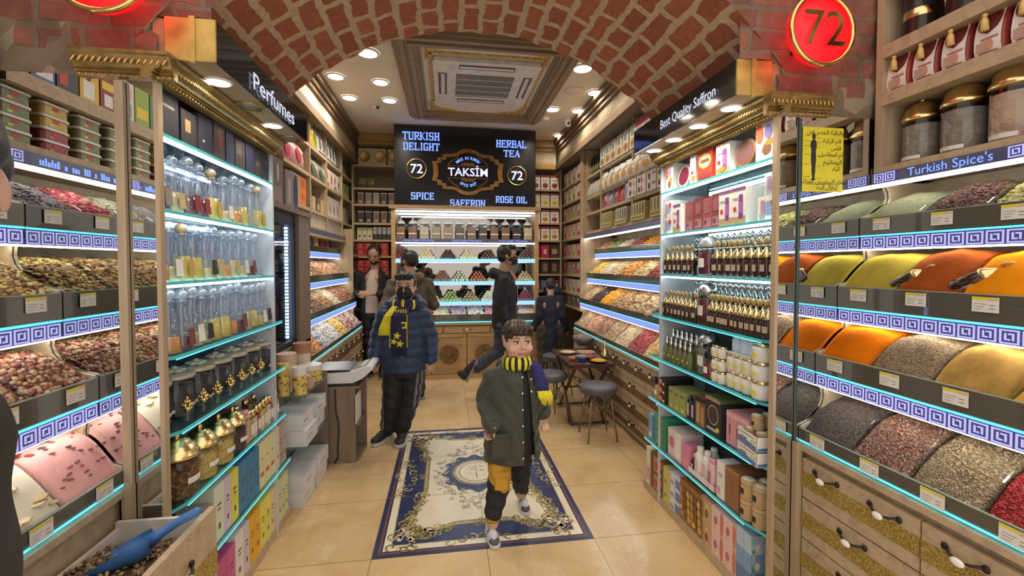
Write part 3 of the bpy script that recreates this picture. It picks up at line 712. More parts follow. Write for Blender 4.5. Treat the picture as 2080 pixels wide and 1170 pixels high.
# ---------------------------------------------------------------- stepped racks of open trays
HANDLE_M = mat('antique_iron', (0.05, 0.04, 0.03), 0.4, 0.8); CERAM = mat('white_ceramic', (0.85, 0.84, 0.82), 0.15)
def handle(parent, x, y, z, s, w=.10):
    """bow handle with a ceramic oval, on a face turned to the aisle"""
    mb = MB(); d = -s
    mb.tube([(x, y - w / 2, z), (x + d * .018, y - w * .3, z - .004), (x + d * .026, y, z - .012), (x + d * .018, y + w * .3, z - .004), (x, y + w / 2, z)], [.007, .0045, .004, .0045, .007], 6)
    for q in (-1, 1): mb.ball((x + d * .004, y + q * w / 2, z), (.006, .01, .012), 8)
    mb.ball((x + d * .028, y, z - .012), (.008, .019, .012), 10, 1)
    return mb.build('handle', [HANDLE_M, CERAM], parent)
GOLDST = grain('gold_pebble_band', [(0.56, 0.40, 0.09), (0.44, 0.30, 0.06), (0.66, 0.49, 0.14), (0.36, 0.25, 0.05)], 230, 1.0, 0.4)
BROWNST = mat('brown_band', (0.16, 0.10, 0.05), 0.5)
def drawer(parent, s, b, y0, y1, z0, z1, band=None, n=1, inset=.0):
    mb = MB(); XB(mb, s, b, b + .02, y0 + .003, y1 - .003, z0 + .003, z1 - .003)
    if band:
        h = z1 - z0; XB(mb, s, b - .003, b, y0 + .003, y1 - .003, z0 + h * .30, z0 + h * .66, 1)
    d = mb.build('drawer', [OAK, band or OAK], parent)
    for k in range(n): handle(d, sx(s, b), y0 + (y1 - y0) * (k + .5) / n, z0 + (z1 - z0) * .78, s)
    return d
def key_band(parent, s, x, y0, y1, z0, z1):
    mb = MB(); XB(mb, s, x, x + .006, y0, y1, z0, z1)
    h = z1 - z0; u = h * 1.12; f = x - .0012; n = int((y1 - y0) / u)
    def r(y, a, b, c, d): XB(mb, s, f, x, y + u * a, y + u * b, z0 + h * c, z0 + h * d, 1)
    y = y1 - n * u
    for k in range(n):
        for q in ((.06, .94, .84, .94), (.06, .16, .06, .94), (.06, .60, .06, .16), (.84, .94, .06, .94), (.50, .94, .06, .16), (.28, .38, .28, .72), (.28, .55, .62, .72), (.62, .72, .28, .72), (.45, .72, .28, .38)): r(y, *q)
        y += u
    return mb.build('key_pattern_band', [emis('band_blue', (.10, .09, .28), .16), KEYW], parent)
def plain_band(parent, s, x, y0, y1, z0, z1): return XB(MB(), s, x, x + .006, y0, y1, z0, z1).build('lit_band', LEDB, parent)
class Rack:
    def __init__(r, name, label, s, b, y0, y1, tiers, key=True, label_z=None, text=None, band_h=.05, back=.62, label_x=None):
        r.s, r.b, r.y0, r.y1, r.tiers = s, b, y0, y1, tiers
        t = r.t = thing(name, label, 'display rack')
        mb = MB(); z0 = tiers[0][1]
        XB(mb, s, b + .02, b + back, y0, y1, 0.02, z0 - .03); XB(mb, s, b - .012, b + .03, y0, y1, z0 - .03, z0 - .008)
        XB(mb, s, b + .03, b + back, y0, y1, 0, .07, 0)
        mb.build('base_cabinet', OAK, t)
        XB(MB(), s, b + back - .02, b + back, y0, y1, z0, 1.95).build('back_panel', mat('beige_back', (0.42, 0.33, 0.22), .6), t)
        for k, (dx, z, zg) in enumerate(tiers):
            x = b + dx
            XB(MB(), s, x, x + .014, y0, y1, z, z + .006).build('led_strip', LEDC, t)
            if k:
                (key_band if key else plain_band)(t, s, x + .004, y0, y1, z - band_h, z - .002)
                XB(MB(), s, x + .012, x + .03, y0, y1, z - band_h - .006, z - band_h).build('led_strip', emis('tray_light', (1.0, .93, .82), 8), t)
                XB(MB(), s, x + .012, b + back - .02, y0, y1, z - .03, z - .006).build('tray_floor', mat('tray_floor', (0.30, 0.25, 0.2), .6), t)
            XB(MB(), s, x, x + .006, y0, y1, z + .008, zg).build('tray_glass', TRAYG, t)
            XB(MB(), s, x - .001, x + .007, y0, y1, zg, zg + .003).build('glass_rim', mat('rim_glass', (0.30, 0.36, 0.33), .15), t)
        if label_z:
            x = label_x or b + tiers[-1][0] + .10; r.lx = x
            XB(MB(), s, x, x + .02, y0, y1, label_z, label_z + .045).build('label_strip', [mat('strip_blue', (.10, .11, .22), .3)], t)
            XB(MB(), s, x + .004, x + .03, y0, y1, label_z - .012, label_z).build('led_strip', emis('tray_light_strong', (1.0, .97, .92), 9), t)
            XB(MB(), s, x + .01, b + back, y0, y1, label_z + .045, label_z + .07).build('shelf_board', OAK, t)
    def surf(r, k):
        dx, z, zg = r.tiers[k]; x0 = r.b + dx + .008; z0 = zg - .004
        if k + 1 < len(r.tiers): x1, z1 = r.b + r.tiers[k + 1][0] + .15, r.tiers[k + 1][1] - .085
        else: x1, z1 = x0 + .25, zg + .10
        return x0, z0, x1, z1
    def height(r, k, u, bulge=.03):
        x0, z0, x1, z1 = r.surf(k); return x0 + (x1 - x0) * u, z0 + (z1 - z0) * u + bulge * math.sin(pi * min(1, u * .95))
    def heap(r, k, ya, yb, name, label, m, bulge=.03, pieces=None, rough=.004, seed=0, nu=14, nv=12, low=0.0, group=None):
        rd = random.Random(seed + k * 17 + int(ya * 100)); mb = MB(); s = r.s
        ph = [rd.uniform(0, 6) for _ in range(4)]
        for j in range(nv + 1):
            v = j / nv
            for i in range(nu + 1):
                u = i / nu; x, z = r.height(k, u, bulge); z -= low
                z += .022 * sin(pi * v) * sin(pi * min(1, u + .15)) - .009
                z += rough * (sin(u * 9 + ph[0]) * cos(v * 7 + ph[1]) + .6 * sin(u * 21 + ph[2]) * sin(v * 17 + ph[3])) + rd.uniform(-.3, .3) * rough
                mb.v.append((sx(s, x), ya + (yb - ya) * v, z))
        W = nu + 1
        for j in range(nv):
            for i in range(nu):
                f = [j * W + i, j * W + i + 1, (j + 1) * W + i + 1, (j + 1) * W + i]; mb.f.append(f if s > 0 else f[::-1]); mb.m.append(0); mb.sm.append(True)
        x0, z0, x1, z1 = r.surf(k); zf = r.tiers[k][1] + .012 - low
        n0 = len(mb.v)         # front and side skirts, so the pile has a body
        for j in range(nv + 1): mb.v.append((sx(s, x0), ya + (yb - ya) * j / nv, min(zf, mb.v[j * W][2] - .01)))
        for j in range(nv):
            f = [j * W, (j + 1) * W, n0 + j + 1, n0 + j]; mb.f.append(f if s > 0 else f[::-1]); mb.m.append(0); mb.sm.append(False)
        for jj, flip in ((0, False), (nv, True)):
            n1 = len(mb.v); mb.v += [(mb.v[jj * W + i][0], mb.v[jj * W][1], zf) for i in range(nu + 1)]
            for i in range(nu):
                f = [jj * W + i, n1 + i, n1 + i + 1, jj * W + i + 1]; mb.f.append(f if flip == (s > 0) else f[::-1]); mb.m.append(0); mb.sm.append(False)
        mats = [m]
        if pieces:
            cnt, size, pm = pieces; fl = .2 if size[2] < .3 * size[0] and size[1] > .5 * size[0] else .6; mats = [m] + list(pm)
            for _ in range(cnt):
                u, v = rd.uniform(.01, .97), rd.uniform(.03, .97); x, z = r.height(k, u, bulge); z += .022 * sin(pi * v) * sin(pi * min(1, u + .15)) - .009 - low
                a, b_, c_ = size; q = rd.uniform(.75, 1.25)
                T = Matrix.Translation((sx(s, x), ya + (yb - ya) * v, z - .001)) @ Euler((rd.uniform(-fl, fl), rd.uniform(-fl, fl), rd.uniform(0, 6))).to_matrix().to_4x4()
                mb.ball((0, 0, 0), (a * q, b_ * q, c_ * q), 6, 1 + rd.randrange(len(pm)), 4, T)
        o = mb.build(name, mats); tag(o, label, name.replace('_', ' '), group, 'stuff'); return o
    def divider(r, k, y, m=None, end=False):
        x0, z0, x1, z1 = r.surf(k); top = [r.height(k, u / 10, .03) for u in range(11)]
        base = r.tiers[k][1] + .01
        p = [(x, z + .012) for x, z in top]
        p += [(x1, base), (x0, base)]
        XP(MB(), r.s, p, y - .003, y + .003).build('divider', m or GLASS, r.t)
    def end_panel(r, y, t=.012):
        for k in range(len(r.tiers)):
            x0, z0, x1, z1 = r.surf(k)
            if k + 1 < len(r.tiers): xn, zn = r.b + r.tiers[k + 1][0] + .01, r.tiers[k + 1][1]
            else: xn, zn = x0 + .10, 1.87
            zb = r.tiers[k][1]
            p = [(x0 - .004, zb), (x0 - .004, z0 + .012)]
            for q in range(1, 9):
                u = q / 8; p.append((x0 + (xn - x0) * (1 - (1 - u) ** 1.8 * 1.0) * .98 + (.05 * sin(pi * u)), z0 + .012 + (zn - z0 - .012) * u ** 1.25))
            p += [(x1 + .2, zn), (x1 + .2, zb)]
            XP(MB(), r.s, p, y, y + t).build('end_panel', wood('pale_end_panel', (0.50, 0.40, 0.27), rough=.3), r.t)
TIER = [(0, .80, .853), (.072, 1.078, 1.159), (.17, 1.344, 1.436), (.268, 1.642, 1.718)]
CELL = [1.612, 1.385, 1.18, .985, .79, .59]
spice = Rack('spice_rack', 'stepped oak rack of open spice trays, lit blue, along the saffron side', 1, 1.44, .42, 1.612, TIER, True, 1.859, label_x=1.757)
teas = Rack('tea_rack', 'stepped oak rack of open herbal tea trays, lit blue, along the perfume side', -1, 1.44, .42, 1.612, TIER, True, 1.859, label_x=1.757)
for R in (spice, teas):
    s = R.s; R.end_panel(1.601)
    XB(MB(), s, 1.41, 1.438, 1.588, 1.612, 0, .80).build('corner_stile', OAKV, R.t)
    for i, z in enumerate((.745, .579, .413, .247)):
        if s < 0 and i == 0: continue
        for y0, y1 in ((1.13, 1.585), (.66, 1.13)): drawer(R.t, s, 1.435, y0, y1, z - .166, z, GOLDST, 2 if i == 0 else 1)
    for k in range(4):
        for y in CELL[1:]: R.divider(k, y)
# upright post in front of the perfume-side mirror, thin green glass joint on the other
tag(XB(MB(), -1, 1.412, 1.438, 1.599, 1.613, .80, 2.12).build('mirror_post', OAKV), 'slim upright wooden post in front of the perfume-side end mirror', 'post')
tag(XB(MB(), 1, 1.416, 1.424, 1.606, 1.613, .80, 2.12).build('mirror_joint', mat('dark_glass_joint', (.06, .09, .08), .2)), 'thin dark joint strip down the saffron-side end mirror', 'strip')
def strip_text(R, s_, y, size, wide=1.0):
    x = R.lx - .0015
    M_ = Matrix(((0, 0, -1, x), (-1, 0, 0, y), (0, 1, 0, 1.868), (0, 0, 0, 1))) if R.s > 0 else Matrix(((0, 0, 1, sx(-1, x)), (1, 0, 0, y), (0, 1, 0, 1.868), (0, 0, 0, 1)))
    mb = MB(); put_text(mb, s_, M_, size, .0, .001, 0, wide); mb.build('lettering', TXTB, R.t)
strip_text(spice, "Turkish Spice's", 1.33, .045); strip_text(spice, "Turkish Spice's", .72, .045)
mb = MB(); _r = random.Random(8); _y = .70
while _y < 1.50:      # lit caption, too blurred in the photo to read: plain strokes
    w_ = _r.uniform(.006, .012); XB(mb, -1, 1.7555, 1.757, _y, _y + w_, 1.868, 1.868 + _r.choice((.016, .018, .026))); _y += w_ + (.004 if _r.random() > .16 else .022)
mb.build('lettering', TXTB, teas.t)
for R, ys in ((spice, ((1.50, 1.6), (1.05, 1.16), (.9, .99))), (teas, ((1.53, 1.6), (.98, 1.05)))):
    for a, b in ys: key_band(R.t, R.s, R.lx - .0015, a, b, 1.862, 1.902)

# ---------------------------------------------------------------- shelving over the racks
def shelving(name, label, s, x, x1, y0, y1, boards, posts, back=True, th=.032, pm=None):
    t = thing(name, label, 'shelving')
    for z in boards: XB(MB(), s, x, x1, y0, y1, z - th, z).build('shelf_board', OAK, t)
    for y in posts: XB(MB(), s, x - .002, x1, y - .013, y + .013, boards[0] - th, boards[-1] + .33 if len(boards) > 1 else boards[0] + .3).build('upright', pm or OAKV, t)
    if back: XB(MB(), s, x1, x1 + .015, y0, y1, boards[0], 2.95).build('back_panel', wood('shelf_back', (0.20, 0.135, 0.08)), t)
    return t
shelving('wall_shelf', 'oak wall shelves of big spice jars and gift bags above the spice rack', 1, 1.76, 2.08, .42, 1.60, [1.928, 2.224, 2.415, 2.66], [1.59, .9], True, .05)
shelving('wall_shelf', 'oak wall shelves of stacked tubs and tea boxes above the herbal tea rack', -1, 1.76, 2.08, .42, 1.60, [1.928, 2.165, 2.5], [], True, .05)
# nut rack and the shelves above it
NT = [(0, .72, .77), (.07, 1.035, 1.10), (.17, 1.345, 1.42), (.27, 1.655, 1.72)]
nuts = Rack('nut_rack', 'long stepped rack of nuts and dried fruit beyond the honey shelves', 1, 1.613, 2.86, 5.45, NT, False, 1.855, back=.58, label_x=1.747)
candy = Rack('candy_rack', 'stepped rack of dragees and candies beyond the drinks fridge', -1, 1.485, 3.80, 6.0, NT, False, 1.84, back=.6, label_x=1.682)
nuts.end_panel(5.44); nuts.end_panel(2.86); candy.end_panel(5.99); candy.end_panel(3.80)
for i, z in enumerate((.685, .51, .335, .16)):
    for k in range(5): drawer(nuts.t, 1, 1.608, 2.87 + k * .515, 2.87 + (k + 1) * .515, z - (.175 if i < 3 else .13), z, BROWNST, 2 if i == 0 else 1)
for i, z in enumerate((.685, .47, .25)):
    for k in range(4): drawer(candy.t, -1, 1.48, 3.82 + k * .54, 3.82 + (k + 1) * .54, z - .21, z, BROWNST, 2)
shelving('wall_shelf', 'oak wall shelves of boxes and jars above the nut rack', 1, 1.75, 2.1, 2.85, 5.40, [1.935, 2.165, 2.36, 2.625], [4.87, 5.39, 4.0], True, .03)
shelving('wall_shelf', 'oak wall shelves of bags and cartons above the candy rack', -1, 1.685, 2.1, 3.82, 6.44, [1.84, 2.07, 2.40, 2.69], [4.52, 5.12, 5.85], True, .03)
shelving('wall_shelf', 'narrow oak side shelves of small packets in the far right corner', 1, 1.70, 2.1, 5.46, 6.38, [.95, 1.14, 1.39, 1.63, 1.89, 2.15, 2.40, 2.64], [5.47], True, .028)
def backshelf(name, label, x0, x1, boards, y=6.42):
    t = thing(name, label, 'shelving')
    for z in boards: MB().box(x0, x1, y, y + .27, z - .028, z).build('shelf_board', OAK, t)
    for x in (x0, x1): MB().box(x - .012, x + .012, y - .002, y + .27, .1, 2.93).build('upright', OAKV, t)
    MB().box(x0, x1, y + .27, y + .285, .1, 2.93).build('back_panel', wood('shelf_back', (0.20, 0.135, 0.08)), t)
backshelf('back_shelf', 'back wall shelves of white fruit tea boxes right of the sign', 1.24, 1.69, [.95, 1.14, 1.385, 1.625, 1.888, 2.148, 2.39, 2.642])
backshelf('back_shelf', 'back wall shelves of dark tins and red boxes left of the sign', -1.29, -.70, [.9, 1.15, 1.40, 1.646, 1.875, 2.11, 2.373, 2.60, 2.92])
shelving('wall_shelf', 'low dark shelves beside the man, past the candy rack', -1, 1.60, 2.1, 6.02, 6.40, [.6, .95, 1.2, 1.45, 1.66], [6.03], True, .028)
# ---------------------------------------------------------------- drinks fridge in its brown cabinet
def fridge():
    s = -1; t = thing('display_fridge', 'brown cabinet fridge with lit glass door next to the perfume unit', 'fridge')
    B = TAUPE
    XB(MB(), s, 1.485, 2.1, 3.52, 3.79, .02, 1.92).build('cabinet_side', B, t)
    XB(MB(), s, 1.485, 2.1, 2.86, 2.93, .02, 1.92).build('cabinet_side', B, t)
    XB(MB(), s, 1.47, 2.1, 2.86, 3.80, 1.90, 1.935).build('cabinet_top', B, t)
    XB(MB(), s, 1.485, 2.1, 2.86, 3.79, 0, .93).build('cabinet_base', B, t)
    XB(MB(), s, 2.0, 2.05, 2.9, 3.52, .93, 1.9).build('inner_back', mat('fridge_inner', (.3, .38, .55), .2), t)
    d = MB(); XB(d, s, 1.52, 1.525, 2.93, 3.52, .96, 1.82); dd = d.build('door_glass', glass('fridge_glass', (.6, .72, .9), .10), t)
    f = MB(); XB(f, s, 1.51, 1.535, 2.93, 2.96, .94, 1.83); XB(f, s, 1.51, 1.535, 3.49, 3.52, .94, 1.83); XB(f, s, 1.51, 1.535, 2.93, 3.52, .94, .97); XB(f, s, 1.51, 1.535, 2.93, 3.52, 1.81, 1.9); f.build('door_frame', DARK, t)
    l = MB()
    for k in range(34): XB(l, s, 1.548, 1.556, 3.462, 3.474, .98 + k * .0245, .994 + k * .0245)
    l.build('led_column', emis('fridge_led', (.8, .92, 1), 16), t)
    XB(MB(), s, 1.56, 1.60, 3.44, 3.49, .96, 1.82).build('led_rail', STEEL, t)
    for z in (1.12, 1.3, 1.48, 1.66): XB(MB(), s, 1.56, 2.0, 2.94, 3.5, z, z + .008).build('wire_shelf', SHELFG, t)
    drawer(t, s, 1.478, 3.0, 3.78, .79, .915, None, 1)
    r = random.Random(2)
    for zi, z in enumerate((1.128, 1.308, 1.488, 1.668)):
        for k in range(5):
            y = 3.02 + k * .095; c = r.choice([(.5, .3, .1), (.5, .08, .08), (.7, .7, .72), (.1, .3, .15), (.1, .12, .3)])
            o = MB().lathe([(.028, 0), (.03, .01), (.03, .09), (.013, .12), (.013, .135)], 10).build('drink_bottle', mat('drink%d%d' % (zi, k), c, .2), None, (sx(s, 1.62), y, z))
            tag(o, '%s drink bottle inside the lit fridge, %s on %s shelf' % ({(.5, .3, .1): 'amber', (.5, .08, .08): 'red', (.7, .7, .72): 'white', (.1, .3, .15): 'green', (.1, .12, .3): 'blue'}[c], nth(k, 5), ('bottom', 'second', 'third', 'top')[zi]), 'bottle', 'drinks in the fridge')
fridge()
# ---------------------------------------------------------------- the delight display at the back
CASEL = wood('case_oak', (0.47, 0.30, 0.14)); CARVE = mat('carved_walnut', (0.24, 0.13, 0.05), .45, 0, .3, 30)
def case():
    t = thing('delight_counter', 'lit glass display counter of turkish delight under the black sign', 'display counter')
    X0, X1, Y = -.685, 1.215, 5.9
    MB().box(X0, X1, Y + .02, Y + .6, .0, .72).build('base_cabinet', CASEL, t)
    MB().box(X0 - .0, X1, Y - .005, Y + .62, 0, .06).build('plinth', CASEL, t)
    for x in (X0, X1): MB().box(x - .025, x + .025, Y - .004, Y + .62, 0, 2.24).build('side_post', CASEL, t)
    MB().box(X0 - .05, X1 + .05, Y - .03, Y + .62, 2.25, 2.30).build('top_rail', wood('case_rail', (0.33, 0.21, 0.11)), t)
    MB().box(X0, X1, Y + .36, Y + .37, .80, 2.25).build('mirror_back', mat('dim_mirror', (.34, .32, .30), .03, 1, 0), t)
    w = (X1 - X0) / 4
    for k in range(4):
        a = X0 + k * w + .012; b = a + w - .024; c = (a + b) / 2
        d = MB(); d.box(a, b, Y, Y + .02, .07, .60)
        for q in ((a + .05, a + .06, .1, .57), (b - .06, b - .05, .1, .57), (a + .05, b - .05, .1, .11), (a + .05, b - .05, .56, .57)): d.box(q[0], q[1], Y - .006, Y, q[2], q[3], 0)
        d.box(a + .07, b - .07, Y - .001, Y, .12, .55, 1)
        dd = d.build('door', [CASEL, wood('door_panel', (0.40, 0.25, 0.12))], t)
        m = MB()
        for ring, n, r, sz in ((0, 16, .105, .022), (1, 12, .07, .020), (2, 8, .038, .018)):
            for i in range(n):
                an = 2 * pi * i / n + ring * .2
                m.ball((c + r * cos(an), Y - .006, .335 + r * sin(an)), (sz * .8, .008, sz * .8), 8, 0, 5)
                m.tube([(c + (r - .02) * cos(an + .2), Y - .008, .335 + (r - .02) * sin(an + .2)), (c + r * cos(an + .12), Y - .014, .335 + r * sin(an + .12)), (c + (r + .022) * cos(an - .1), Y - .008, .335 + (r + .022) * sin(an - .1))], .005, 5)
        m.ball((c, Y - .008, .335), (.022, .012, .022), 10)
        m.lathe([(.118, -.004), (.126, -.010), (.13, -.004)], 28, 0, Matrix.Translation((c, Y, .335)) @ Matrix.Rotation(pi / 2, 4, 'X') @ Matrix.Scale(-1, 4, (0, 0, 1)), True, False)
        m.build('carved_rosette', CARVE, dd)
    for k in range(3):
        a = X0 + .012 + k * (X1 - X0) / 3; b = a + (X1 - X0) / 3 - .024
        d = MB().box(a, b, Y, Y + .02, .615, .70).build('drawer', CASEL, t)
        mb = MB(); cx = (a + b) / 2; mb.tube([(cx - .06, Y, .66), (cx - .03, Y - .02, .655), (cx + .03, Y - .02, .655), (cx + .06, Y, .66)], .005, 6); mb.ball((cx, Y - .022, .655), (.02, .008, .01), 8, 1); mb.build('handle', [HANDLE_M, CERAM], d)
    MB().box(X0, X1, Y - .015, Y + .36, .72, .755).build('counter_board', CASEL, t)
    MB().box(X0 + .02, X1 - .02, Y - .02, Y - .008, .752, .764).build('led_strip', LEDC, t)
    MB().box(X0 + .02, X1 - .02, Y, Y + .008, .77, .86).build('front_glass', TRAYG, t)
    for z in (1.03, 1.30, 1.60):
        g = MB().box(X0 + .025, X1 - .025, Y, Y + .36, z - .012, z).build('glass_shelf', SHELFG, t)
        MB().box(X0 + .025, X1 - .025, Y - .006, Y + .006, z - .05, z - .012).build('lit_band', emis('case_band', (.38, .58, 1), .8), g)
        MB().box(X0 + .025, X1 - .025, Y - .006, Y + .006, z - .012, z + .002).build('led_strip', LEDC, g)
        MB().box(X0 + .03, X1 - .03, Y + .012, Y + .024, z - .05, z - .04).build('led_strip', emis('case_white', (.95, .97, 1), 7), g)
    g = MB().box(X0 + .025, X1 - .025, Y, Y + .36, 1.835, 1.86).build('jar_shelf', CASEL, t)
    lb = MB().box(X0 + .03, X1 - .03, Y - .004, Y, 1.82, 1.865).build('label_strip', mat('strip_blue', (.10, .11, .22), .3), t)
    tx = MB()
    for k in range(3): put_text(tx, 'Turkish Delight With Honey', Matrix.Translation((-.36 + .625 * k, Y - .005, 1.832)) @ STAND, .034, 0, .001)
    tx.build('lettering', TXTB, lb)
    MB().box(X0 + .03, X1 - .03, Y, Y + .014, 1.80, 1.815).build('led_strip', emis('case_white', (.95, .97, 1), 7), t)
    for y in (0, .3): MB().box(X0 + .03, X1 - .03, Y + y, Y + y + .014, 2.215, 2.23).build('led_strip', LEDW, t)
    return t
case()
# ================================================================ goods
def cm(c, r=.5): return mat('print_%02x%02x%02x' % tuple(int(255 * min(1, x)) for x in c), c, r, 0, .06, 12)
_CM = {}
def carton_mesh(d, base, patches, edge=.0015):
    """a printed carton; patches (x0,x1,z0,z1,colour[,'o']) on its front, all fractions; 'o' makes an oval"""
    k = (d, base, tuple(patches))
    if k in _CM: return _CM[k]
    w, dp, h = d; cols = [base]; mb = MB()
    def ci(c):
        if c not in cols: cols.append(c)
        return cols.index(c)
    mb.box(-w / 2, w / 2, -dp / 2, dp / 2, 0, h)
    tb = sh(base, .93)
    mb.quad((-w / 2 + .002, -dp / 2 + .002, h + .0004), (w / 2 - .002, -dp / 2 + .002, h + .0004), (w / 2 - .002, dp / 2 - .002, h + .0004), (-w / 2 + .002, dp / 2 - .002, h + .0004), ci(tb))
    mb.box(-w / 2 - .0006, w / 2 + .0006, -.0008, .0008, 0, h + .0008, ci(sh(base, .72)))     # the seam of the lid
    for i, p in enumerate(patches):
        x0, x1, z0, z1, c = p[:5]; y = -dp / 2 - .0006 - .0004 * i
        a, b, e, f = -w / 2 + w * x0, -w / 2 + w * x1, h * z0, h * z1
        if len(p) > 5:
            q = [((a + b) / 2 + (b - a) / 2 * cos(t * pi / 9), (e + f) / 2 + (f - e) / 2 * sin(t * pi / 9)) for t in range(18)]
        else: q = [(a, e), (b, e), (b, f), (a, f)]
        mb.add([(x, y, z) for x, z in q], [tuple(range(len(q)))], ci(c))
    me = mb.mesh('carton', [cm(c) for c in cols]); _CM[k] = me; return me
def carton(name, label, cat, group, d, base, patches, loc, rz=0):
    o = link(name, carton_mesh(d, base, patches), None, loc, rz); return tag(o, label, cat, group)
def bag_mesh(d, base, patches, top=None):
    """soft pouch: full at the bottom, pinched to a seam at the top"""
    w, dp, h = d; cols = [base] + [p[4] for p in patches] + ([top] if top else []); mb = MB()
    rows = [(0, .92, .8), (.06, 1, 1), (.35, 1, 1), (.6, .98, .8), (.8, .95, .38), (.9, .94, .1), (1, .96, .06)]
    n = 12; vs = []
    for t, kx, ky in rows:
        for i in range(n):
            a = 2 * pi * i / n + pi / n; e = .45
            vs.append((w / 2 * kx * math.copysign(abs(cos(a)) ** e, cos(a)), dp / 2 * ky * math.copysign(abs(sin(a)) ** e, sin(a)), h * t))
    fs = []; ms = []
    for k in range(len(rows) - 1):
        for i in range(n): fs.append((k * n + i, k * n + (i + 1) % n, (k + 1) * n + (i + 1) % n, (k + 1) * n + i)); ms.append(len(cols) - 1 if top and k >= 4 else 0)
    fs += [tuple(range(n - 1, -1, -1)), tuple(range(len(vs) - n, len(vs)))]; ms += [0, 0]
    mb.add(vs, fs, ms, True)
    for i, p in enumerate(patches):
        x0, x1, z0, z1 = p[:4]; a, b = -w / 2 + w * x0, -w / 2 + w * x1; L = []
        def dep(t):
            for q in range(len(rows) - 1):
                if rows[q][0] <= t <= rows[q + 1][0]:
                    f = (t - rows[q][0]) / (rows[q + 1][0] - rows[q][0]); return rows[q][2] + (rows[q + 1][2] - rows[q][2]) * f
            return .1
        for j in range(7):
            t = z0 + (z1 - z0) * j / 6; hw = 1 if len(p) < 6 else max(.05, math.sqrt(max(0, 1 - (j / 3 - 1) ** 2)))
            m_ = (a + b) / 2; L += [(m_ + (a - m_) * hw, -dp / 2 * dep(t) - .003 - .0005 * i, h * t), (m_ + (b - m_) * hw, -dp / 2 * dep(t) - .003 - .0005 * i, h * t)]
        mb.add(L, [(2 * j, 2 * j + 1, 2 * j + 3, 2 * j + 2) for j in range(6)], 1 + i, True)
    return mb.mesh('pouch', [cm(c, .35) for c in cols])
CREAMC = (.74, .68, .55); WHT = (.80, .78, .74); DRED = (.30, .03, .03); RED = (.55, .04, .04); NAV = (.03, .04, .12); BLK = (.015, .014, .016)
PURP = (.22, .05, .25); ORG = (.80, .25, .03); YLW = (.80, .60, .04); GRN = (.12, .30, .06); PNK = (.75, .33, .40); BRN = (.22, .10, .04); BLU = (.08, .2, .5); SKY = (.35, .55, .75); KRA = (.48, .32, .17); OLV = (.34, .36, .12); MINT = (.55, .68, .55); LIL = (.60, .50, .66); MAG = (.55, .06, .25)
F1, F_1 = facing(1), facing(-1)
def R_(x): return x           # right side x as is
def onR(x, y, z): return (x, y, z)

# ---------------------------------------------------------------- jars of attar and honey on the saffron side
AMBER = mat('dark_amber_honey', (0.035, 0.010, 0.006), .08, 0, .2, spec=.6); LABELP = mat('kraft_label', (0.50, 0.38, 0.27), .6); GOLDC = mat('gold_cap', (0.85, 0.66, 0.32), .22, 1.0, .1)
SILC = mat('silver_cap', (0.80, 0.82, 0.80), .2, 1.0, .05)
def honey_jar(cap, label, cat='jar'):
    t = thing('honey_jar', label, cat)
    MB().lathe([(.021, 0), (.0245, .004), (.025, .072), (.021, .083), (.019, .09)], 14).build('jar_body', AMBER, t)
    MB().lathe([(.0235, .084), (.0262, .086), (.0262, .096), (.024, .1), (.016, .113), (.009, .122), (.006, .128)], 14).build('cap', cap, t)
    f = MB(); f.ball((0, 0, .132), .0065, 8)
    for k in range(5): f.ball(((k - 2) * .0075, 0, .150 + .010 * (1 - abs(k - 2) / 2)), (.0055, .004, .014), 6, 0, 5)
    f.build('finial', mat('matt_gold', (.62, .46, .20), .4, .8) if cap is GOLDC else SILC, t)
    l = MB()
    for k in range(4):
        a0, a1 = -pi / 2 - .55 + k * .275, -pi / 2 - .275 + k * .275
        l.quad((.0256 * cos(a0), .0256 * sin(a0), .028), (.0256 * cos(a1), .0256 * sin(a1), .028), (.0256 * cos(a1), .0256 * sin(a1), .056), (.0256 * cos(a0), .0256 * sin(a0), .056))
    l.build('label', LABELP, t)
    return t
HJ = Proto(honey_jar(GOLDC, 'x')); HS = Proto(honey_jar(SILC, 'x'))
def riser(y0, y1, z, nm):
    tag(MB().box(1.47, 1.60, y0, y1, z + .0005, z + .055).build('display_riser', PANELW), nm, 'riser')
rnd = random.Random(11)
def jar_row(P, x, z, ys, rowname, grp, sc=1.0):
    n = len(ys)
    for i, y in enumerate(ys):
        P.put((x + rnd.uniform(-.004, .004), y, z), F1 + rnd.uniform(-.25, .25), '%s, %s' % (rowname, nth(i, n, 'left')), sc, grp)
def span(a, b, n): return [a + (b - a) * i / (n - 1) for i in range(n)] if n > 1 else [a]
riser(1.70, 2.56, 1.468, 'low pale riser behind the gold-capped jars on the upper jar shelf'); riser(1.70, 2.56, 1.207, 'low pale riser behind the gold-capped jars on the lower jar shelf')
jar_row(HJ, 1.362, 1.468, span(2.57, 2.29, 6), 'gold-capped jar left of the red syrup jar', 'gold capped jars on the upper jar shelf')
jar_row(HJ, 1.362, 1.468, span(2.06, 1.66, 9), 'gold-capped jar right of the red syrup jar', 'gold capped jars on the upper jar shelf', 1.06)
jar_row(HS, 1.53, 1.5235, span(2.53, 1.72, 17), 'silver-capped jar on the upper riser', 'silver capped jars on the upper riser', 1.02)
jar_row(HJ, 1.362, 1.207, span(2.62, 2.26, 9), 'gold-capped jar left of the labelled steel-lid jar', 'gold capped jars on the lower jar shelf', .96)
jar_row(HJ, 1.362, 1.207, span(2.10, 1.70, 12), 'gold-capped jar right of the labelled steel-lid jar', 'gold capped jars on the lower jar shelf')
jar_row(HS, 1.53, 1.2625, span(2.53, 1.72, 18), 'silver-capped jar on the lower riser', 'silver capped jars on the lower riser', .97)
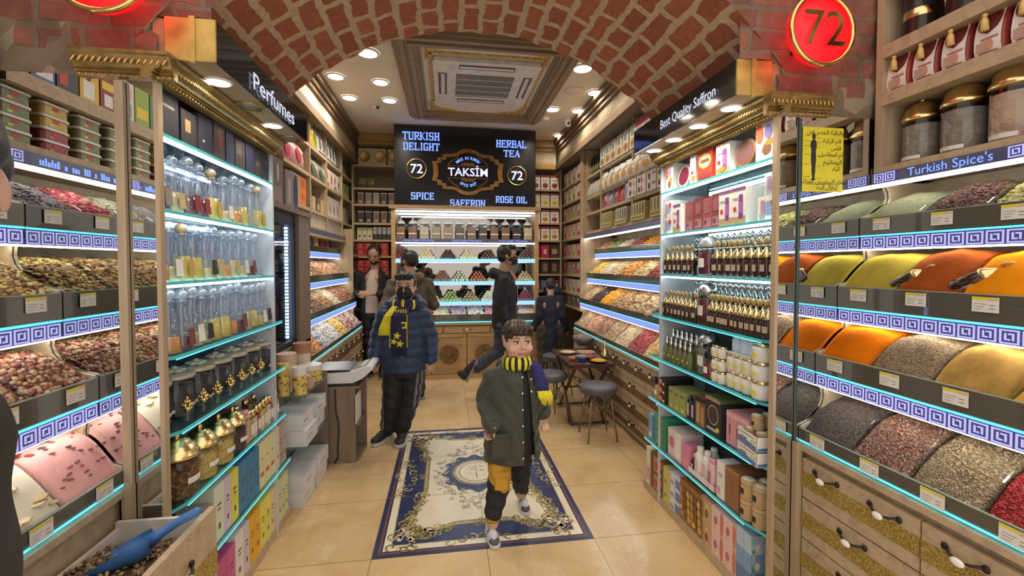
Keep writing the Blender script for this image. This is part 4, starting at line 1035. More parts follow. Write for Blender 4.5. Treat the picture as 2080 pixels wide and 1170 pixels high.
def big_jar(label, loc, fill, lid, knob, r=.052, h=.15, tagc=WHT, lidm=None, rz=F1, name='glass_jar'):
    t = thing(name, label, 'jar', loc, rz)
    MB().lathe([(r * .94, 0), (r, .008), (r, h * .86), (r * .82, h)], 20, 0).build('glass_body', GLASS, t)
    MB().lathe([(r * .92, .006), (r * .95, .012), (r * .95, h * .8), (r * .9, h * .82)], 20).build('contents', fill, t)
    pr = [(r * .86, h), (r * .95, h + .006), (r * .95, h + .022), (r * .78, h + .04), (r * .4, h + .056), (r * .1, h + .062)]
    MB().lathe(pr, 20).build('lid', lidm or STEEL, t)
    if knob: MB().ball((0, 0, h + .07), r * .2, 10).build('knob', lidm or STEEL, t)
    if tagc:
        l = MB()
        for k in range(4):
            a0, a1 = -pi / 2 - .5 + k * .25, -pi / 2 - .25 + k * .25; q = r * 1.015
            l.quad((q * cos(a0), q * sin(a0), h * .3), (q * cos(a1), q * sin(a1), h * .3), (q * cos(a1), q * sin(a1), h * .62), (q * cos(a0), q * sin(a0), h * .62))
        l.build('label', cm(tagc), t)
    return t
big_jar('large clear jar of dark red syrup among gold-capped jars on the upper jar shelf', (1.385, 2.17, 1.468), mat('dark_red_syrup', (.10, .01, .015), .15), None, False, .055, .15, WHT, mat('clear_lid', (.5, .52, .55), .1, .3))
big_jar('large jar with steel dome lid and paper label on the lower jar shelf', (1.385, 2.18, 1.207), mat('dark_red_syrup', (.10, .01, .015)), None, True, .05, .165, CREAMC)
big_jar('large grey jar with steel dome lid on the bottle and white jar shelf', (1.395, 2.18, .935), mat('grey_syrup', (.22, .20, .18), .3), None, True, .056, .17, WHT)
big_jar('jar of dark red paste with black lid before the steel-lidded jar', (1.355, 2.10, .935), mat('red_paste', (.16, .012, .02), .3), None, False, .034, .105, WHT, BLACK)
big_jar('amber honey jar with black lid at the far end of the black box shelf', (1.36, 2.655, .66), mat('amber_honey', (.62, .28, .02), .2), None, False, .034, .10, WHT, BLACK)
# clear oil bottles with pale stoppers
def oil_bottle():
    t = thing('oil_bottle', 'x', 'bottle')
    MB().lathe([(.017, 0), (.019, .004), (.019, .075), (.009, .095), (.008, .11)], 12).build('bottle_body', mat('green_oil', (.16, .17, .07), .15), t)
    MB().lathe([(.013, .1), (.014, .104), (.014, .115), (.006, .135), (.009, .145), (.003, .15)], 12).build('stopper', SILC, t)
    l = MB().box(-.006, .006, -.0205, -.019, .03, .045); l.build('sticker', YEL, t); return t
OB = Proto(oil_bottle())
for r_, x in enumerate((1.36, 1.42)):
    for i, y in enumerate(span(2.62, 2.30, 7)): OB.put((x, y - r_ * .02, .935), F1, 'small green oil bottle with silver stopper, %s row, %s' % (('front', 'rear')[r_], nth(i, 7)), 1.0 + .28 * r_, 'oil bottles on the white jar shelf')
# white cream jars
def cream_jar(col, lid, r, h, stick=True):
    t = thing('cream_jar', 'x', 'jar')
    MB().lathe([(r * .86, 0), (r, h * .1), (r, h * .72), (r * .8, h * .86)], 16).build('jar_body', mat('cream_%d' % int(r * 1000), col, .25, 0, .03), t)
    MB().lathe([(r * .86, h * .85), (r * .88, h * .87), (r * .88, h), (r * .8, h * 1.01)], 16).build('lid', lid, t)
    if stick: MB().box(-r * .35, r * .35, -r * 1.02, -r * .96, h * .3, h * .5).build('sticker', YEL, t)
    return t
CJ = Proto(cream_jar((.72, .70, .64), GOLDC, .026, .062)); CB = Proto(cream_jar((.62, .72, .86), mat('white_cap', (.8, .82, .84), .3), .036, .082, False)); CR = Proto(cream_jar((.76, .75, .72), GOLDC, .044, .082))
for zi in range(3):
    for i, y in enumerate((2.045, 1.995)): CJ.put((1.352, y, .9355 + zi * .0632), F1, 'small cream jar with yellow sticker, %s column, %s' % (('far', 'near')[i], ('bottom', 'middle', 'top')[zi]), .95, 'small stickered cream jars')
for zi in range(2):
    for i, y in enumerate((1.935, 1.88, 1.825)): CJ.put((1.372, y - .0, .9355 + zi * .083), F1, 'white cream jar under the thin tray, %s of three, %s' % (('far one', 'middle one', 'near one')[i], ('lower row', 'upper row')[zi]), 1.32, 'white cream jars under the tray')
tag(MB().box(1.345, 1.47, 1.79, 1.965, 1.103, 1.107).build('display_tray', PAPER), 'thin white tray carrying pale blue jars over the cream jars', 'tray')
for i, y in enumerate((1.935, 1.88, 1.825)): CB.put((1.40, y, 1.107), F1, 'pale blue white jar on the thin tray, %s' % ('farthest', 'middle', 'nearest the mirror')[i], .95, 'pale blue jars on the tray')
for i, (y, z, w_) in enumerate(((1.742, .9355, 'bottom of the near stack'), (1.742, 1.0185, 'middle of the near stack'), (1.742, 1.1015, 'top of the near stack'), (1.715, .9355, 'bottom of the rear stack'), (1.715, 1.0185, 'middle of the rear stack'))):
    CR.put((1.372 if i < 3 else 1.475, y, z), F1, 'round white cream jar with gold lid, ' + w_, 1, 'round cream jars by the mirror edge')

# ---------------------------------------------------------------- saffron boxes on the two top shelves
FLOW = [(.3, .72, .12, .42, BRN, 'o'), (.42, .9, .35, .5, ORG, 'o'), (.4, .75, .5, .85, (.22, .18, .5), 'o'), (0, .36, .45, .9, (.75, .12, .05), 'o')]
def S(name, label, d, base, pat, y, z, x=None, cat='box', grp='saffron boxes', rz=0): return carton(name, label, cat, grp, d, base, pat, ((x or 1.34 + d[1] / 2), y, z), F1 + rz)
WIN = [(0, 1, 0, .22, KRA), (.1, .5, .2, .32, WHT), (.52, .8, .15, .8, PURP), (.58, .74, .3, .6, (.45, .15, .5)), (.14, .34, .36, .48, RED), (.1, .5, .68, .72, (.3, .28, .3))]
S('saffron_box', 'small white saffron box with crocus print, far end of the top shelf', (.085, .06, .165), WHT, tuple(FLOW), 2.52, 1.97)
S('saffron_box', 'narrow white saffron box beside the small round tin on the top shelf', (.055, .07, .155), WHT, ((.2, .6, .35, .45, RED), (.3, .9, .1, .3, ORG), (.2, .7, .7, .75, (.3, .3, .3))), 2.265, 1.97)
S('saffron_box', 'red saffron box with cream and gold oval on the top shelf', (.13, .06, .175), (.55, .05, .03), ((.08, .92, .35, .8, YLW, 'o'), (.14, .86, .4, .75, CREAMC, 'o'), (.2, .8, .52, .62, BRN), (.1, .9, .05, .2, DRED)), 2.15, 1.97)
S('saffron_box', 'white windowed saffron box with purple pane on the top shelf', (.11, .09, .15), WHT, tuple(WIN) + ((.2, .75, .08, .25, ORG, 'o'),), 2.0, 1.97)
S('saffron_box', 'big white saffron box with violet flower and red swirl by the mirror', (.13, .09, .175), WHT, tuple(FLOW), 1.70, 1.97)
def round_tin(label, y, z, r, c1, c2, x=1.37):
    t = thing('round_tin', label, 'tin', (x, y, z), F1); T = Matrix.Translation((0, 0, r)) @ Matrix.Rotation(pi / 2 - .12, 4, 'X')
    MB().lathe([(r, -.012), (r, .01), (r * .94, .014)], 28, 0, T, False).build('tin_body', cm(c1, .25), t); MB().lathe([(r * .8, .0142), (r * .8, .0152), (r * .3, .0156)], 28, 0, T, False).build('tin_face', cm(c2, .2), t)
round_tin('small round saffron tin with crimson centre standing on the top shelf', 2.385, 1.97, .065, (.55, .48, .42), (.16, .02, .05)); round_tin('round brown saffron tin standing beside the big white box', 1.86, 1.97, .07, (.22, .10, .05), (.14, .05, .05))
BLUF = [(.2, .9, .2, .8, (.3, .42, .75), 'o'), (.15, .35, .1, .85, (.55, .3, .35)), (.65, .95, .55, .85, RED, 'o'), (.1, .35, .05, .3, (.4, .4, .42))]
for zi in range(2):
    S('saffron_box', 'white box with blue crocus, far stack on the second shelf, %s' % ('bottom', 'top')[zi], (.09, .10, .10), WHT, tuple(BLUF), 2.535, 1.715 + zi * .1005)
    S('saffron_box', 'white box with blue crocus, stack by the mirror on the second shelf, %s' % ('bottom', 'top')[zi], (.12, .10, .105), WHT, tuple(BLUF), 1.70, 1.715 + zi * .1055, 1.40 + .03 * zi)
S('saffron_box', 'white windowed box with purple lid stripe, far one on the second shelf', (.085, .09, .165), WHT, tuple(WIN) + ((0, 1, .93, 1, PURP),), 2.43, 1.715)
for i, y in enumerate((2.33, 2.24, 2.155, 2.075)):
    S('saffron_box', 'dark crimson saffron box with clear pocket, %s on the second shelf' % nth(i, 4), (.08, .08, .165 + .01 * (i % 2)), (.20, .04, .05) if i % 2 else (.30, .06, .06), ((.08, .92, .08, .35, (.35, .14, .14)), (.15, .45, .14, .28, (.12, .05, .09)), (.2, .8, .5, .85, (.25, .09, .1))), y, 1.715, 1.40)
for i, y in enumerate((1.975, 1.875)): S('saffron_box', 'white windowed box with purple lid stripe, %s of the near pair' % ('far', 'near')[i], (.098, .12, .17), WHT, tuple(WIN) + ((0, 1, .93, 1, PURP),), y, 1.715)
# ---------------------------------------------------------------- boxes and toiletries on the two lower shelves and the plinth
for k, (y, x) in enumerate(((2.565, 1.375), (2.565, 1.47))):
    for zi in range(3): S('soap_box', 'black soap box with pink flowers, %s stack, %s' % (('front', 'rear')[k], ('bottom', 'middle', 'top')[zi]), (.085, .09, .052), BLK, ((.0, .5, .05, .95, (.45, .08, .14), 'o'), (.55, .8, .2, .5, YLW), (.1, .4, .3, .8, PNK, 'o')), y, .66 + zi * .0525, x, 'box', 'flowered soap boxes')
for i, y in enumerate((2.475, 2.41, 2.345)): S('soap_box', 'olive green soap carton with yellow sticker, %s' % nth(i, 3), (.062, .15, .125), OLV, ((.3, .7, .1, .25, YLW), (.2, .8, .75, .85, (.15, .16, .05))), y, .66, None, 'box', 'olive soap cartons')
for i, y in enumerate((2.29, 2.245)):
    o = MB().lathe([(.016, 0), (.018, .005), (.018, .105), (.009, .115), (.009, .13)], 12).box(-.009, .009, -.0188, -.017, .02, .09, 1).build('shampoo_bottle', [BLACK, cm((.55, .45, .45))], None, (1.36, y, .66), F1); tag(o, 'slim black bottle with pale label, %s of two before the gold box' % ('far', 'near')[i], 'bottle', 'slim black bottles')
S('gift_box', 'brown and gold gift box beside the slim black bottles', (.09, .12, .155), BRN, ((.1, .45, .1, .8, KRA), (.55, .9, .05, .7, (.4, .25, .08)), (.0, 1, .85, 1, BLK)), 2.165, .66)
S('gift_box', 'large black box with copper hexagon window on the black box shelf', (.13, .26, .165), (.028, .028, .032), ((.15, .85, .3, .92, KRA, 'o'), (.2, .8, .34, .88, (.05, .035, .04), 'o'), (.1, .8, .12, .2, (.5, .5, .5)), (.72, .9, .16, .28, YLW)), 2.05, .66)
S('gift_box', 'flat green and pink box lying on top of the black box', (.13, .2, .022), (.13, .15, .06), ((0, 1, 0, .45, PNK), (.2, .8, .55, .95, OLV)), 2.07, .8255, 1.45)
for i, y in enumerate((1.93, 1.875, 1.82)): S('soap_box', 'pink perforated carton on the black box shelf, %s' % nth(i, 3), (.052, .18, .16), (.72, .34, .36), ((.3, .7, .1, .8, (.6, .26, .28)), (.4, .6, .3, .6, (.25, .08, .1)), (0, 1, .85, .93, (.8, .5, .5))), y, .66, 1.44, 'box', 'pink cartons')
def tray_box(z, n):
    t = thing('display_box', 'white and blue cardboard counter tray by the mirror, %s of the two' % n, 'display tray', (1.395, 1.745, z), F1 - .12)
    b = MB(); w, d, h = .15, .17, .062
    for q in ((-w / 2, w / 2, -d / 2, -d / 2 + .003, 0, h), (-w / 2, w / 2, d / 2 - .003, d / 2, 0, h + .02), (-w / 2, -w / 2 + .003, -d / 2, d / 2, 0, h), (w / 2 - .003, w / 2, -d / 2, d / 2, 0, h), (-w / 2, w / 2, -d / 2, d / 2, 0, .004)): b.box(*q)
    f = -d / 2 - .0008
    b.quad((-.07, f, .005), (.07, f, .005), (.07, f, .02), (-.07, f, .028), 1); b.quad((-.05, f - .0004, .022), (.0, f - .0004, .022), (.0, f - .0004, .034), (-.05, f - .0004, .034), 2); b.quad((-.065, f, .048), (.06, f, .05), (.06, f, .054), (-.065, f, .052), 2)
    for k in range(6): b.ball((.03 + .008 * k, f, .03 + .006 * (k % 3)), (.006, .001, .006), 8, 3 if k % 2 else 4)
    b.quad((w / 2 + .0008, -.08, .005), (w / 2 + .0008, .08, .005), (w / 2 + .0008, .08, .03), (w / 2 + .0008, -.08, .015), 1)
    b.build('tray', [PAPER, cm(BLU), cm((.2, .22, .25)), cm((.4, .55, .2)), cm((.75, .6, .4))], t)
tray_box(.66, 'lower'); tray_box(.727, 'upper')
WOODJ = wood('bamboo', (0.52, 0.36, 0.19)); BARK = wood('turned_wood', (0.33, 0.20, 0.09))
def wood_jar():
    t = thing('wooden_jar', 'x', 'jar')
    MB().lathe([(.025, 0), (.027, .003), (.027, .05), (.0265, .052)], 16).build('jar_body', WOODJ, t); MB().lathe([(.0275, .053), (.0278, .056), (.0278, .066), (.025, .068)], 16).build('lid', WOODJ, t); MB().lathe([(.021, .068), (.021, .0695), (.005, .0698)], 14).build('lid_disc', cm((.8, .76, .66)), t)
    MB().box(-.007, .007, -.0285, -.026, .02, .038).build('label', DARK, t); return t
WJ = Proto(wood_jar())
for i, (x, y, z, l) in enumerate(((1.355, 1.782, .732, 'front far corner'), (1.36, 1.722, .732, 'front near corner'), (1.412, 1.785, .732, 'middle far side'), (1.415, 1.725, .732, 'middle near side'), (1.36, 1.75, .80, 'raised in front'), (1.415, 1.755, .80, 'raised in the middle'), (1.44, 1.70, .80, 'raised at the back'))):
    WJ.put((x, y, z), F1, 'small wooden jar in the white counter tray, ' + l, .95, 'wooden jars in the counter tray')
S('tissue_box', 'blue and white box with orange spot behind the wooden jars', (.1, .06, .17), (.4, .5, .62), ((.1, .9, .1, .5, BLU), (.4, .75, .3, .55, ORG, 'o'), (.1, .9, .6, .95, (.55, .65, .75))), 1.70, .66, 1.545)
# shelf one
S('soap_box', 'slim sky blue box at the far end of the lowest glass shelf', (.05, .03, .165), (.2, .36, .62), ((.2, .8, .1, .3, WHT),), 2.745, .365)
for zi in range(4):
    for k in range(2): S('soap_box', 'green soap box with window, %s stack, %s layer' % (('front', 'rear')[k], ('bottom', 'second', 'third', 'top')[zi]), (.13, .09, .049), (.05, .30, .16), ((.08, .5, .15, .85, (.12, .38, .2)), (.55, .92, .15, .85, (.10, .20, .08)), (.6, .85, .3, .7, (.3, .28, .1))), 2.62 - .0 * k, .365 + zi * .0495, 1.385 + k * .092, 'box', 'green soap boxes')
S('gift_box', 'pink and white rose gift box on the lowest glass shelf', (.15, .14, .17), (.78, .62, .60), ((.1, .5, .35, .75, (.65, .2, .25), 'o'), (.55, 1, .0, 1, WHT), (0, 1, .0, .1, PNK)), 2.43, .365)
S('gift_box', 'bright pink carton next to the rose gift box', (.075, .07, .135), (.78, .25, .40), ((.2, .8, .2, .4, PNK),), 2.305, .365)
tag(MB().box(1.335, 1.46, 2.02, 2.265, .366, .37).box(1.335, 1.338, 2.02, 2.265, .366, .40).box(1.335, 1.46, 2.02, 2.023, .366, .40).build('display_tray', cm((.82, .68, .66))), 'low pale pink cardboard tray holding lotion bottles', 'tray')
def lotion(col, cap, lab):
    t = thing('lotion_bottle', 'x', 'bottle'); MB().lathe([(.023, 0), (.025, .006), (.025, .11), (.016, .125)], 14).build('bottle_body', cm(col, .3), t); MB().lathe([(.015, .125), (.016, .127), (.016, .148), (.013, .15)], 14).build('cap', cm(cap, .3), t)
    MB().box(-.011, .011, -.0262, -.024, .03, .09).build('label', cm(lab), t); return t
LW, LP = Proto(lotion(WHT, WHT, (.72, .5, .52))), Proto(lotion((.75, .45, .50), (.78, .35, .45), (.35, .2, .25)))
o = MB().lathe([(.018, 0), (.018, .07), (.008, .08)], 12).lathe([(.009, .08), (.009, .11), (.007, .112)], 10, 1).box(-.01, .01, -.0188, -.017, .02, .055, 2).build('serum_bottle', [BLACK, GOLDC, cm((.5, .35, .4))], None, (1.36, 2.245, .37), F1); tag(o, 'small black bottle with gold cap at the front of the lotion tray', 'bottle')
for i, (x, y) in enumerate(((1.365, 2.195), (1.37, 2.135), (1.425, 2.165))): LW.put((x, y, .37), F1, 'white lotion bottle in the pink tray, ' + ('far front one', 'middle front one', 'rear one')[i], 1.12, 'lotion bottles in the tray')
LP.put((1.36, 2.07, .37), F1, 'pink lotion bottle at the near end of the pink tray', 1.05, 'lotion bottles in the tray')
S('gift_box', 'tall white carton between the lotion bottles and the copper boxes', (.06, .09, .185), WHT, ((.1, .5, .1, .3, PNK), (.2, .8, .6, .7, (.6, .45, .45))), 1.982, .365)
for i in range(4): S('gift_box', 'copper brown carton on the lowest glass shelf, %s in its row' % ('front one', 'second one', 'third one', 'rear one')[i], (.1, .055, .185), (.30, .13, .05), ((.2, .5, .62, .82, (.22, .12, .1), 'o'), (.2, .5, .25, .45, (.25, .15, .13), 'o'), (0, 1, .93, 1, (.4, .2, .1))), 1.895, .365, 1.368 + i * .058)
WJ2 = []
for zi in range(2):
    for i, (x, y) in enumerate(((1.364, 1.805), (1.43, 1.775), (1.372, 1.735))): WJ.put((x, y, .3655 + zi * .093), F1, 'large wooden jar with white top, %s, %s' % (('far one', 'rear one', 'near one')[i], ('lower layer', 'stacked on top')[zi]), 1.33, 'large wooden jars')
# plinth
PL = .055
S('gift_box', 'little cream carton at the far end of the plinth', (.06, .06, .24), CREAMC, ((.1, .9, .1, .45, PNK),), 2.768, PL)
for zi in range(2): S('gift_box', 'brown patterned gift box on the plinth, %s' % ('bottom', 'top')[zi], (.17, .16, .115), (.17, .09, .04), ((.3, .62, .1, .9, (.55, .3, .2)), (.35, .57, .2, .7, RED, 'o'), (.7, .9, .4, .9, ORG, 'o'), (.78, .9, .05, .2, YLW)), 2.65, PL + zi * .1155)
S('gift_box', 'tall yellow carton on the plinth', (.085, .09, .215), (.62, .52, .17), ((.2, .5, .15, .25, (.3, .28, .1)), (.2, .5, .55, .65, (.3, .28, .1))), 2.518, PL)
for zi in range(3): S('gift_box', 'white box with blue waves on the plinth, %s of the stack' % ('bottom', 'middle', 'top')[zi], (.11, .14, .073), (.62, .66, .74), ((.55, 1, .0, .7, (.14, .2, .5)), (.0, .4, .1, .35, (.3, .36, .6)), (.1, .4, .5, .9, WHT, 'o')), 2.418, PL + zi * .0735)
S('gift_box', 'large gold brown box of printed nuts on the plinth', (.21, .17, .235), (.30, .14, .04), tuple((.05 + .17 * (k % 6), .2 + .17 * (k % 6), .08 + .2 * (k // 6), .26 + .2 * (k // 6), ((.45, .26, .07), (.2, .08, .03), (.55, .36, .1))[k % 3], 'o') for k in range(24)) + ((.1, .2, .3, .4, YLW, 'o'), (.75, .85, .15, .25, YLW, 'o')), 2.256, PL)
for zi in range(2):
    S('gift_box', 'tan carton with brown waves on the plinth, %s' % ('bottom', 'top')[zi], (.095, .15, .122), (.52, .34, .20), ((.0, .25, .0, 1, (.32, .16, .07), 'o'), (.4, .7, .2, .55, BRN, 'o'), (.5, .75, .7, .8, YLW)), 2.10, PL + zi * .1225)
    for i, y in enumerate((2.003, 1.906)): S('gift_box', 'pink carton with red waves on the plinth, %s column, %s' % (('far', 'near')[i], ('bottom', 'top')[zi]), (.095, .15, .122), (.74, .52, .50), ((.72, 1.0, .0, 1, (.55, .18, .13), 'o'), (.2, .5, .3, .65, (.5, .12, .2), 'o'), (.15, .35, .1, .2, YLW)), y, PL + zi * .1225)
for zi in range(3):
    for k in range(3): carton('tissue_box', 'pale blue carton stacked below the large wooden jars, %s column, %s' % (('front', 'middle', 'rear')[k], ('bottom', 'middle', 'top')[zi]), 'box', 'pale blue cartons', (.06, .10, .085), ((.12, .2, .42), (.2, .34, .55), (.42, .54, .66))[zi], ((.3, .75, .15, .6, (.7, .66, .55), 'o'), (.0, .4, .5, 1, (.35, .5, .6), 'o'), (.1, .3, .1, .3, GRN)), (1.37 + k * .062, 1.805, PL + zi * .0855), 0)
# a framed booklet look: yellow poster taped to the mirror
def poster():
    t = thing('poster', 'yellow poster with black figure and arabic lines taped on the saffron-side mirror', 'poster', (1.527, YM - .002, 1.826), 0)
    MB().box(-.094, .094, -.001, .0005, 0, .262).build('sheet', mat('yellow_sheet', (.70, .60, .03), .55), t)
    f = MB(); fx = -.042
    for (z, w) in ((.222, .009), (.212, .006), (.205, .012), (.19, .015), (.175, .013), (.16, .011), (.145, .013), (.125, .013), (.105, .009), (.09, .009), (.07, .007), (.05, .006), (.045, .012)): pass
    pr = [(.006, .235), (.010, .228), (.008, .216), (.004, .212), (.015, .204), (.017, .185), (.012, .165), (.014, .145), (.013, .12), (.010, .10), (.010, .08), (.006, .056), (.014, .047)]
    f.add([(fx - w, -.0016, z) for w, z in pr] + [(fx + w * .7, -.0016, z) for w, z in pr[::-1]], [tuple(range(2 * len(pr)))], 0)
    f.build('figure', DARK, t)
    x = MB()
    lines = ['\uFEE6\uFE98\uFED3 \uFEAE\uFEBC\uFEA8\uFEDF\uFE8D \uFE94\uFE92\uFED7\uFEAE\uFEDF\uFE8D\uFEED', '\uFE94\uFE92\uFEDB\uFEAE\uFEDF\uFE8D \uFEE2\uFEDF\uFE8D', '\uFEB2\uFEE0\uFED7', '\uFEDE\uFEBB\uFE8E\uFED4\uFEE4\uFEDF\uFE8D \uFEE2\uFEDF\uFE8D', '\uFEE1\uFEB0\uFEF4\uFE97\uFE8E\uFEE3\uFEED\uFEAE\uFEDF\uFE8D', '\uFEA9\uFE8E\uFE92\uFEDF\uFE8D', '\uFED9\uFEAE\uFEE4\uFEDF\uFE8D \uFEE5\uFEED\uFEAE\uFEE4\uFEE0\uFEB4\uFEDF\uFE8D \uFEDA\uFEE4\uFEB3', '\uFEA9\uFEAE\uFE92\uFEDF\uFE8D \uFEDD\uFE8E\uFED4\uFEF4\uFEDB']
    for i, (l, z, cx) in enumerate(zip(lines, (.234, .2, .172, .145, .115, .088, .034, .012), (.01, .04, .06, .04, .045, .06, .01, .02))): put_text(x, l, Matrix.Translation((cx, -.0018, z)) @ STAND, .024, .006, 0)
    for z in (.225, .205, .185, .15, .11, .06): x.box(-.085, -.06, -.0016, -.0013, z, z + .0012); x.box(-.028, -.012, -.0016, -.0013, z - .006, z - .0048)
    x.box(-.07, .08, -.0016, -.0013, .03, .0315); x.box(-.01, .07, -.0016, -.0013, .007, .0085)
    x.build('printed_text', DARK, t)
poster()
# ================================================================ perfume side
def L(y, x=1.355, z=0): return (sx(-1, x), y, z)
def SL(name, label, d, base, pat, y, z, x=None, cat='box', grp=None, rz=0): return carton(name, label, cat, grp, d, base, pat, (sx(-1, x or 1.34 + d[1] / 2), y, z), F_1 + rz)
# dark gift boxes on the top shelf
DN = (.02, .02, .032)
tops = [(1.70, .13, .17, DN, ((.2, .8, .6, .66, (.3, .28, .25)),)), (1.83, .10, .13, (.03, .026, .03), ((.25, .6, .4, .75, (.3, .2, .1)),)), (1.945, .10, .15, (.03, .03, .05), ((.3, .4, .3, .36, WHT),)), (2.055, .09, .155, (.06, .04, .04), ((.3, .8, .3, .9, (.22, .06, .04), 'o'),)), (2.15, .075, .16, (.025, .035, .09), ()),
        (2.245, .10, .14, (.04, .032, .032), ((.1, .6, .5, .9, (.10, .085, .08)),)), (2.35, .09, .15, (.02, .025, .06), ()), (2.445, .085, .145, (.03, .027, .03), ((.2, .8, .4, .6, (.08, .07, .075)),)), (2.535, .085, .15, (.03, .03, .05), ((.4, .7, .6, .75, (.12, .12, .14)),))]
for i, (y, w_, h, c, p) in enumerate(tops): SL('perfume_box', 'dark perfume gift box on the top perfume shelf, %s' % nth(i, 9, 'left'), (w_, .12, h), c, p, y, 1.97, None, 'box', 'dark perfume boxes')
for i in range(4): SL('perfume_box', 'dark boxed perfume standing behind the front row on the top shelf, %s' % nth(i, 4, 'left'), (.16, .09, .19), (.03, .03, .04), ((.1, .9, .8, .85, (.08, .07, .07)),), 1.74 + .22 * i, 1.97, 1.52, 'box', 'rear dark perfume boxes')
FLASK = glass('flask_glass', (.90, .93, .98), .10, .07, (.82, .87, .95), .05, 1.4)
BALLG = glass('stopper_glass', (.86, .91, .98), .22, .2, (.84, .88, .95), .04, 1.5)
WOODB = mat('wood_ball', (.62, .44, .26), .3)
def flask(liq, lab, ball, fill=.3):
    t = thing('perfume_bottle', 'x', 'bottle')
    MB().lathe([(.040, 0), (.042, .004), (.036, .07), (.024, .145), (.017, .17), (.017, .185), (.021, .188), (.021, .194)], 16).build('flask', FLASK, t)
    h = .145 * fill + .02
    if liq: MB().lathe([(.037, .004), (.039, .008), (.040 - .12 * h, h)], 16).build('perfume', mat('perfume_%02d%02d' % (int(liq[0] * 99), int(liq[2] * 99)), liq, .1, 0, .05), t)
    b = MB(); b.lathe([(.012, .185), (.012, .2)], 10); b.ball((0, 0, .214), .0225, 12, 0, 8); b.build('stopper', ball, t)
    if lab:
        l = MB(); l.add([(-.024, -.0425, .02), (.024, -.0425, .02), (.020, -.0375, .085), (-.020, -.0375, .085)], [(0, 1, 2, 3)]); l.build('label', cm(lab), t)
    return t
AMB, YEO, PAL, NONE = (.70, .28, .02), (.66, .50, .05), (.64, .56, .25), None
PB = {k: Proto(flask(*v)) for k, v in {'navy': ((.03, .03, .06), (.30, .26, .2), WOODB, .8), 'pale': (PAL, (.50, .44, .22), BALLG, .45), 'red': ((.12, .012, .02), (.26, .03, .04), BALLG, .4), 'gold': (YEO, (.52, .36, .08), WOODB, .55), 'clear': (None, None, BALLG), 'amber': (AMB, None, BALLG, .28), 'white': (PAL, WHT, BALLG, .25), 'black': (PAL, (.03, .025, .03), BALLG, .2), 'brown': (AMB, (.12, .05, .03), WOODB, .3), 'lime': (YEO, None, BALLG, .5), 'plum': ((.12, .02, .03), (.2, .06, .06), BALLG, .25)}.items()}
NM = {'navy': 'navy perfume flask with wooden ball stopper', 'pale': 'pale labelled perfume flask', 'red': 'red labelled perfume flask', 'gold': 'golden perfume flask with wooden stopper', 'clear': 'clear glass perfume flask', 'amber': 'clear flask with amber perfume', 'white': 'white labelled perfume flask', 'black': 'black labelled perfume flask', 'brown': 'brown labelled flask with wooden stopper', 'lime': 'yellow filled perfume flask', 'plum': 'plum filled perfume flask'}
def flasks(z, row, keys, y0, y1, x, where, sc=1.0):
    n = len(keys)
    for i, k in enumerate(keys): PB[k].put((sx(-1, x + rnd.uniform(-.006, .006)), y0 + (y1 - y0) * i / (n - 1), z), F_1, '%s, %s in the %s row, %s perfume shelf' % (NM[k], nth(i, n, 'left'), row, where), sc * rnd.uniform(.94, 1.05), 'perfume flasks')
flasks(1.715, 'front', ['navy', 'pale', 'red', 'red', 'gold', 'white', 'amber', 'lime', 'clear', 'gold'], 1.69, 2.50, 1.375, 'second', .93)
flasks(1.715, 'rear', ['clear'] * 7, 1.70, 2.42, 1.50, 'second', .98)
flasks(1.468, 'front', ['amber', 'white', 'gold', 'lime', 'black', 'pale', 'amber', 'pale', 'white', 'plum', 'clear'], 1.68, 2.44, 1.375, 'third', .93)
flasks(1.468, 'rear', ['clear'] * 8, 1.70, 2.42, 1.50, 'third', .98)
flasks(1.207, 'front', ['amber', 'plum', 'white', 'black', 'lime', 'lime', 'amber', 'plum', 'pale', 'lime', 'white', 'black'], 1.735, 2.56, 1.375, 'fourth', .98)
flasks(1.207, 'rear', ['clear', 'brown', 'clear', 'clear', 'clear', 'amber', 'clear', 'clear', 'clear', 'clear'], 1.70, 2.50, 1.50, 'fourth', 1.05)
# dark jars with pale flower lids, tiny crown-stoppered bottles before them
PETAL = mat('pale_petals', (.72, .68, .58), .45)
def flower_jar():
    t = thing('flower_lid_jar', 'x', 'jar')
    MB().lathe([(.047, 0), (.05, .006), (.05, .125), (.046, .135)], 18).build('glass_body', GLASS, t); MB().lathe([(.045, .005), (.047, .01), (.047, .112)], 16).build('contents', mat('black_oud', (.025, .018, .02), .35, 0, .4, 60), t)
    MB().lathe([(.051, .132), (.053, .136), (.052, .146), (.035, .152)], 18).build('lid', mat('pale_lid', (.52, .46, .35), .35, .3), t)
    f = MB()
    for k in range(6): a = k * pi / 3; f.ball((.018 * cos(a), .018 * sin(a), .158), (.015, .012, .007), 7, 0, 4, None)
    f.ball((0, 0, .166), .009, 8); f.build('lid_flower', PETAL, t)
    g = MB()
    for k in range(3): g.box(-.026 + .017 * k, -.011 + .017 * k, -.0525, -.0505, .03 + .004 * k, .041 + .004 * k)
    g.build('label', cm((.62, .56, .50)), t); return t
def crown_bottle():
    t = thing('crown_bottle', 'x', 'bottle')
    MB().lathe([(.016, 0), (.018, .003), (.018, .026), (.008, .034), (.007, .042)], 12).build('bottle_body', GLASS, t)
    f = MB(); f.lathe([(.009, .04), (.009, .046), (.016, .05), (.017, .056)], 10)
    for k in range(6): a = k * pi / 3; f.ball((.013 * cos(a), .013 * sin(a), .064), .0065, 6, 0, 4); f.ball((.007 * cos(a + .5), .007 * sin(a + .5), .076), .006, 6, 0, 4)
    f.ball((0, 0, .088), .006, 6); f.build('crown_stopper', GOLDC, t); return t
FJ, KB = Proto(flower_jar()), Proto(crown_bottle())
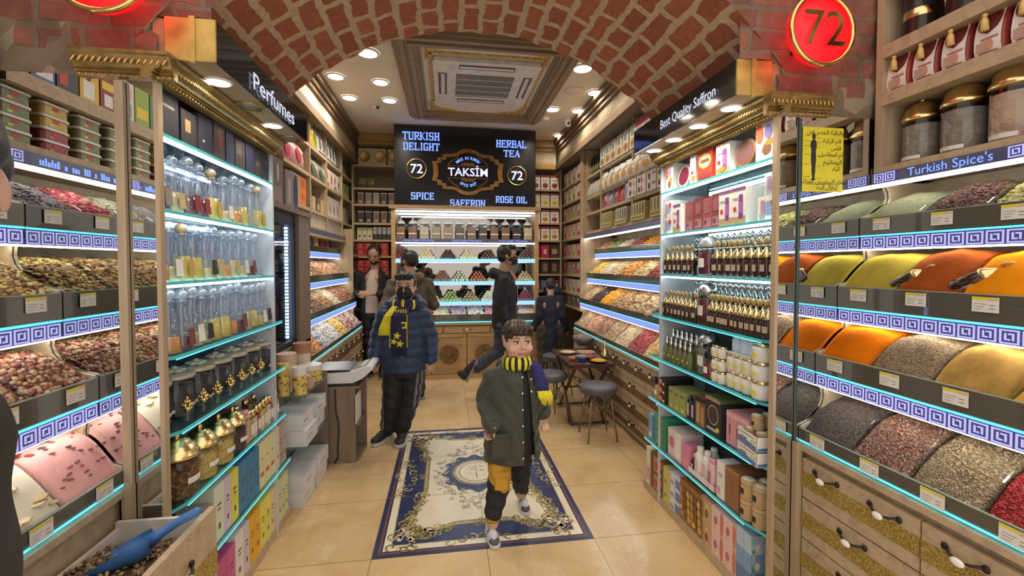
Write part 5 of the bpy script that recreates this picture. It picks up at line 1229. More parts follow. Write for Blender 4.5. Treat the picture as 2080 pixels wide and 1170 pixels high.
for i, y in enumerate(span(1.755, 2.60, 7)): FJ.put((sx(-1, 1.452 - .006 * i), y, .935), F_1, 'dark jar with pale flower lid on the fifth perfume shelf, %s' % nth(i, 7), (1.32, 1.32, 1.12), 'flower lidded jars')
for i, y in enumerate(span(1.80, 2.46, 7)): KB.put((sx(-1, 1.35), y, .9355), F_1, 'tiny bottle with gold crown stopper before the flower jars, %s' % nth(i, 7), 1.05, 'crown stopper bottles')
# gold domed jars, pink bottle, gold perfume bottles
def dome_jar(label, x, y, fill, sc=1.0):
    t = thing('dome_lid_jar', label, 'jar', L(y, x, .66), F_1); t.scale = (sc,) * 3
    MB().lathe([(.045, 0), (.048, .005), (.05, .02), (.048, .055), (.05, .09), (.046, .105)], 20).build('glass_body', GLASS, t); MB().lathe([(.043, .004), (.045, .008), (.046, .085)], 18).build('contents', fill, t)
    MB().lathe([(.048, .104), (.053, .107), (.053, .114), (.049, .117), (.048, .124), (.043, .127), (.041, .136), (.033, .139), (.029, .148), (.016, .154), (.005, .157)], 20).build('dome_lid', GOLDC, t)
    MB().ball((0, 0, .163), .009, 8).build('knob', GOLDC, t)
    l = MB()
    for k in range(4): a0 = -pi / 2 - .6 + .3 * k; a1 = a0 + .3; l.quad((.0505 * cos(a0), .0505 * sin(a0), .04), (.0505 * cos(a1), .0505 * sin(a1), .04), (.0505 * cos(a1), .0505 * sin(a1), .056), (.0505 * cos(a0), .0505 * sin(a0), .056))
    l.build('label', PAPER, t)
WOODC = grain('brown_chips', [(.20, .09, .04), (.12, .05, .025), (.28, .13, .05), (.08, .04, .02)], 120, 1)
CRYS = grain('amber_crystals', [(.55, .36, .10), (.45, .27, .06), (.62, .45, .16)], 120, .8, .4)
dome_jar('gold domed glass jar of brown wood chips nearest the open drawer', 1.39, 1.80, WOODC, 1.42); dome_jar('gold domed glass jar of amber crystals, second from the open drawer', 1.385, 1.945, CRYS, 1.28); dome_jar('gold domed glass jar of amber crystals beside the dark one', 1.38, 2.08, CRYS, 1.25); dome_jar('gold domed glass jar of dark brown powder by the pink bottle', 1.378, 2.205, mat('dark_powder', (.05, .025, .02), .8), 1.2)
o = MB().lathe([(.019, 0), (.022, .004), (.022, .12), (.0235, .124), (.0235, .135)], 14).lathe([(.02, .136), (.02, .158), (.018, .16)], 14, 1).build('lotion_bottle', [cm((.72, .40, .45), .3), cm((.75, .33, .40), .3)], None, L(2.285, 1.36, .66), F_1); tag(o, 'slim pink bottle with pink cap among gold perfume bottles', 'bottle')
def spray(col, k):
    t = thing('spray_bottle', 'x', 'bottle')
    MB().bevbox(-.019, .019, -.014, .014, 0, .085, .006).build('bottle_body', mat('scent_%d' % k, col, .12), t)
    MB().lathe([(.0095, .085), (.0095, .092), (.0125, .093), (.0125, .122), (.010, .124)], 12).build('cap', GOLDC, t)
    l = MB().box(-.012, .012, -.0155, -.0143, .02, .062); l.build('label', PAPER, t); return t
SP = [Proto(spray(c, i)) for i, c in enumerate(((.5, .38, .1), (.55, .5, .36), (.35, .1, .06), (.62, .58, .5)))]
for i, y in enumerate(span(2.335, 2.67, 9)): SP[(i * 3) % 4].put(L(y, 1.36, .66), F_1, 'gold-capped spray perfume on the sixth shelf, %s' % nth(i, 9), rnd.uniform(1.0, 1.25), 'gold capped spray perfumes')
for i, y in enumerate((2.36, 2.46, 2.56)): SP[(i + 1) % 4].put(L(y, 1.43, .66), F_1, 'gold-capped spray perfume in the second line of the sixth shelf, %s' % nth(i, 3), 1.3, 'gold capped spray perfumes')
for i, (y, c, h) in enumerate(((2.30, GRN, .10), (2.20, (.6, .42, .42), .09), (2.38, DRED, .13), (2.50, WHT, .16), (2.62, WHT, .17))): SL('perfume_box', ('green', 'dusty pink', 'dark red', 'white', 'second white')[i] + ' perfume carton lying behind the spray bottles', (.10, .12, h), c, ((.2, .5, .2, .4, sh(c, .7)),), y, .66, 1.53)
for i in range(2): SL('perfume_box', 'white and blue striped carton against the left end panel, %s' % ('lower', 'upper')[i], (.11, .08, .115), WHT, ((0, 1, .2, .5, (.05, .10, .25)), (.0, 1, .75, .95, (.07, .12, .3))), 1.70, .66 + .1155 * i, 1.50)
# pastel perfume cartons on the lowest glass shelf and the plinth
TXTC = (.10, .10, .08)
def pastel(y, w_, c, h, z, nm, x=None): SL('perfume_box', nm, (w_, .11, h), c, ((.3, .7, .62, .66, TXTC), (.35, .65, .54, .57, TXTC), (.4, .6, .2, .3, TXTC)), y, z, x, 'box', 'pastel perfume cartons')
y = 1.89
for nm, c, w_, h in (('grey wood front carton near the drawer', (.42, .35, .30), .06, .18), ('mint green tall carton', (.62, .68, .56), .085, .235), ('lilac tall carton', (.62, .52, .64), .055, .235), ('lime yellow tall carton', (.68, .64, .10), .07, .235), ('deep blue tall carton, first of three', (.05, .20, .36), .085, .235), ('deep blue tall carton, second of three', (.05, .20, .36), .085, .235), ('deep blue tall carton, third of three', (.05, .20, .36), .05, .235), ('cream carton with red words, first', (.72, .66, .36), .065, .235), ('cream carton with red words, second', (.72, .66, .36), .065, .235), ('cream carton with red words, third', (.72, .66, .36), .065, .235), ('cream carton with red words, fourth', (.72, .66, .36), .065, .235), ('taupe carton, first at the far end', (.40, .33, .28), .05, .235), ('taupe carton, second at the far end', (.45, .38, .32), .05, .235)):
    if 'cream' in nm: SL('perfume_box', nm + ' on the lowest glass shelf', (w_, .11, h), c, ((.3, .7, .6, .66, (.4, .36, .2)), (.2, .8, .25, .34, (.55, .12, .06))), y + w_ / 2, .365, None, 'box', 'pastel perfume cartons')
    else: pastel(y + w_ / 2, w_, c, h, .365, nm + ' on the lowest glass shelf')
    y += w_ + .003
y = 1.88
for nm, c, w_, h in (('magenta lacquered carton, first', (.45, .06, .20), .085, .20), ('magenta lacquered carton, second', (.50, .08, .24), .085, .215), ('magenta lacquered carton, third', (.55, .10, .28), .07, .215), ('white carton with small words', (.72, .66, .64), .08, .235), ('pale lilac carton', (.60, .52, .60), .06, .235), ('orange carton, first', (.75, .38, .02), .06, .235), ('orange carton, second', (.75, .40, .03), .06, .235), ('yellow carton, first', (.72, .68, .12), .065, .235), ('yellow carton, second', (.72, .68, .14), .065, .235), ('peach carton, first', (.70, .58, .34), .05, .235), ('peach carton, second', (.70, .58, .34), .05, .235), ('pale green carton, first', (.58, .62, .34), .05, .235), ('pale green carton, second', (.58, .62, .34), .05, .235), ('pale green carton, third', (.58, .62, .34), .05, .235)):
    pastel(y + w_ / 2, w_, c, h, .055, nm + ' on the perfume plinth'); y += w_ + .003

# ---------------------------------------------------------------- white cartons and tins past the perfume unit
sd = thing('glass_stand', 'low stand with two clear glass shelves of white cartons past the perfume unit', 'shelving')
for z in (.385, .71):
    MB().box(-1.09, -.875, 2.86, 3.40, z - .008, z).build('glass_shelf', SHELFG, sd)
for y in (3.42,): MB().box(-1.09, -.885, y, y + .015, 0, .74).build('side_panel', TAUPE, sd)
MB().box(-1.098, -1.09, 2.86, 3.43, 0, .74).build('back_panel', TAUPE, sd)
WC = (.66, .66, .70)
for zi, (z, n) in enumerate(((0.0, 2), (.10, 2), (.385, 2), (.485, 2))):
    for k in range(2):
        o = carton('white_carton', 'flat white carton past the perfume unit, %s stack, %s' % (('front', 'rear')[k], ('bottom', 'second', 'third', 'top')[zi]), 'box', 'flat white cartons', (.235, .20, .098), WC, ((.1, .5, .45, .55, (.35, .33, .33)),), (-.985 + .012 * ((zi + k) % 3 - 1), 3.01 + k * .265, z + .0005), F_1)
SPEC = mat('gold_leopard_print', (.62, .45, .12), .35, 0, .3, 30)
def round_box(label, loc, r, h, m, lidm, lying=False):
    t = thing('round_gift_box', label, 'box', loc, 0)
    if lying: t.rotation_euler = (pi / 2, 0, .5)
    MB().lathe([(r, 0), (r, h)], 22, 0, None, False).build('box_body', m, t)
    MB().lathe([(r * 1.02, h * .72), (r * 1.02, h), (r * .98, h + .003)], 22, 0, None, False).build('lid', lidm, t)
    if m is SPEC:
        s_ = MB(); q = random.Random(3)
        for k in range(30):
            a, z = q.uniform(0, 6.28), q.uniform(.1, .65) * h; s_.ball((r * cos(a), r * sin(a), z), (.006, .006, .004), 6, 0, 4)
        s_.build('spots', cm((.10, .05, .02)), t)
PW = cm((.70, .66, .66), .25)
round_box('round leopard-print gift box standing at the glass shelf end', (-.92, 2.93, .7105), .042, .17, SPEC, PW); round_box('white round box lying on the cartons by the leopard boxes', (-.95, 3.10, .7565), .045, .10, PW, cm((.45, .30, .24)), True)
round_box('wide leopard-print round box beside the scale', (-.955, 3.27, .7105), .075, .11, SPEC, PW); round_box('tall white round box with tan side on the glass shelf', (-1.03, 3.02, .7105), .06, .24, PW, cm((.55, .40, .28))); round_box('cream round box with red-brown lid behind the leopard boxes', (-1.04, 3.36, .7105), .06, .25, cm((.60, .52, .42)), cm((.38, .18, .10))); round_box('small leopard-print round box behind the white one', (-1.01, 2.91, .7105), .035, .20, SPEC, SPEC)
# ---------------------------------------------------------------- herbs and spices in the two near racks
def hp(R, k, c, nm, label, m, **kw): return R.heap(k, CELL[c + 1] + .004, CELL[c] - .004, nm, label, m, seed=c * 7 + k, **kw)
Tn = ('bottom', 'second', 'third', 'top')
LEAF = grain('crushed_green_herb', [(.20, .21, .12), (.26, .27, .16), (.16, .17, .09), (.30, .30, .19)], 420, .5)
hp(spice, 3, 0, 'herb_heap', 'greyish green ground herb in the top tray next to the mirror', LEAF, rough=.003)
hp(spice, 3, 1, 'seed_heap', 'dark brown dried buds in the top tray, second from the mirror', grain('dark_buds', [(.10, .045, .035), (.06, .03, .025), (.15, .08, .06), (.08, .04, .03)], 110, 1.2), pieces=(420, (.010, .0035, .003), [mat('bud_a', (.09, .04, .03), .7), mat('bud_b', (.15, .08, .06), .7)]))
hp(spice, 3, 2, 'cardamom_heap', 'yellow green cardamom pods in the top tray at the photo edge', grain('green_pods', [(.34, .32, .10), (.26, .25, .07), (.42, .40, .16)], 95, 1.2), pieces=(320, (.010, .005, .005), [mat('pod_a', (.36, .34, .10), .6), mat('pod_b', (.46, .43, .18), .6)]))
hp(spice, 3, 3, 'herb_heap', 'pale dried leaf heap in the top tray, nearest the shop front', LEAF)
hp(spice, 2, 0, 'powder_heap', 'mustard yellow powder in the third tray next to the mirror', powder('curry', (.50, .385, .055)), rough=.0025, bulge=.06)
hp(spice, 2, 1, 'powder_heap', 'brick red powder in the third tray between yellow and orange', powder('paprika', (.38, .085, .015), .7), rough=.0035, bulge=.068)
hp(spice, 2, 2, 'powder_heap', 'bright orange powder in the third tray beside the red powder', powder('turmeric', (.82, .27, .006), .85), rough=.0025, bulge=.062)
hp(spice, 2, 3, 'powder_heap', 'dull red powder in the third tray nearest the shop front', powder('sumac', (.30, .05, .02)))
hp(spice, 1, 0, 'powder_heap', 'deep orange powder in the second tray next to the mirror', powder('hot_pepper', (.80, .19, .003), .8), rough=.0025, bulge=.062)
hp(spice, 1, 1, 'seed_heap', 'pale brown cumin seed in the second tray beside deep orange powder', grain('cumin', [(.36, .26, .16), (.28, .19, .11), (.44, .34, .22), (.22, .14, .08)], 330, .8, stretch=(1, .45, 1)), bulge=.06)
hp(spice, 1, 2, 'powder_heap', 'coarse golden brown spice mix in the second tray', powder('golden_mix', (.50, .30, .08), .62), rough=.006, bulge=.06)
hp(spice, 1, 3, 'powder_heap', 'ochre powder in the second tray nearest the shop front', powder('ochre', (.60, .32, .06)))
hp(spice, 0, 0, 'seed_heap', 'black peppercorns in the lowest tray next to the mirror', grain('pepper_black', [(.15, .115, .10), (.09, .07, .06), (.21, .17, .15), (.26, .22, .2)], 330, 1), bulge=.03)
hp(spice, 0, 1, 'seed_heap', 'mixed pink and brown peppercorns in the lowest tray', grain('pepper_mixed', [(.30, .13, .09), (.40, .26, .18), (.14, .08, .06), (.46, .32, .26), (.36, .15, .13)], 240, 1.1), pieces=(500, (.0035, .0035, .0035), [mat('pep_a', (.35, .13, .10), .5), mat('pep_b', (.45, .32, .22), .5), mat('pep_c', (.14, .09, .07), .5)]))
hp(spice, 0, 2, 'seed_heap', 'beige coriander seed in the lowest tray beside mixed peppercorns', grain('coriander', [(.42, .33, .20), (.34, .26, .15), (.52, .42, .27), (.26, .19, .11)], 260, 1.1), pieces=(500, (.0035, .0035, .0035), [mat('cor_a', (.45, .36, .22), .5), mat('cor_b', (.34, .26, .15), .5)]))
hp(spice, 0, 3, 'flake_heap', 'red pepper flakes in the lowest tray at the photo edge', grain('red_flakes', [(.42, .03, .035), (.28, .02, .02), (.55, .08, .08)], 200, 1.1), pieces=(400, (.006, .004, .0015), [mat('flk_a', (.45, .035, .04), .5), mat('flk_b', (.30, .02, .02), .5)]))
# herbal teas
LAVM = grain('lavender_buds', [(.20, .17, .18), (.28, .24, .24), (.14, .12, .13), (.24, .2, .19)], 150, 1.2)
hp(teas, 3, 0, 'flower_heap', 'grey lavender buds in the top tray next to the perfume-side mirror', LAVM, pieces=(500, (.009, .003, .003), [mat('lav_a', (.24, .2, .21), .8), mat('lav_b', (.16, .13, .15), .8)]))
hp(teas, 3, 1, 'flower_heap', 'dried red rosebuds in the top tray beside the lavender', grain('rosebuds', [(.40, .04, .07), (.28, .03, .05), (.5, .12, .13)], 70, 1.2), pieces=(260, (.010, .008, .008), [mat('rose_a', (.42, .04, .08), .7), mat('rose_b', (.30, .03, .06), .7), mat('rose_c', (.5, .25, .2), .7)]))
hp(teas, 3, 2, 'herb_heap', 'pale green sage leaves in the top tray of the tea rack', grain('sage', [(.38, .38, .25), (.30, .31, .19), (.48, .47, .34)], 90, 1.2), pieces=(260, (.011, .005, .003), [mat('sage_a', (.42, .41, .28), .8), mat('sage_b', (.3, .32, .2), .8)]))
hp(teas, 3, 3, 'flower_heap', 'dusky dried buds in the top tea tray nearest the shop front', LAVM)
TEAP = [mat('tea_a', (.36, .20, .07), .7), mat('tea_b', (.20, .09, .05), .7), mat('tea_c', (.52, .38, .16), .7), mat('tea_d', (.60, .50, .22), .7), mat('tea_e', (.26, .14, .08), .7)]
TEAG = grain('tea_ground', [(.30, .17, .08), (.20, .10, .05), (.46, .33, .15), (.14, .07, .04)], 80, 1.2)
for c, l in enumerate(('mixed fruit tea with yellow peel in the third tray next to the mirror', 'brown winter tea blend in the third tray, second from the mirror', 'golden apple tea pieces in the third tray of the tea rack', 'dark tea blend in the third tray nearest the shop front')):
    hp(teas, 2, c, 'tea_heap', l, TEAG, pieces=(420, (.013, .008, .005), TEAP if c != 0 else TEAP + [mat('tea_y', (.62, .55, .18), .7)] * 2), rough=.006)
RHP = [mat('hip_a', (.30, .07, .05), .6), mat('hip_b', (.42, .24, .12), .6), mat('hip_c', (.16, .06, .05), .6), mat('hip_d', (.55, .40, .24), .6)]
for c, l in enumerate(('rosehip and nut tea in the second tray next to the mirror', 'chunky rosehip blend in the second tray, second from the mirror', 'dark berry blend in the second tray of the tea rack', 'brown root blend in the second tray nearest the shop front')):
    hp(teas, 1, c, 'tea_heap', l, grain('hip_ground', [(.30, .10, .06), (.18, .07, .05), (.44, .27, .14), (.12, .05, .04)], 85, 1.2), pieces=(420, (.009, .008, .007), RHP), rough=.006)
PINKP = powder('pink_sugar', (.80, .42, .40), .93)
PETL = [mat('petal_red', (.38, .05, .06), .7), mat('petal_dark', (.18, .06, .06), .7)]
hp(teas, 0, 0, 'powder_heap', 'pink powder strewn with dark rose petals in the lowest tray by the mirror', PINKP, pieces=(46, (.011, .008, .002), PETL), rough=.003, bulge=.062)
hp(teas, 0, 1, 'powder_heap', 'white powder with pale lemon slices in the lowest tea tray', powder('white_sugar', (.80, .74, .60), .94), pieces=(26, (.021, .021, .003), [mat('slice_a', (.70, .58, .34), .6), mat('slice_b', (.58, .42, .22), .6)]), rough=.003, bulge=.062)
hp(teas, 0, 2, 'powder_heap', 'cream powder in the lowest tea tray, third from the mirror', powder('cream_sugar', (.74, .62, .46)), bulge=.04); hp(teas, 0, 3, 'powder_heap', 'rose powder in the lowest tea tray nearest the shop front', PINKP, bulge=.04)
def card_mesh():
    mb = MB(); mb.box(-.034, .034, -.001, 0, 0, .046); mb.quad((-.034, -.0014, .037), (.034, -.0014, .037), (.034, -.0014, .046), (-.034, -.0014, .046), 1); mb.quad((.008, -.0016, .036), (.03, -.0016, .036), (.03, -.0016, .043), (.008, -.0016, .043), 3)
    for k in range(3): mb.quad((-.028, -.0014, .008 + .008 * k), (-.008 + .006 * k, -.0014, .008 + .008 * k), (-.008 + .006 * k, -.0014, .0095 + .008 * k), (-.028, -.0014, .0095 + .008 * k), 2)
    for k in range(2): mb.quad((.01, -.0014, .01 + .01 * k), (.024, -.0014, .01 + .01 * k), (.024, -.0014, .0125 + .01 * k), (.01, -.0014, .0125 + .01 * k), 2)
    return mb.mesh('price_card', [PAPER, YEL, cm((.25, .24, .23)), cm((.7, .45, .45))])
CARD = card_mesh()
for R, nm in ((spice, 'spice'), (teas, 'tea')):
    for k in range(4):
        for c in range(4):
            dx, z, zg = R.tiers[k]; y = (CELL[c] + CELL[c + 1]) / 2 + .02
            o = link('price_card', CARD, None, (sx(R.s, R.b + dx - .003), y, max(z + .005, zg - .052)), facing(R.s)); o.rotation_euler.x = 0
            tag(o, 'white price card with yellow strip, %s %s tray, %s from the mirror' % (Tn[k], nm, ORD[c]), 'price card', 'price cards on the %s trays' % nm)
# two attar bottles lying among the powders
for i, (y, l) in enumerate(((1.395, 'dark gold-capped bottle leaning between yellow and red powder'), (1.20, 'larger dark gold-capped bottle leaning between red and orange powder'))):
    x0, z0, _, _ = spice.surf(2)
    HJ.put((x0 + .03, y + .02, z0 + .016), 0, l, 0.85 + .1 * i, 'attar bottles in the powder', (.25, .35, .5) if False else (RAD(52), RAD(30), 0))
# open drawer with dried leaves and a blue scoop
dr = thing('open_drawer', 'oak drawer of loose tea pulled open below the tea rack', 'drawer', (0, 0, 0))
DI = mat('drawer_inside', (.62, .58, .52), .6)
b = MB(); X0, X1, Y0, Y1, Z0, Z1 = -1.055, -.79, 1.13, 1.575, .50, .71
b.box(X0, X1, Y1 - .014, Y1, Z0, Z1 - .01, 0).box(X0, X1, Y0, Y0 + .014, Z0, Z1 - .01, 0).box(X0, X1, Y0, Y1, Z0, Z0 + .012, 0).box(X0, X0 + .014, Y0, Y1, Z0, Z1 - .03, 0); b.build('drawer_box', DI, dr)
b = MB(); b.box(X1, X1 + .02, Y0 - .03, Y1 + .012, Z0 - .07, Z1 + .008).box(X1 + .02, X1 + .0225, Y0 - .03, Y1 + .012, Z0 + .0, Z0 + .085, 1); dd = b.build('drawer_front', [OAK, GOLDST], dr)
handle(dd, X1 + .0225, (Y0 + Y1) / 2 + .02, Z0 + .125, -1, .12)
mb = MB(); r = random.Random(9)
for i in range(15):
    for j in range(13): mb.v.append((X0 + .016 + (X1 - X0 - .018) * j / 12, Y0 + .016 + (Y1 - Y0 - .032) * i / 14, .632 + .05 * sin(pi * i / 14) * (1 - j / 16) + r.uniform(-.008, .008)))
for i in range(14):
    for j in range(12): mb.f.append([i * 13 + j, i * 13 + j + 1, (i + 1) * 13 + j + 1, (i + 1) * 13 + j]); mb.m.append(0); mb.sm.append(True)
for k in range(420):
    i, j = r.uniform(.5, 13.5), r.uniform(.3, 11.7)
    mb.ball((0, 0, 0), (.010, .006, .003), 6, 1 + k % 4, 4, Matrix.Translation((X0 + .016 + (X1 - X0 - .018) * j / 12, Y0 + .016 + (Y1 - Y0 - .032) * i / 14, .637 + .05 * sin(pi * i / 14) * (1 - j / 16))) @ Euler((r.uniform(-1, 1), r.uniform(-1, 1), r.uniform(0, 6))).to_matrix().to_4x4())
o = mb.build('tea_heap', [mat('tea_dark', (.10, .06, .03), .8), mat('leaf_a', (.30, .20, .09), .7), mat('leaf_b', (.14, .08, .04), .7), mat('leaf_c', (.42, .30, .14), .7), mat('leaf_d', (.20, .12, .06), .7)]); tag(o, 'brown dried leaf tea filling the open drawer', 'tea heap', None, 'stuff')
def scoop():
    t = thing('scoop', 'blue plastic scoop lying on the tea in the open drawer', 'scoop', (-.955, 1.40, .70), 0)
    t.rotation_euler = (RAD(14), RAD(-8), RAD(-76)); P = mat('blue_plastic', (.05, .16, .42), .35)
    mb = MB(); n, k = 14, 12
    for shell, q in ((0, 1.0), (1, .955)):
        o_ = len(mb.v)
        for i in range(k + 1):
            u = i / k; rad = .062 * (1 - .25 * (1 - u) ** 2) * (math.sqrt(max(0, 1 - ((u - .82) / .18) ** 2)) if u > .82 else 1) * q
            op = 1.1 + .85 * u if u < .9 else 1.9
            for j in range(n + 1):
                a = -op * .95 + 2 * op * .95 * j / n
                mb.v.append((rad * sin(a), -.13 + .23 * u, -rad * cos(a) * .85 + (0 if shell == 0 else .0)))
        for i in range(k):
            for j in range(n):
                f = [o_ + i * (n + 1) + j, o_ + i * (n + 1) + j + 1, o_ + (i + 1) * (n + 1) + j + 1, o_ + (i + 1) * (n + 1) + j]; mb.f.append(f if shell == 0 else f[::-1]); mb.m.append(0); mb.sm.append(True)
    mb.build('bowl', P, t)
    h = MB(); h.tube([(0, .085, -.01), (0, .12, .0), (0, .16, .012), (0, .215, .02), (0, .225, .02)], [.022, .014, .013, .015, .008], 10); h.build('handle', P, t)
scoop()
# ================================================================ goods on the wall shelves
def side_row(s, name, fmt, cat, grp, d, base, pats, x, ys, z, mk='carton', top=None, jig=.0, rz=0):
    n = len(ys); ys = sorted(ys, reverse=s > 0)     # counted from the viewer's left
    for i, y in enumerate(ys):
        p = pats[i % len(pats)] if pats else (); bs = base[i % len(base)] if isinstance(base[0], tuple) else base
        lab = fmt % nth(i, n) if '%' in fmt else fmt
        loc = (sx(s, x), y, z + .0003)
        if mk == 'carton': carton(name, lab, cat, grp, d, bs, p, loc, facing(s) + rnd.uniform(-jig, jig) + rz)
        else: tag(link(name, bag_cache(d, bs, p, top), None, loc, facing(s) + rnd.uniform(-jig, jig) + rz), lab, cat, grp)
_BG = {}
def bag_cache(d, b, p, t):
    k = (d, b, tuple(p), t)
    if k not in _BG: _BG[k] = bag_mesh(d, b, p, t)
    return _BG[k]
# --- over the spice rack: big jars, tasselled gift bags, gold tins
PINKSALT = grain('pink_salt_rock', [(.55, .36, .28), (.62, .44, .36), (.48, .29, .22)], 30, .8); GREYSP = mat('grey_spice', (.25, .205, .17), .8, 0, .3, 50); OLSP = mat('olive_spice', (.30, .235, .15), .8, 0, .3, 60)
def shelf_jar(label, y, fill, x=1.86, sc=1.0):
    t = thing('spice_jar', label, 'jar', (x, y, 1.9285), F1); t.scale = (sc,) * 3; r = .062
    MB().lathe([(r * .92, 0), (r, .008), (r, .15), (r * .93, .165), (r * .93, .172)], 24).build('glass_body', GLASS, t); MB().lathe([(r * .9, .005), (r * .96, .01), (r * .96, .148)], 22).build('contents', fill, t)
    MB().lathe([(r * .98, .168), (r * 1.04, .172), (r * 1.04, .182), (r * .95, .19), (r * .88, .21), (r * .62, .232), (r * .3, .243), (r * .1, .246)], 24).build('dome_lid', GOLDC, t)
    MB().ball((0, 0, .252), .010, 8).build('knob', GOLDC, t)
    l = MB(); q = r * 1.012
    for k in range(4): a0 = -pi / 2 - .62 + .31 * k; a1 = a0 + .31; l.quad((q * cos(a0), q * sin(a0), .012), (q * cos(a1), q * sin(a1), .012), (q * cos(a1), q * sin(a1), .026), (q * cos(a0), q * sin(a0), .026))
    l.build('label', PAPER, t)
for y, f, l, k in ((1.50, GREYSP, 'large gold-domed jar of grey brown spice next to the mirror', .98), (1.355, GREYSP, 'large gold-domed jar of grey spice, middle of the shelf over the spice rack', 1.04), (1.205, PINKSALT, 'large gold-domed jar of pink salt chunks over the spice rack', 1.08), (1.05, OLSP, 'large gold-domed jar of olive spice at the photo edge', 1.06), (.90, GREYSP, 'large gold-domed jar of dark spice nearest the shop front', 1.0)): shelf_jar(l, y, f, 1.86, k)
BAGP = ((.08, .92, .0, .98, (.80, .77, .74)), (.12, .88, .42, .92, (.16, .03, .03), 'o'), (.15, .6, .10, .28, (.5, .35, .3)), (.3, .85, .30, .34, (.4, .2, .2)), (.45, .7, .1, .3, (.6, .3, .2), 'o'))
def gift_bag(label, y, col, x=1.82):
    t = thing('gift_bag', label, 'bag', (x, y, 2.2245), F1)
    link('bag_body', bag_cache((.088, .07, .172), col, BAGP, None), t)
    q = MB(); q.tube([(-.02, -.03, .15), (0, -.045, .14), (.02, -.03, .15)], .002, 5); q.ball((0, -.05, .13), .008, 8); q.lathe([(.012, .08), (.010, .11), (.005, .125)], 10, 0, Matrix.Translation((0, -.05, 0))); q.build('tassel', mat('gold_tassel', (.72, .48, .16), .5), t)
for i, y in enumerate(span(1.54, .64, 10)): gift_bag('dark red and white gift bag with gold tassel, %s over the spice rack' % nth(i, 10), y, (.30, .04, .035) if i % 3 else (.36, .05, .04))
def gold_tin(label, y, z=2.4155, x=1.84):
    t = thing('tall_tin', label, 'tin', (x, y, z), F1)
    MB().lathe([(.052, 0), (.053, .003), (.053, .07, 1), (.0535, .071, 1), (.0535, .10, 1), (.053, .101), (.053, .205), (.05, .21)], 22, 0).build('tin_body', [mat('black_tin', (.05, .04, .035), .25, .5), GOLDC], t)
    MB().lathe([(.054, .205), (.054, .235), (.05, .238)], 22).build('lid', GOLDC, t)
for i, y in enumerate(span(1.50, .75, 6)): gold_tin('tall black and gold tin on the upper shelf over the spice rack, %s' % nth(i, 6), y)
# --- over the tea rack (seen in the perfume-side mirror): tubs and tea boxes
def tub_mesh(band, spot):
    mb = MB(); mb.bevbox(-.058, .058, -.042, .042, 0, .035, .014, 0); mb.bevbox(-.062, .062, -.046, .046, .035, .044, .015, 1)
    mb.quad((-.045, -.0425, .004), (.045, -.0425, .004), (.045, -.0425, .033), (-.045, -.0425, .033), 2); mb.quad((-.012, -.0432, .019), (.014, -.0432, .019), (.014, -.0432, .032), (-.012, -.0432, .032), 3); mb.quad((.01, -.0432, .006), (.03, -.0432, .006), (.03, -.0432, .016), (.01, -.0432, .016), 4)
    return mb.mesh('tub', [cm(sh(band, .75), .3), cm((.72, .72, .66), .3), cm(band), REDC, cm(spot)])
TUBS = {'green': tub_mesh((.22, .24, .13), (.62, .55, .05)), 'yellow': tub_mesh((.60, .44, .10), (.7, .6, .2)), 'red': tub_mesh((.32, .05, .05), (.5, .2, .15))}
for i, y in enumerate(span(1.54, .62, 7)):
    for zi in range(4):
        k = ('yellow' if zi > 1 else 'red') if i in (1, 5) else 'green'
        o = link('tub', TUBS[k], None, (sx(-1, 1.83), y, 1.9285 + zi * .0446), F_1); tag(o, '%s labelled plastic tub, %s in stack %s from the mirror' % (k, ('bottom', 'second', 'third', 'top')[zi], ORD[i]), 'tub', 'stacked tubs over the tea rack')
tb = [((.10, .30, .05), ((.1, .6, .5, .8, YLW, 'o'),)), ((.06, .16, .38), ((.1, .8, .1, .3, WHT),)), ((.05, .05, .05), ((.5, .9, .15, .45, RED),)), ((.72, .48, .02), ((.25, .85, .1, .5, WHT), (.4, .7, .5, .8, BLK, 'o'))), ((.25, .03, .04), ((.2, .9, .5, .7, YLW), (.3, .8, .1, .4, WHT))), ((.70, .68, .66), ((.2, .8, .6, .85, PNK), (.2, .8, .1, .45, (.25, .35, .35)))), ((.30, .42, .06), ((.1, .9, .2, .5, YLW),)), ((.10, .22, .10), ()), ((.6, .3, .1), ())]
for i, (c, p) in enumerate(tb): side_row(-1, 'tea_box', ('green', 'blue', 'black', 'yellow', 'dark red', 'white', 'lime', 'dark green', 'orange')[i] + ' tea box on the upper shelf over the tea rack', 'box', 'tea boxes', (.094, .06, .17), c, [p], 1.81, [1.545 - i * .102], 2.165)
# --- over the nut rack
FRT = lambda c1, c2: ((.1, .9, .05, .45, c1, 'o'), (.2, .7, .55, .8, c2), (.25, .8, .15, .35, sh(c1, .6), 'o'))
side_row(1, 'cookie_box', 'cream fruit printed carton on the top right shelf, %s', 'box', 'fruit cartons on the top right shelf', (.13, .12, .215), CREAMC, [FRT((.5, .28, .08), (.12, .28, .26)), FRT((.58, .34, .06), (.15, .3, .25))], 1.80, span(3.98, 4.80, 6), 2.626)
side_row(1, 'cookie_box', 'pink and white carton on the top right shelf, %s', 'box', 'pink cartons on the top right shelf', (.14, .12, .235), (.78, .70, .66), [((.1, .9, .0, .45, (.55, .15, .35), 'o'), (.0, 1, .7, 1, (.6, .12, .12)), (.2, .8, .5, .65, (.35, .3, .5)))], 1.80, span(3.10, 3.84, 6), 2.626)
side_row(1, 'oil_bottle', 'dark bottle in the row by the upright on the right shelves, %s', 'bottle', 'dark oil bottles', (.055, .055, .22), (.03, .04, .02), [((.1, .9, .2, .5, (.3, .3, .12)),)], 1.82, span(4.95, 5.32, 6), 2.626)
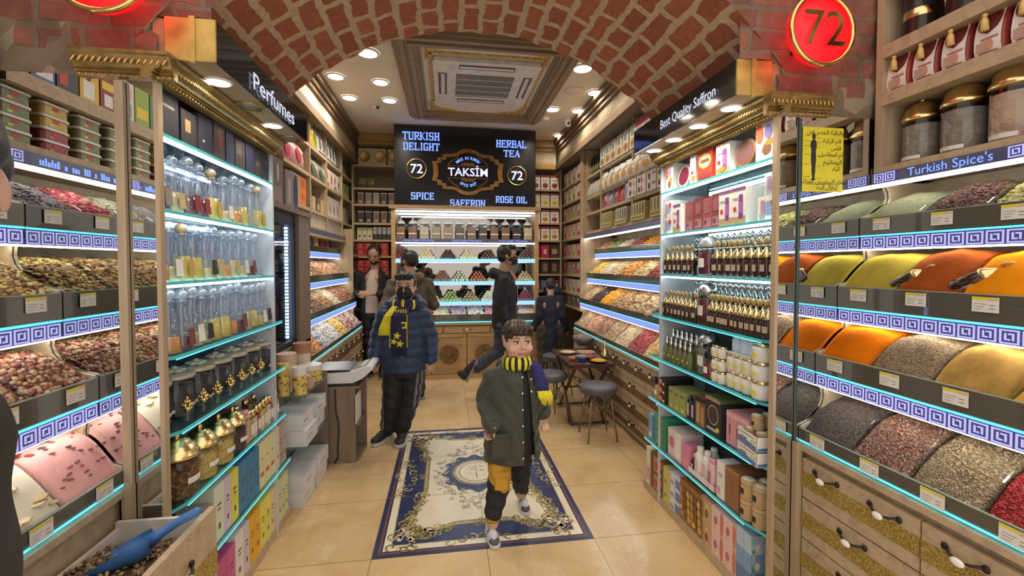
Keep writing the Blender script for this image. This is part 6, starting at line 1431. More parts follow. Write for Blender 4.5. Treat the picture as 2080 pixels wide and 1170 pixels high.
side_row(1, 'candy_bag', 'plump white bag with orange print on the right shelf, %s', 'bag', 'white candy bags', (.145, .12, .20), (.78, .76, .72), [((.1, .75, .08, .5, (.62, .34, .08), 'o'), (.2, .8, .55, .7, (.6, .5, .4)))], 1.78, span(3.02, 4.78, 12), 2.361, 'bag', (.8, .8, .8), .15)
side_row(1, 'candy_bag', 'clear packet of pale sweets on the right shelf by the upright, %s', 'bag', 'pale packets by the upright', (.10, .1, .19), (.55, .5, .44), [((.2, .8, .1, .6, (.66, .62, .56)),)], 1.80, span(4.95, 5.32, 4), 2.361, 'bag')
for i, (c, p, nm) in enumerate(((PNK, FRT((.5, .1, .3), WHT), 'pink tea pouch'), ((.25, .33, .38), ((.2, .8, .3, .7, (.6, .6, .62), 'o'),), 'slate grey tea pouch'), ((.55, .10, .08), ((.2, .8, .35, .75, (.6, .3, .25), 'o'),), 'red tea pouch'), ((.6, .12, .1), ((.2, .8, .35, .75, (.55, .28, .25), 'o'),), 'scarlet tea pouch'))):
    side_row(1, 'tea_pouch', nm + ' on the third right shelf', 'pouch', 'tea pouches', (.125, .06, .17), c, [p], 1.79, [4.74 - .155 * i], 2.166, 'bag')
side_row(1, 'cosmetic_box', 'blue edged carton beside the tea pouches', 'box', None, (.12, .1, .17), (.25, .32, .5), [((.4, 1, 0, .9, (.55, .5, .48)),)], 1.80, [4.12], 2.166)
for zi in range(2): side_row(1, 'cosmetic_box', 'cream cosmetics carton on the third right shelf, %s row, %%s' % ('lower', 'upper')[zi], 'box', 'cosmetics cartons on the third right shelf', (.17, .12, .084), [(.70, .62, .52), (.72, .66, .58), (.68, .6, .55)], [((.1, .4, .2, .8, (.08, .06, .10), 'o'), (.6, .9, .2, .6, (.4, .36, .36))), ((.1, .35, .2, .8, (.06, .05, .06), 'o'), (.5, .9, .3, .45, (.5, .45, .42)), (.45, .6, .1, .9, (.5, .05, .25), 'o')), ((.15, .4, .15, .85, (.05, .05, .05), 'o'), (.6, .95, .6, .8, (.10, .15, .06)))], 1.80, span(3.0, 3.98, 6), 2.166 + zi * .0845)
side_row(1, 'essence_rack', 'yellow counter display of slim essence vials over the nut rack, %s', 'display box', 'yellow vial displays', (.30, .12, .165), [(.48, .40, .14), (.42, .38, .30), (.45, .38, .14)], [tuple((.06 + .1 * k, .11 + .1 * k, .35, .9, ((.10, .10, .06), (.6, .55, .35))[k % 2]) for k in range(9)) + ((0, 1, .0, .28, (.55, .46, .12)), (.05, .95, .1, .2, (.2, .18, .08)))], 1.80, span(3.05, 4.66, 5), 1.936)
# --- far right corner side shelves and back shelves
PK = [FRT((.5, .12, .1), (.6, .5, .45)), FRT((.55, .35, .1), (.5, .4, .3)), FRT((.35, .4, .12), (.6, .55, .5))]
cz = [(2.641, .2), (2.401, .19), (2.151, .18), (1.891, .19), (1.631, .17), (1.391, .17), (1.141, .18), (.951, .15)]
for k, (z, h) in enumerate(cz): side_row(1, 'tea_packet', 'small packet in the far right corner, %s shelf down, %%s' % ORD[k], 'packet', 'packets on the far right side shelves', (.16, .1, h), [[(.70, .62, .55), (.66, .6, .5), (.6, .5, .45)], [(.6, .55, .4), (.64, .6, .5)], [(.35, .27, .2)], [(.55, .35, .32), (.6, .4, .35)], [(.55, .2, .25), (.5, .35, .5), (.65, .4, .2)], [(.45, .12, .12), (.3, .32, .3)], [(.6, .52, .45)], [(.2, .16, .13)]][k], PK, 1.77, span(5.62, 6.28, 4), z + .0005, 'carton')
def back_row(name, fmt, cat, grp, d, base, pats, x0, x1, n, z, mk='carton', y=6.50):
    for i, x in enumerate(span(x0, x1, n)):
        bs = base[i % len(base)] if isinstance(base[0], tuple) else base; p = pats[i % len(pats)] if pats else ()
        me = carton_mesh(d, bs, p) if mk == 'carton' else bag_cache(d, bs, p, None)
        tag(link(name, me, None, (x, y, z + .0003), 0), fmt % nth(i, n) if '%' in fmt else fmt, cat, grp)
W3 = lambda c: ((.0, 1, .84, 1, (.28, .03, .04)), (.15, .85, .08, .45, c, 'o'), (.3, .8, .14, .36, sh(c, .65), 'o'), (.2, .8, .55, .7, (.55, .5, .45)))
rows = [(2.642, .21, WHT, [W3((.35, .04, .05))], 'white tea carton with dark cherries'), (2.39, .2, (.66, .62, .48), [W3((.75, .50, .04))], 'pale carton with yellow lemons'), (2.148, .19, WHT, [W3((.4, .4, .15)), W3((.70, .28, .04)), W3((.35, .06, .15))], 'white tea carton with orange or plum print'), (1.888, .2, WHT, [W3((.68, .30, .05))], 'white tea carton with apricot print'), (1.625, .19, (.45, .02, .06), [((.3, .7, .3, .7, (.7, .5, .5)),), ((.3, .7, .3, .7, (.7, .5, .5)),), ((0, 1, 0, 1, (.06, .035, .03)), (.2, .8, .3, .7, KRA))], 'crimson or brown tin'), (1.385, .19, (.045, .03, .03), [((.25, .75, .2, .8, (.3, .17, .08)),)], 'dark brown coffee packet'), (1.14, .15, (.30, .04, .05), [((.1, .9, .1, .6, (.62, .55, .42)),), ((0, 1, 0, 1, (.08, .2, .38)), (.3, .7, .5, .8, (.5, .2, .2)))], 'red or blue carton')]
for k, (z, h, c, p, nm) in enumerate(rows): back_row('tea_box', nm + ' on the back right shelves, %s', 'box', 'cartons on the back right shelves', (.125, .1, h), c, p, 1.315, 1.60, 3, z)
# left back shelves
for i, x in enumerate((-1.12, -.92, -.74)):
    o = MB().box(-.098, .098, -.01, .01, 0, .235).lathe([(.07, .011), (.078, .014), (.078, .02), (.066, .017), (.05, .012)], 24, 1, Matrix.Translation((0, 0, .12)) @ Matrix.Rotation(pi / 2, 4, 'X')).build('gift_box', [cm((.56, .46, .30)), GILT], None, (x, 6.47, 2.9203)); tag(o, 'flat beige box with round gilt medallion high on the back left shelf, ' + nth(i, 3), 'box', 'medallion boxes')
back_row('snack_bag', 'dull yellow snack bag on the back left shelf below the medallion boxes, %s', 'bag', None, (.11, .08, .15), (.22, .19, .06), [((.1, .9, .0, .4, (.06, .04, .035)),)], -1.17, -1.05, 2, 2.60, 'bag')
def dark_tin_row(z, n, cols, nm):
    for i, x in enumerate(span(-1.19, -.77, n)):
        c = cols[i % len(cols)]; o = MB().box(-.043, .043, -.04, .04, 0, .15, 0).box(-.044, .044, -.041, .041, .15, .165, 1).box(-.02, .02, -.0408, -.04, .02, .05, 2).build('storage_tin', [cm(c, .3), cm((.42, .38, .34), .3), cm((.4, .38, .35))], None, (x, 6.50, z + .0003)); tag(o, '%s, %s' % (nm, nth(i, n)), 'tin', nm.split(' on')[0])
dark_tin_row(2.373, 5, [(.16, .12, .10), (.26, .20, .15), (.32, .28, .24), (.09, .07, .06)], 'pale lidded canister on the upper back left shelf'); dark_tin_row(2.11, 5, [(.07, .06, .055), (.06, .055, .05), (.20, .14, .10), (.17, .11, .09)], 'dark canister on the middle back left shelf')
back_row('tea_box', 'cream and green tea carton on the back left shelf, %s', 'box', None, (.065, .08, .17), (.60, .58, .44), [((0, 1, .75, 1, (.3, .34, .12)), (.3, .7, .2, .4, (.15, .12, .1)))], -1.21, -1.07, 3, 1.875)
back_row('tea_box', 'grey and black packet on the back left shelf, %s', 'box', 'grey and black packets', (.05, .08, .18), (.42, .40, .38), [((0, 1, 0, .45, (.04, .04, .045)), (.2, .8, .75, .85, (.2, .2, .2)))], -1.0, -.745, 5, 1.875)
for k, z in enumerate((1.646, 1.40)):
    for zi in range(2): back_row('tea_box', 'red tea carton, back left, %s layer of %s pair, %%s' % (('lower', 'upper')[zi], ('upper', 'lower')[k]), 'box', 'red tea cartons', (.105, .1, .095), (.42, .025, .03), [((.1, .9, .1, .4, (.52, .08, .07)), (.3, .7, .55, .75, (.5, .3, .25)))], -1.20, -.87, 4, z + zi * .0955)
# --- over the candy rack
side_row(-1, 'snack_bag', 'tall yellow snack bag with green window on the top left shelf, %s', 'bag', 'yellow snack bags', (.12, .09, .25), [(.75, .52, .02), (.74, .50, .03), (.68, .56, .10)], [((.6, 1, .05, .9, (.08, .06, .03)),), (), ((.1, .9, .1, .75, (.25, .36, .08), 'o'),)], 1.73, [4.42, 4.57, 4.72], 2.691, 'bag')
side_row(-1, 'snack_bag', 'salmon pink bag beside the yellow bags on the top left shelf', 'bag', None, (.11, .09, .25), (.62, .25, .22), [], 1.73, [4.27], 2.691, 'bag')
side_row(-1, 'snack_bag', 'white stand-up bag with dark window on the top left shelf, %s', 'bag', 'white stand-up bags', (.135, .09, .25), (.68, .67, .66), [((.25, .75, .2, .65, (.2, .19, .18)), (0, 1, .0, .08, (.06, .09, .25)))], 1.74, span(4.92, 5.60, 6), 2.691, 'bag')
side_row(-1, 'snack_bag', 'green bag at the far end of the top left shelf, %s', 'bag', 'green bags', (.14, .08, .20), [(.22, .34, .12), (.16, .26, .08)], [], 1.76, [5.76, 5.95, 6.10, 6.25], 2.691, 'bag')
side_row(-1, 'sweet_bag', 'big clear bag of pink and red sweets under the yellow bags, %s', 'bag', 'pink sweet bags', (.26, .13, .25), [(.60, .22, .26), (.66, .42, .40)], [((.1, .6, .1, .7, (.5, .06, .10), 'o'), (.5, .9, .5, .9, (.7, .5, .48), 'o'))], 1.75, [3.95, 4.24], 2.401, 'bag')
side_row(-1, 'sweet_bag', 'clear bag of grey green jellies next to the pink sweets, %s', 'bag', 'jelly bags', (.26, .13, .22), (.24, .24, .19), [((.1, .5, .1, .6, (.10, .14, .12), 'o'), (.5, .9, .3, .8, (.38, .38, .30), 'o'))], 1.75, [4.67, 4.96], 2.401, 'bag')
side_row(-1, 'tea_box', 'white carton with red print on the second left shelf, %s', 'box', 'white and red cartons', (.13, .1, .2), [(.68, .60, .54), (.62, .54, .48)], [((.1, .6, .4, .8, (.6, .12, .05), 'o'), (.0, 1, .0, .25, (.4, .2, .16))), ((.3, .7, .3, .7, (.2, .15, .13)),)], 1.75, span(5.22, 5.72, 4), 2.401)
side_row(-1, 'tea_box', 'green carton on the far end of the second left shelf, %s', 'box', 'green cartons', (.12, .1, .19), (.14, .22, .08), [((.2, .8, .1, .3, (.55, .5, .42)),)], 1.76, span(5.95, 6.3, 3), 2.401)
side_row(-1, 'gift_box', 'large beige and orange box above the fridge', 'box', None, (.42, .16, .27), (.45, .32, .22), [((.55, 1, .0, 1, (.66, .22, .05)), (.65, .9, .2, .4, (.6, .1, .03)), (.65, .9, .6, .85, (.5, .12, .04)))], 1.79, [4.26], 2.071)
side_row(-1, 'gift_box', 'grey box with navy side on the shelf over the fridge', 'box', None, (.28, .2, .30), (.24, .21, .21), [((.6, .98, .02, .98, (.02, .03, .08), 'o'), (.15, .4, .2, .8, (.42, .36, .33)))], 1.66, [3.62], 1.936)
side_row(-1, 'gift_box', 'brown carton with pale tower print on the fridge top', 'box', None, (.20, .16, .33), (.20, .15, .13), [((.4, .6, .5, .9, (.6, .55, .5), 'o'), (.1, .8, .1, .4, (.35, .24, .22)))], 1.62, [3.28], 1.936)
side_row(-1, 'gift_box', 'pale blue carton in the third left row', 'box', None, (.13, .1, .25), (.42, .52, .52), [], 1.77, [4.61], 2.071)
side_row(-1, 'tea_box', 'tan and brown carton in the third left row, %s', 'box', 'tan cartons', (.11, .1, .15), [(.5, .38, .22), (.14, .09, .07)], [((.2, .8, .2, .6, (.6, .5, .35)),)], 1.77, span(4.76, 5.06, 3), 2.071)
side_row(-1, 'tea_box', 'white striped carton in the third left row, %s', 'box', 'white striped cartons', (.12, .1, .24), (.62, .58, .53), [((.1, .4, .3, .7, (.25, .2, .22)), (.6, .9, .2, .6, (.3, .22, .25)))], 1.77, span(5.22, 5.74, 4), 2.071)
side_row(-1, 'spice_packet', 'dark packet in the far bay of the left shelves, upper row, %s', 'packet', 'dark packets upper row', (.13, .1, .2), [(.12, .10, .09), (.3, .27, .24)], [], 1.77, span(5.95, 6.32, 3), 2.071)
side_row(-1, 'spice_packet', 'black packet in the far bay of the left shelves, lower row, %s', 'packet', 'black packets lower row', (.13, .1, .18), (.035, .035, .035), [((.2, .8, .3, .5, (.12, .12, .12)),)], 1.77, span(5.95, 6.32, 3), 1.841)
side_row(-1, 'candy_box', 'white and orange carton just over the candy rack, %s', 'box', 'white and orange cartons', (.135, .12, .2), (.68, .60, .48), [((0, 1, 0, .35, (.68, .34, .04)), (.35, .65, .02, .33, (.3, .4, .1)), (.2, .4, .45, .8, (.5, .42, .32), 'o')), ((0, 1, 0, .35, (.68, .34, .04)), (.2, .45, .45, .85, (.55, .45, .35), 'o'), (.6, .85, .45, .85, (.55, .45, .35), 'o'))], 1.77, span(4.60, 5.05, 4), 1.841)
side_row(-1, 'candy_box', 'cream patterned carton over the candy rack, %s', 'box', 'cream patterned cartons', (.13, .12, .2), (.60, .54, .44), [((.1, .45, .1, .8, (.36, .34, .3)), (.55, .9, .2, .9, (.4, .38, .34)))], 1.77, span(5.20, 5.76, 5), 1.841)
for z in (.601, .951, 1.201, 1.451, 1.661): side_row(-1, 'storage_tin', 'black box on the dark corner shelves at height %s, %%s' % {.601: 'one', .951: 'two', 1.201: 'three', 1.451: 'four', 1.661: 'five'}[z], 'box', 'black boxes in the dark corner', (.11, .12, .16), [(.025, .025, .028), (.05, .035, .03)], [], 1.68, span(6.1, 6.33, 2), z)
# top step of the candy rack holds boxes
for i, (y, c, h, nm) in enumerate(((4.0, (.03, .03, .04), .2, 'black'), (4.2, (.62, .55, .52), .2, 'white and red'), (4.42, (.05, .04, .04), .16, 'dark'), (4.62, (.40, .26, .08), .2, 'gold'), (4.84, (.03, .04, .10), .13, 'navy'), (5.04, (.50, .32, .10), .2, 'golden'), (5.28, (.16, .02, .04), .22, 'wine red'), (5.5, (.2, .03, .05), .22, 'second wine red'), (5.75, (.04, .035, .04), .2, 'second black'))):
    carton('chocolate_box', nm + ' chocolate box on the top step of the candy rack', 'box', 'chocolate boxes', (.17, .1, h), c, ((.1, .9, .3, .5, sh(c, 1.9)), (.2, .5, .6, .8, (.55, .4, .2), 'o')), (sx(-1, 1.83), y, 1.6595), F_1)
for x_, y_ in ((0, 0),): pass
# ---------------------------------------------------------------- nuts, dried fruit, dragees
NB = [5.40 - .3175 * i for i in range(9)]
def nh(k, c, nm, label, pal, scale, pc, rough=.006, bulge=.02):
    m = grain('nut_%d%d' % (k, c), pal, scale, 1.1)
    nuts.heap(k, NB[c + 1] + .004, NB[c] - .004, nm, label, m, bulge, (pc[0], pc[1], [mat('nutp_%d%d%d' % (k, c, i), q, .6) for i, q in enumerate(pal[:3])]), rough, c, 10, 8)
SM, MD, BG = (150, (.010, .007, .006)), (110, (.017, .012, .009)), (70, (.026, .020, .016)); ST = (120, (.030, .007, .006))
n3 = [('candied_fruit', 'salmon pink dried fruit', [(.62, .30, .20), (.70, .42, .30), (.5, .22, .14)], ST), ('candied_fruit', 'green dried fruit sticks', [(.28, .42, .10), (.42, .52, .20), (.2, .32, .07)], ST), ('candied_fruit', 'creamy white dried fruit', [(.70, .62, .48), (.62, .52, .38), (.76, .70, .60)], MD), ('candied_fruit', 'dark red dried berries', [(.34, .08, .05), (.24, .05, .04), (.45, .18, .12)], MD), ('candied_fruit', 'bright orange dried fruit', [(.78, .36, .03), (.70, .28, .02), (.82, .45, .08)], ST), ('candied_fruit', 'deep green dried fruit', [(.16, .24, .07), (.12, .18, .05), (.25, .34, .12)], MD), ('candied_fruit', 'tan dried fruit', [(.5, .34, .18), (.42, .27, .13), (.58, .42, .25)], MD), ('candied_fruit', 'yellow dried fruit', [(.7, .5, .12), (.6, .4, .08), (.76, .6, .25)], MD)]
n2 = [('dried_fruit', 'yellow banana chips', [(.72, .48, .08), (.66, .42, .06), (.78, .58, .2)], MD), ('dried_fruit', 'whitish mulberries', [(.66, .56, .42), (.58, .47, .33), (.74, .66, .52)], SM), ('dried_fruit', 'pale dried figs', [(.60, .45, .25), (.52, .37, .18), (.68, .54, .34)], MD), ('dried_fruit', 'orange dried apricots', [(.66, .28, .04), (.56, .22, .03), (.74, .36, .08)], BG), ('dried_fruit', 'cream colored dried fruit strips', [(.66, .52, .26), (.58, .44, .2), (.74, .62, .38)], ST), ('dried_fruit', 'dark red dried strawberries', [(.36, .05, .05), (.26, .04, .04), (.44, .1, .09)], MD), ('dried_fruit', 'golden dried apple pieces', [(.62, .48, .26), (.54, .38, .18), (.72, .58, .36)], BG), ('dried_fruit', 'brown dried pears', [(.42, .26, .12), (.34, .2, .09), (.5, .34, .18)], BG)]
n1 = [('dried_fruit', 'beige hazelnuts', [(.50, .34, .18), (.42, .27, .13), (.6, .44, .27)], SM), ('dried_fruit', 'black raisins', [(.06, .035, .03), (.09, .05, .045), (.04, .025, .025)], SM), ('dried_fruit', 'glowing orange apricots', [(.80, .38, .02), (.72, .30, .02), (.84, .46, .06)], MD), ('nut_heap', 'brown almonds', [(.46, .28, .14), (.38, .22, .10), (.55, .38, .22)], MD), ('nut_heap', 'mixed roasted nuts', [(.52, .36, .20), (.40, .25, .12), (.60, .46, .28)], BG), ('nut_heap', 'light walnut halves', [(.58, .44, .26), (.46, .32, .17), (.66, .54, .36)], BG), ('dried_fruit', 'plum black dates', [(.10, .07, .09), (.14, .10, .12), (.2, .13, .12)], BG), ('dried_fruit', 'brown dried dates', [(.40, .22, .08), (.30, .16, .06), (.50, .32, .16)], BG)]
n0 = [('nut_heap', 'roasted chickpeas', [(.50, .36, .22), (.42, .28, .16), (.58, .45, .30)], SM), ('nut_heap', 'pinkish shelled peanuts', [(.60, .32, .22), (.52, .26, .17), (.68, .42, .32)], SM), ('nut_heap', 'smoked brown almonds', [(.36, .20, .12), (.28, .15, .09), (.46, .30, .20)], SM), ('nut_heap', 'mixed cocktail nuts', [(.44, .30, .19), (.34, .22, .13), (.54, .40, .28)], SM), ('nut_heap', 'pale salted peanuts', [(.62, .48, .32), (.54, .40, .25), (.70, .58, .42)], SM), ('nut_heap', 'red skinned peanuts', [(.36, .07, .08), (.28, .05, .06), (.46, .14, .13)], SM), ('nut_heap', 'golden corn nuts', [(.62, .44, .16), (.54, .36, .11), (.70, .54, .26)], SM), ('nut_heap', 'cream pistachios', [(.60, .50, .33), (.5, .4, .22), (.68, .58, .42)], SM)]
for k, rowd in enumerate((n0, n1, n2, n3)):
    for c, (nm, l, pal, pc) in enumerate(rowd): nh(k, c, nm, '%s in the %s tray of the nut rack, %s from the far end' % (l, Tn[k], ORD[c]), pal, 60, pc, .008)
for k in range(4):
    for y in NB[1:-1]: nuts.divider(k, y)
CBY = [3.86 + .352 * i for i in range(7)]
cd = [[('bronze gold dragees', [(.55, .24, .06), (.7, .42, .2), (.4, .15, .04)]), ('white and blue pebble dragees', [(.6, .6, .6), (.2, .25, .38), (.66, .62, .6)]), ('white sugar dragees', [(.72, .70, .66), (.62, .62, .64), (.5, .48, .5)]), ('yellow and orange dragees', [(.75, .42, .04), (.74, .56, .12), (.7, .62, .5)]), ('white and wine dragees', [(.3, .06, .09), (.70, .66, .62), (.5, .2, .22)]), ('pale mixed dragees', [(.6, .5, .5), (.66, .6, .58), (.25, .08, .1)])],
      [('brown caramel sweets', [(.32, .18, .09), (.22, .11, .06), (.48, .32, .18)]), ('dark chocolate beans', [(.14, .08, .06), (.2, .12, .08), (.3, .2, .14)]), ('caramel nut bites', [(.44, .25, .12), (.34, .18, .09), (.52, .34, .2)]), ('cream white sweets', [(.68, .60, .44), (.60, .5, .34), (.72, .66, .54)]), ('reddish brown sweets', [(.36, .15, .08), (.28, .10, .06), (.46, .24, .15)]), ('cocoa dusted sweets', [(.3, .14, .09), (.22, .09, .06), (.4, .2, .13)])],
      [('lime green sweets', [(.40, .46, .10), (.5, .55, .2), (.32, .4, .08)]), ('lemon yellow sweets', [(.72, .60, .12), (.66, .54, .08), (.76, .68, .3)]), ('toffee brown sweets', [(.38, .22, .12), (.5, .34, .2), (.28, .15, .08)]), ('peach sweets', [(.62, .34, .2), (.56, .28, .15), (.68, .44, .3)]), ('salmon sweets', [(.62, .32, .22), (.54, .26, .17), (.68, .42, .32)]), ('mixed fudge pieces', [(.44, .28, .18), (.54, .38, .26), (.34, .2, .12)])]]
for k in range(3):
    for c, (l, pal) in enumerate(cd[k]):
        m = grain('cand_%d%d' % (k, c), pal, 55, 1.1, .4)
        candy.heap(k, CBY[c] + .004, CBY[c + 1] - .004, 'candy_heap', '%s in the %s tray of the candy rack, %s from the fridge' % (l, Tn[k], ORD[c]), m, .02, (110, (.015, .011, .009), [mat('candp_%d%d%d' % (k, c, i), q, .3) for i, q in enumerate(pal)]), .006, c, 10, 8)
    for y in CBY[1:-1]: candy.divider(k, y)
# ---------------------------------------------------------------- turkish delight counter
def sq_jar(label, x, c):
    t = thing('square_jar', label, 'jar', (x, 6.02, 1.8605))
    MB().bevbox(-.062, .062, -.055, .055, 0, .20, .014).build('glass_body', GLASS, t); MB().bevbox(-.056, .056, -.05, .05, .008, .165, .012).build('contents', mat('tea_%02d%02d' % (int(c[0] * 99), int(c[2] * 99)), c, .7, 0, .35, 60), t)
    MB().lathe([(.056, .20), (.06, .205), (.056, .215), (.03, .245), (.012, .258), (.011, .266)], 16).build('lid', mat('clear_lid', (.5, .52, .55)), t); MB().ball((0, 0, .275), .013, 8).build('knob', STEEL, t)
    MB().box(-.05, .05, -.058, -.0555, .065, .082).build('label', PAPER, t)
for i, c in enumerate(((.30, .18, .10), (.22, .12, .07), (.55, .48, .36), (.36, .30, .18), (.38, .26, .16), (.12, .08, .07), (.24, .13, .08), (.04, .035, .035), (.22, .10, .06), (.25, .14, .09), (.07, .05, .05), (.62, .54, .34))): sq_jar('square glass jar with clear dome lid over the delights, %s' % nth(i, 12), -.60 + .1555 * i, c)
DP = {}
def delight(kind, col):
    k = (kind, col)
    if k not in DP:
        mb = MB()
        if kind == 'cube': mb.bevbox(-.022, .022, -.02, .02, 0, .034, .007)
        elif kind == 'ball': mb.ball((0, 0, .019), .0205, 9)
        else: mb.lathe([(.010, -.026), (.019, -.022), (.019, .022), (.010, .026)], 10, 0, Matrix.Translation((0, 0, .018)) @ Matrix.Rotation(pi / 2, 4, 'X'))
        mb.ball((.006, -.012, .033 if kind != 'roll' else .034), (.006, .006, .004), 6, 1)
        DP[k] = mb.mesh('delight', [mat('delight_%02d%02d%02d' % tuple(int(99 * q) for q in col), col, .5, 0, .15, 40), cm(sh(col, .6))])
    return DP[k]
PILES = [(1.60, -.60, 'cube', (.20, .04, .05), 'ruby'), (1.60, -.27, 'cube', (.62, .50, .30), 'beige coconut'), (1.60, .02, 'roll', (.10, .05, .04), 'chocolate'), (1.60, .29, 'cube', (.60, .52, .33), 'cream'), (1.60, .57, 'roll', (.12, .06, .05), 'dark cocoa'), (1.60, .84, 'cube', (.6, .5, .32), 'ivory'), (1.60, 1.08, 'roll', (.15, .08, .06), 'brown'),
         (1.30, -.58, 'roll', (.5, .36, .2), 'tan'), (1.30, -.06, 'cube', (.24, .13, .09), 'cocoa brown'), (1.30, .18, 'roll', (.52, .50, .36), 'pale green'), (1.30, .42, 'ball', (.50, .15, .07), 'orange red'), (1.30, .66, 'cube', (.5, .3, .18), 'caramel'), (1.30, .86, 'cube', (.40, .16, .12), 'rosy'), (1.30, 1.07, 'ball', (.60, .46, .28), 'sandy'),
         (1.03, -.2, 'ball', (.62, .38, .14), 'amber'), (1.03, .05, 'roll', (.40, .44, .18), 'pistachio green'), (1.03, .32, 'ball', (.48, .32, .16), 'nutty tan'), (1.03, .58, 'cube', (.68, .62, .50), 'snow white'), (1.03, .84, 'roll', (.52, .42, .22), 'honey'), (1.03, 1.08, 'cube', (.22, .06, .09), 'purple plum')]
for z, cx, kind, col, nm in PILES:
    me = delight(kind, col); lv = (5, 4, 3, 2); hh = .034 if kind == 'cube' else .032
    tier = {1.60: 'top', 1.30: 'middle', 1.03: 'lower'}[z]
    for k, n in enumerate(lv):
        for i in range(n):
            o = link('delight_piece', me, None, (cx + (i - (n - 1) / 2) * .0455 + rnd.uniform(-.003, .003), 5.985 + .018 * k + rnd.uniform(-.01, .01), z + .0005 + k * hh), rnd.uniform(-.3, .3))
            tag(o, '%s turkish delight piece in the pyramid on the %s glass shelf' % (nm, tier), 'sweet', '%s delights on the %s shelf' % (nm, tier))
    mb = MB()
    for k, n in enumerate((5, 4, 3)):
        for i in range(n): mb.ball((cx + (i - (n - 1) / 2) * .045, 6.06 + .01 * k, z + .02 + k * hh), .021, 8, 0, 5)
    tag(mb.build('delight_heap', [me.materials[0]]), '%s delights heaped behind the front pyramid on the %s shelf' % (nm, tier), 'sweets', '%s delights on the %s shelf' % (nm, tier), 'stuff')
BIN = [((.52, .45, .50), 'lilac white'), ((.52, .07, .08), 'strawberry red'), ((.62, .54, .38), 'cream'), ((.48, .36, .40), 'mauve'), ((.62, .54, .48), 'ivory'), ((.6, .3, .3), 'coral'), ((.50, .08, .09), 'cherry red'), ((.58, .44, .38), 'rose beige')]
for i, (c, nm) in enumerate(BIN):
    x0 = -.655 + i * .232; mb = MB(); r = random.Random(i); mb.box(x0 + .004, x0 + .224, 5.93, 6.24, .757, .85)
    for k in range(150):
        u, v = r.random(), r.random(); T = Matrix.Translation((x0 + .012 + .204 * u, 5.932 + .29 * v, .845 + .10 * v)) @ Euler((r.uniform(-1, 1), r.uniform(-1, 1), r.uniform(0, 6))).to_matrix().to_4x4(); mb.bevbox(-.014, .014, -.012, .012, -.01, .012, .004, k % 2, T)
    tag(mb.build('candy_heap', [cm(c), cm(sh(c, 1.25))]), '%s delight cubes in the bottom bin of the counter, %s' % (nm, nth(i, 8)), 'sweets', 'delight bins', 'stuff')
    MB().box(x0 - .003, x0 + .001, 5.925, 6.24, .757, .95).build('bin_divider', GLASS, bpy.data.objects['delight_counter'])
# ---------------------------------------------------------------- tasting table, stools, scale on its stand, water cooler
def table():
    t = thing('folding_table', 'low dark folding table with crossed legs by the nut drawers', 'table', (1.345, 4.30, 0))
    DKW = wood('dark_mahogany', (.085, .04, .03), rough=.35, scale=(14, 1.5, 14)); mb = MB()
    for k in range(7): mb.box(-.215 + .0615 * k, -.158 + .0615 * k, -.385, .385, .585, .60)
    mb.box(-.215, .212, -.385, -.355, .565, .585).box(-.215, .212, .355, .385, .565, .585).box(-.215, -.20, -.385, .385, .575, .586); mb.build('tabletop', DKW, t)
    for q, o_ in ((1, -.18), (-1, -.14), (1, .14), (-1, .18)):
        m = MB(); m.tube([(o_, -.30 * q, .012), (o_, .30 * q, .57)], .017, 6); m.build('leg', DKW, t)
    for y, z in ((-.30, .02), (.30, .02), (0, .29)): MB().tube([(-.18, y, z), (.18, y, z)], .011, 6).build('crossbar', DKW, t)
table()
def stool(label, loc, rz):
    t = thing('stool', label, 'stool', loc, rz); SEAT = mat('grey_leather', (.10, .10, .115), .45, 0, .12, 30)
    MB().lathe([(.15, .405), (.162, .415), (.165, .455), (.158, .47), (.12, .478), (.01, .48)], 28).build('seat', SEAT, t)
    BR = mat('aged_brass', (.30, .23, .12), .35, .8)
    for k in range(4):
        a = pi / 4 + k * pi / 2; MB().tube([(.115 * cos(a), .115 * sin(a), .41), (.185 * cos(a), .185 * sin(a), .004)], [.0085, .007], 8).build('leg', BR, t)
    w_ = MB()
    for k in range(4):
        a, b = pi / 4 + k * pi / 2, pi / 4 + (k + 1) * pi / 2; P = lambda an, z: ((.115 + .07 * (.41 - z) / .41) * cos(an), (.115 + .07 * (.41 - z) / .41) * sin(an), z)
        w_.tube([P(a, .38), P(b, .17)], .003, 5); w_.tube([P(b, .38), P(a, .17)], .003, 5)
    w_.build('wire_brace', BR, t)
stool('grey round stool standing before the folding table', (1.315, 3.70, 0), .0); stool('grey round stool behind the small boy, left of the folding table', (1.0, 4.18, 0), .3); stool('grey round stool tucked behind the folding table', (1.27, 5.0, 0), .5)
def bowl(label, x, y, r, h, col, fill, z=.6005, fh=.9):
    t = thing('tasting_bowl', label, 'bowl', (x, y, z)); MB().lathe([(r * .5, 0), (r * .55, .003), (r * .85, h * .5), (r, h), (r * .95, h), (r * .8, h * .55), (r * .3, .012)], 20, 0, None, True, False).build('bowl_body', cm(col, .3), t)
    MB().lathe([(r * .8, h * .6), (r * .92, h * .93), (r * .6, h * fh + .010), (r * .1, h * fh + .014)], 18).build('tasters', grain('taster_' + label.split()[0], [fill, sh(fill, .75), sh(fill, 1.2)], 110, 1), t)
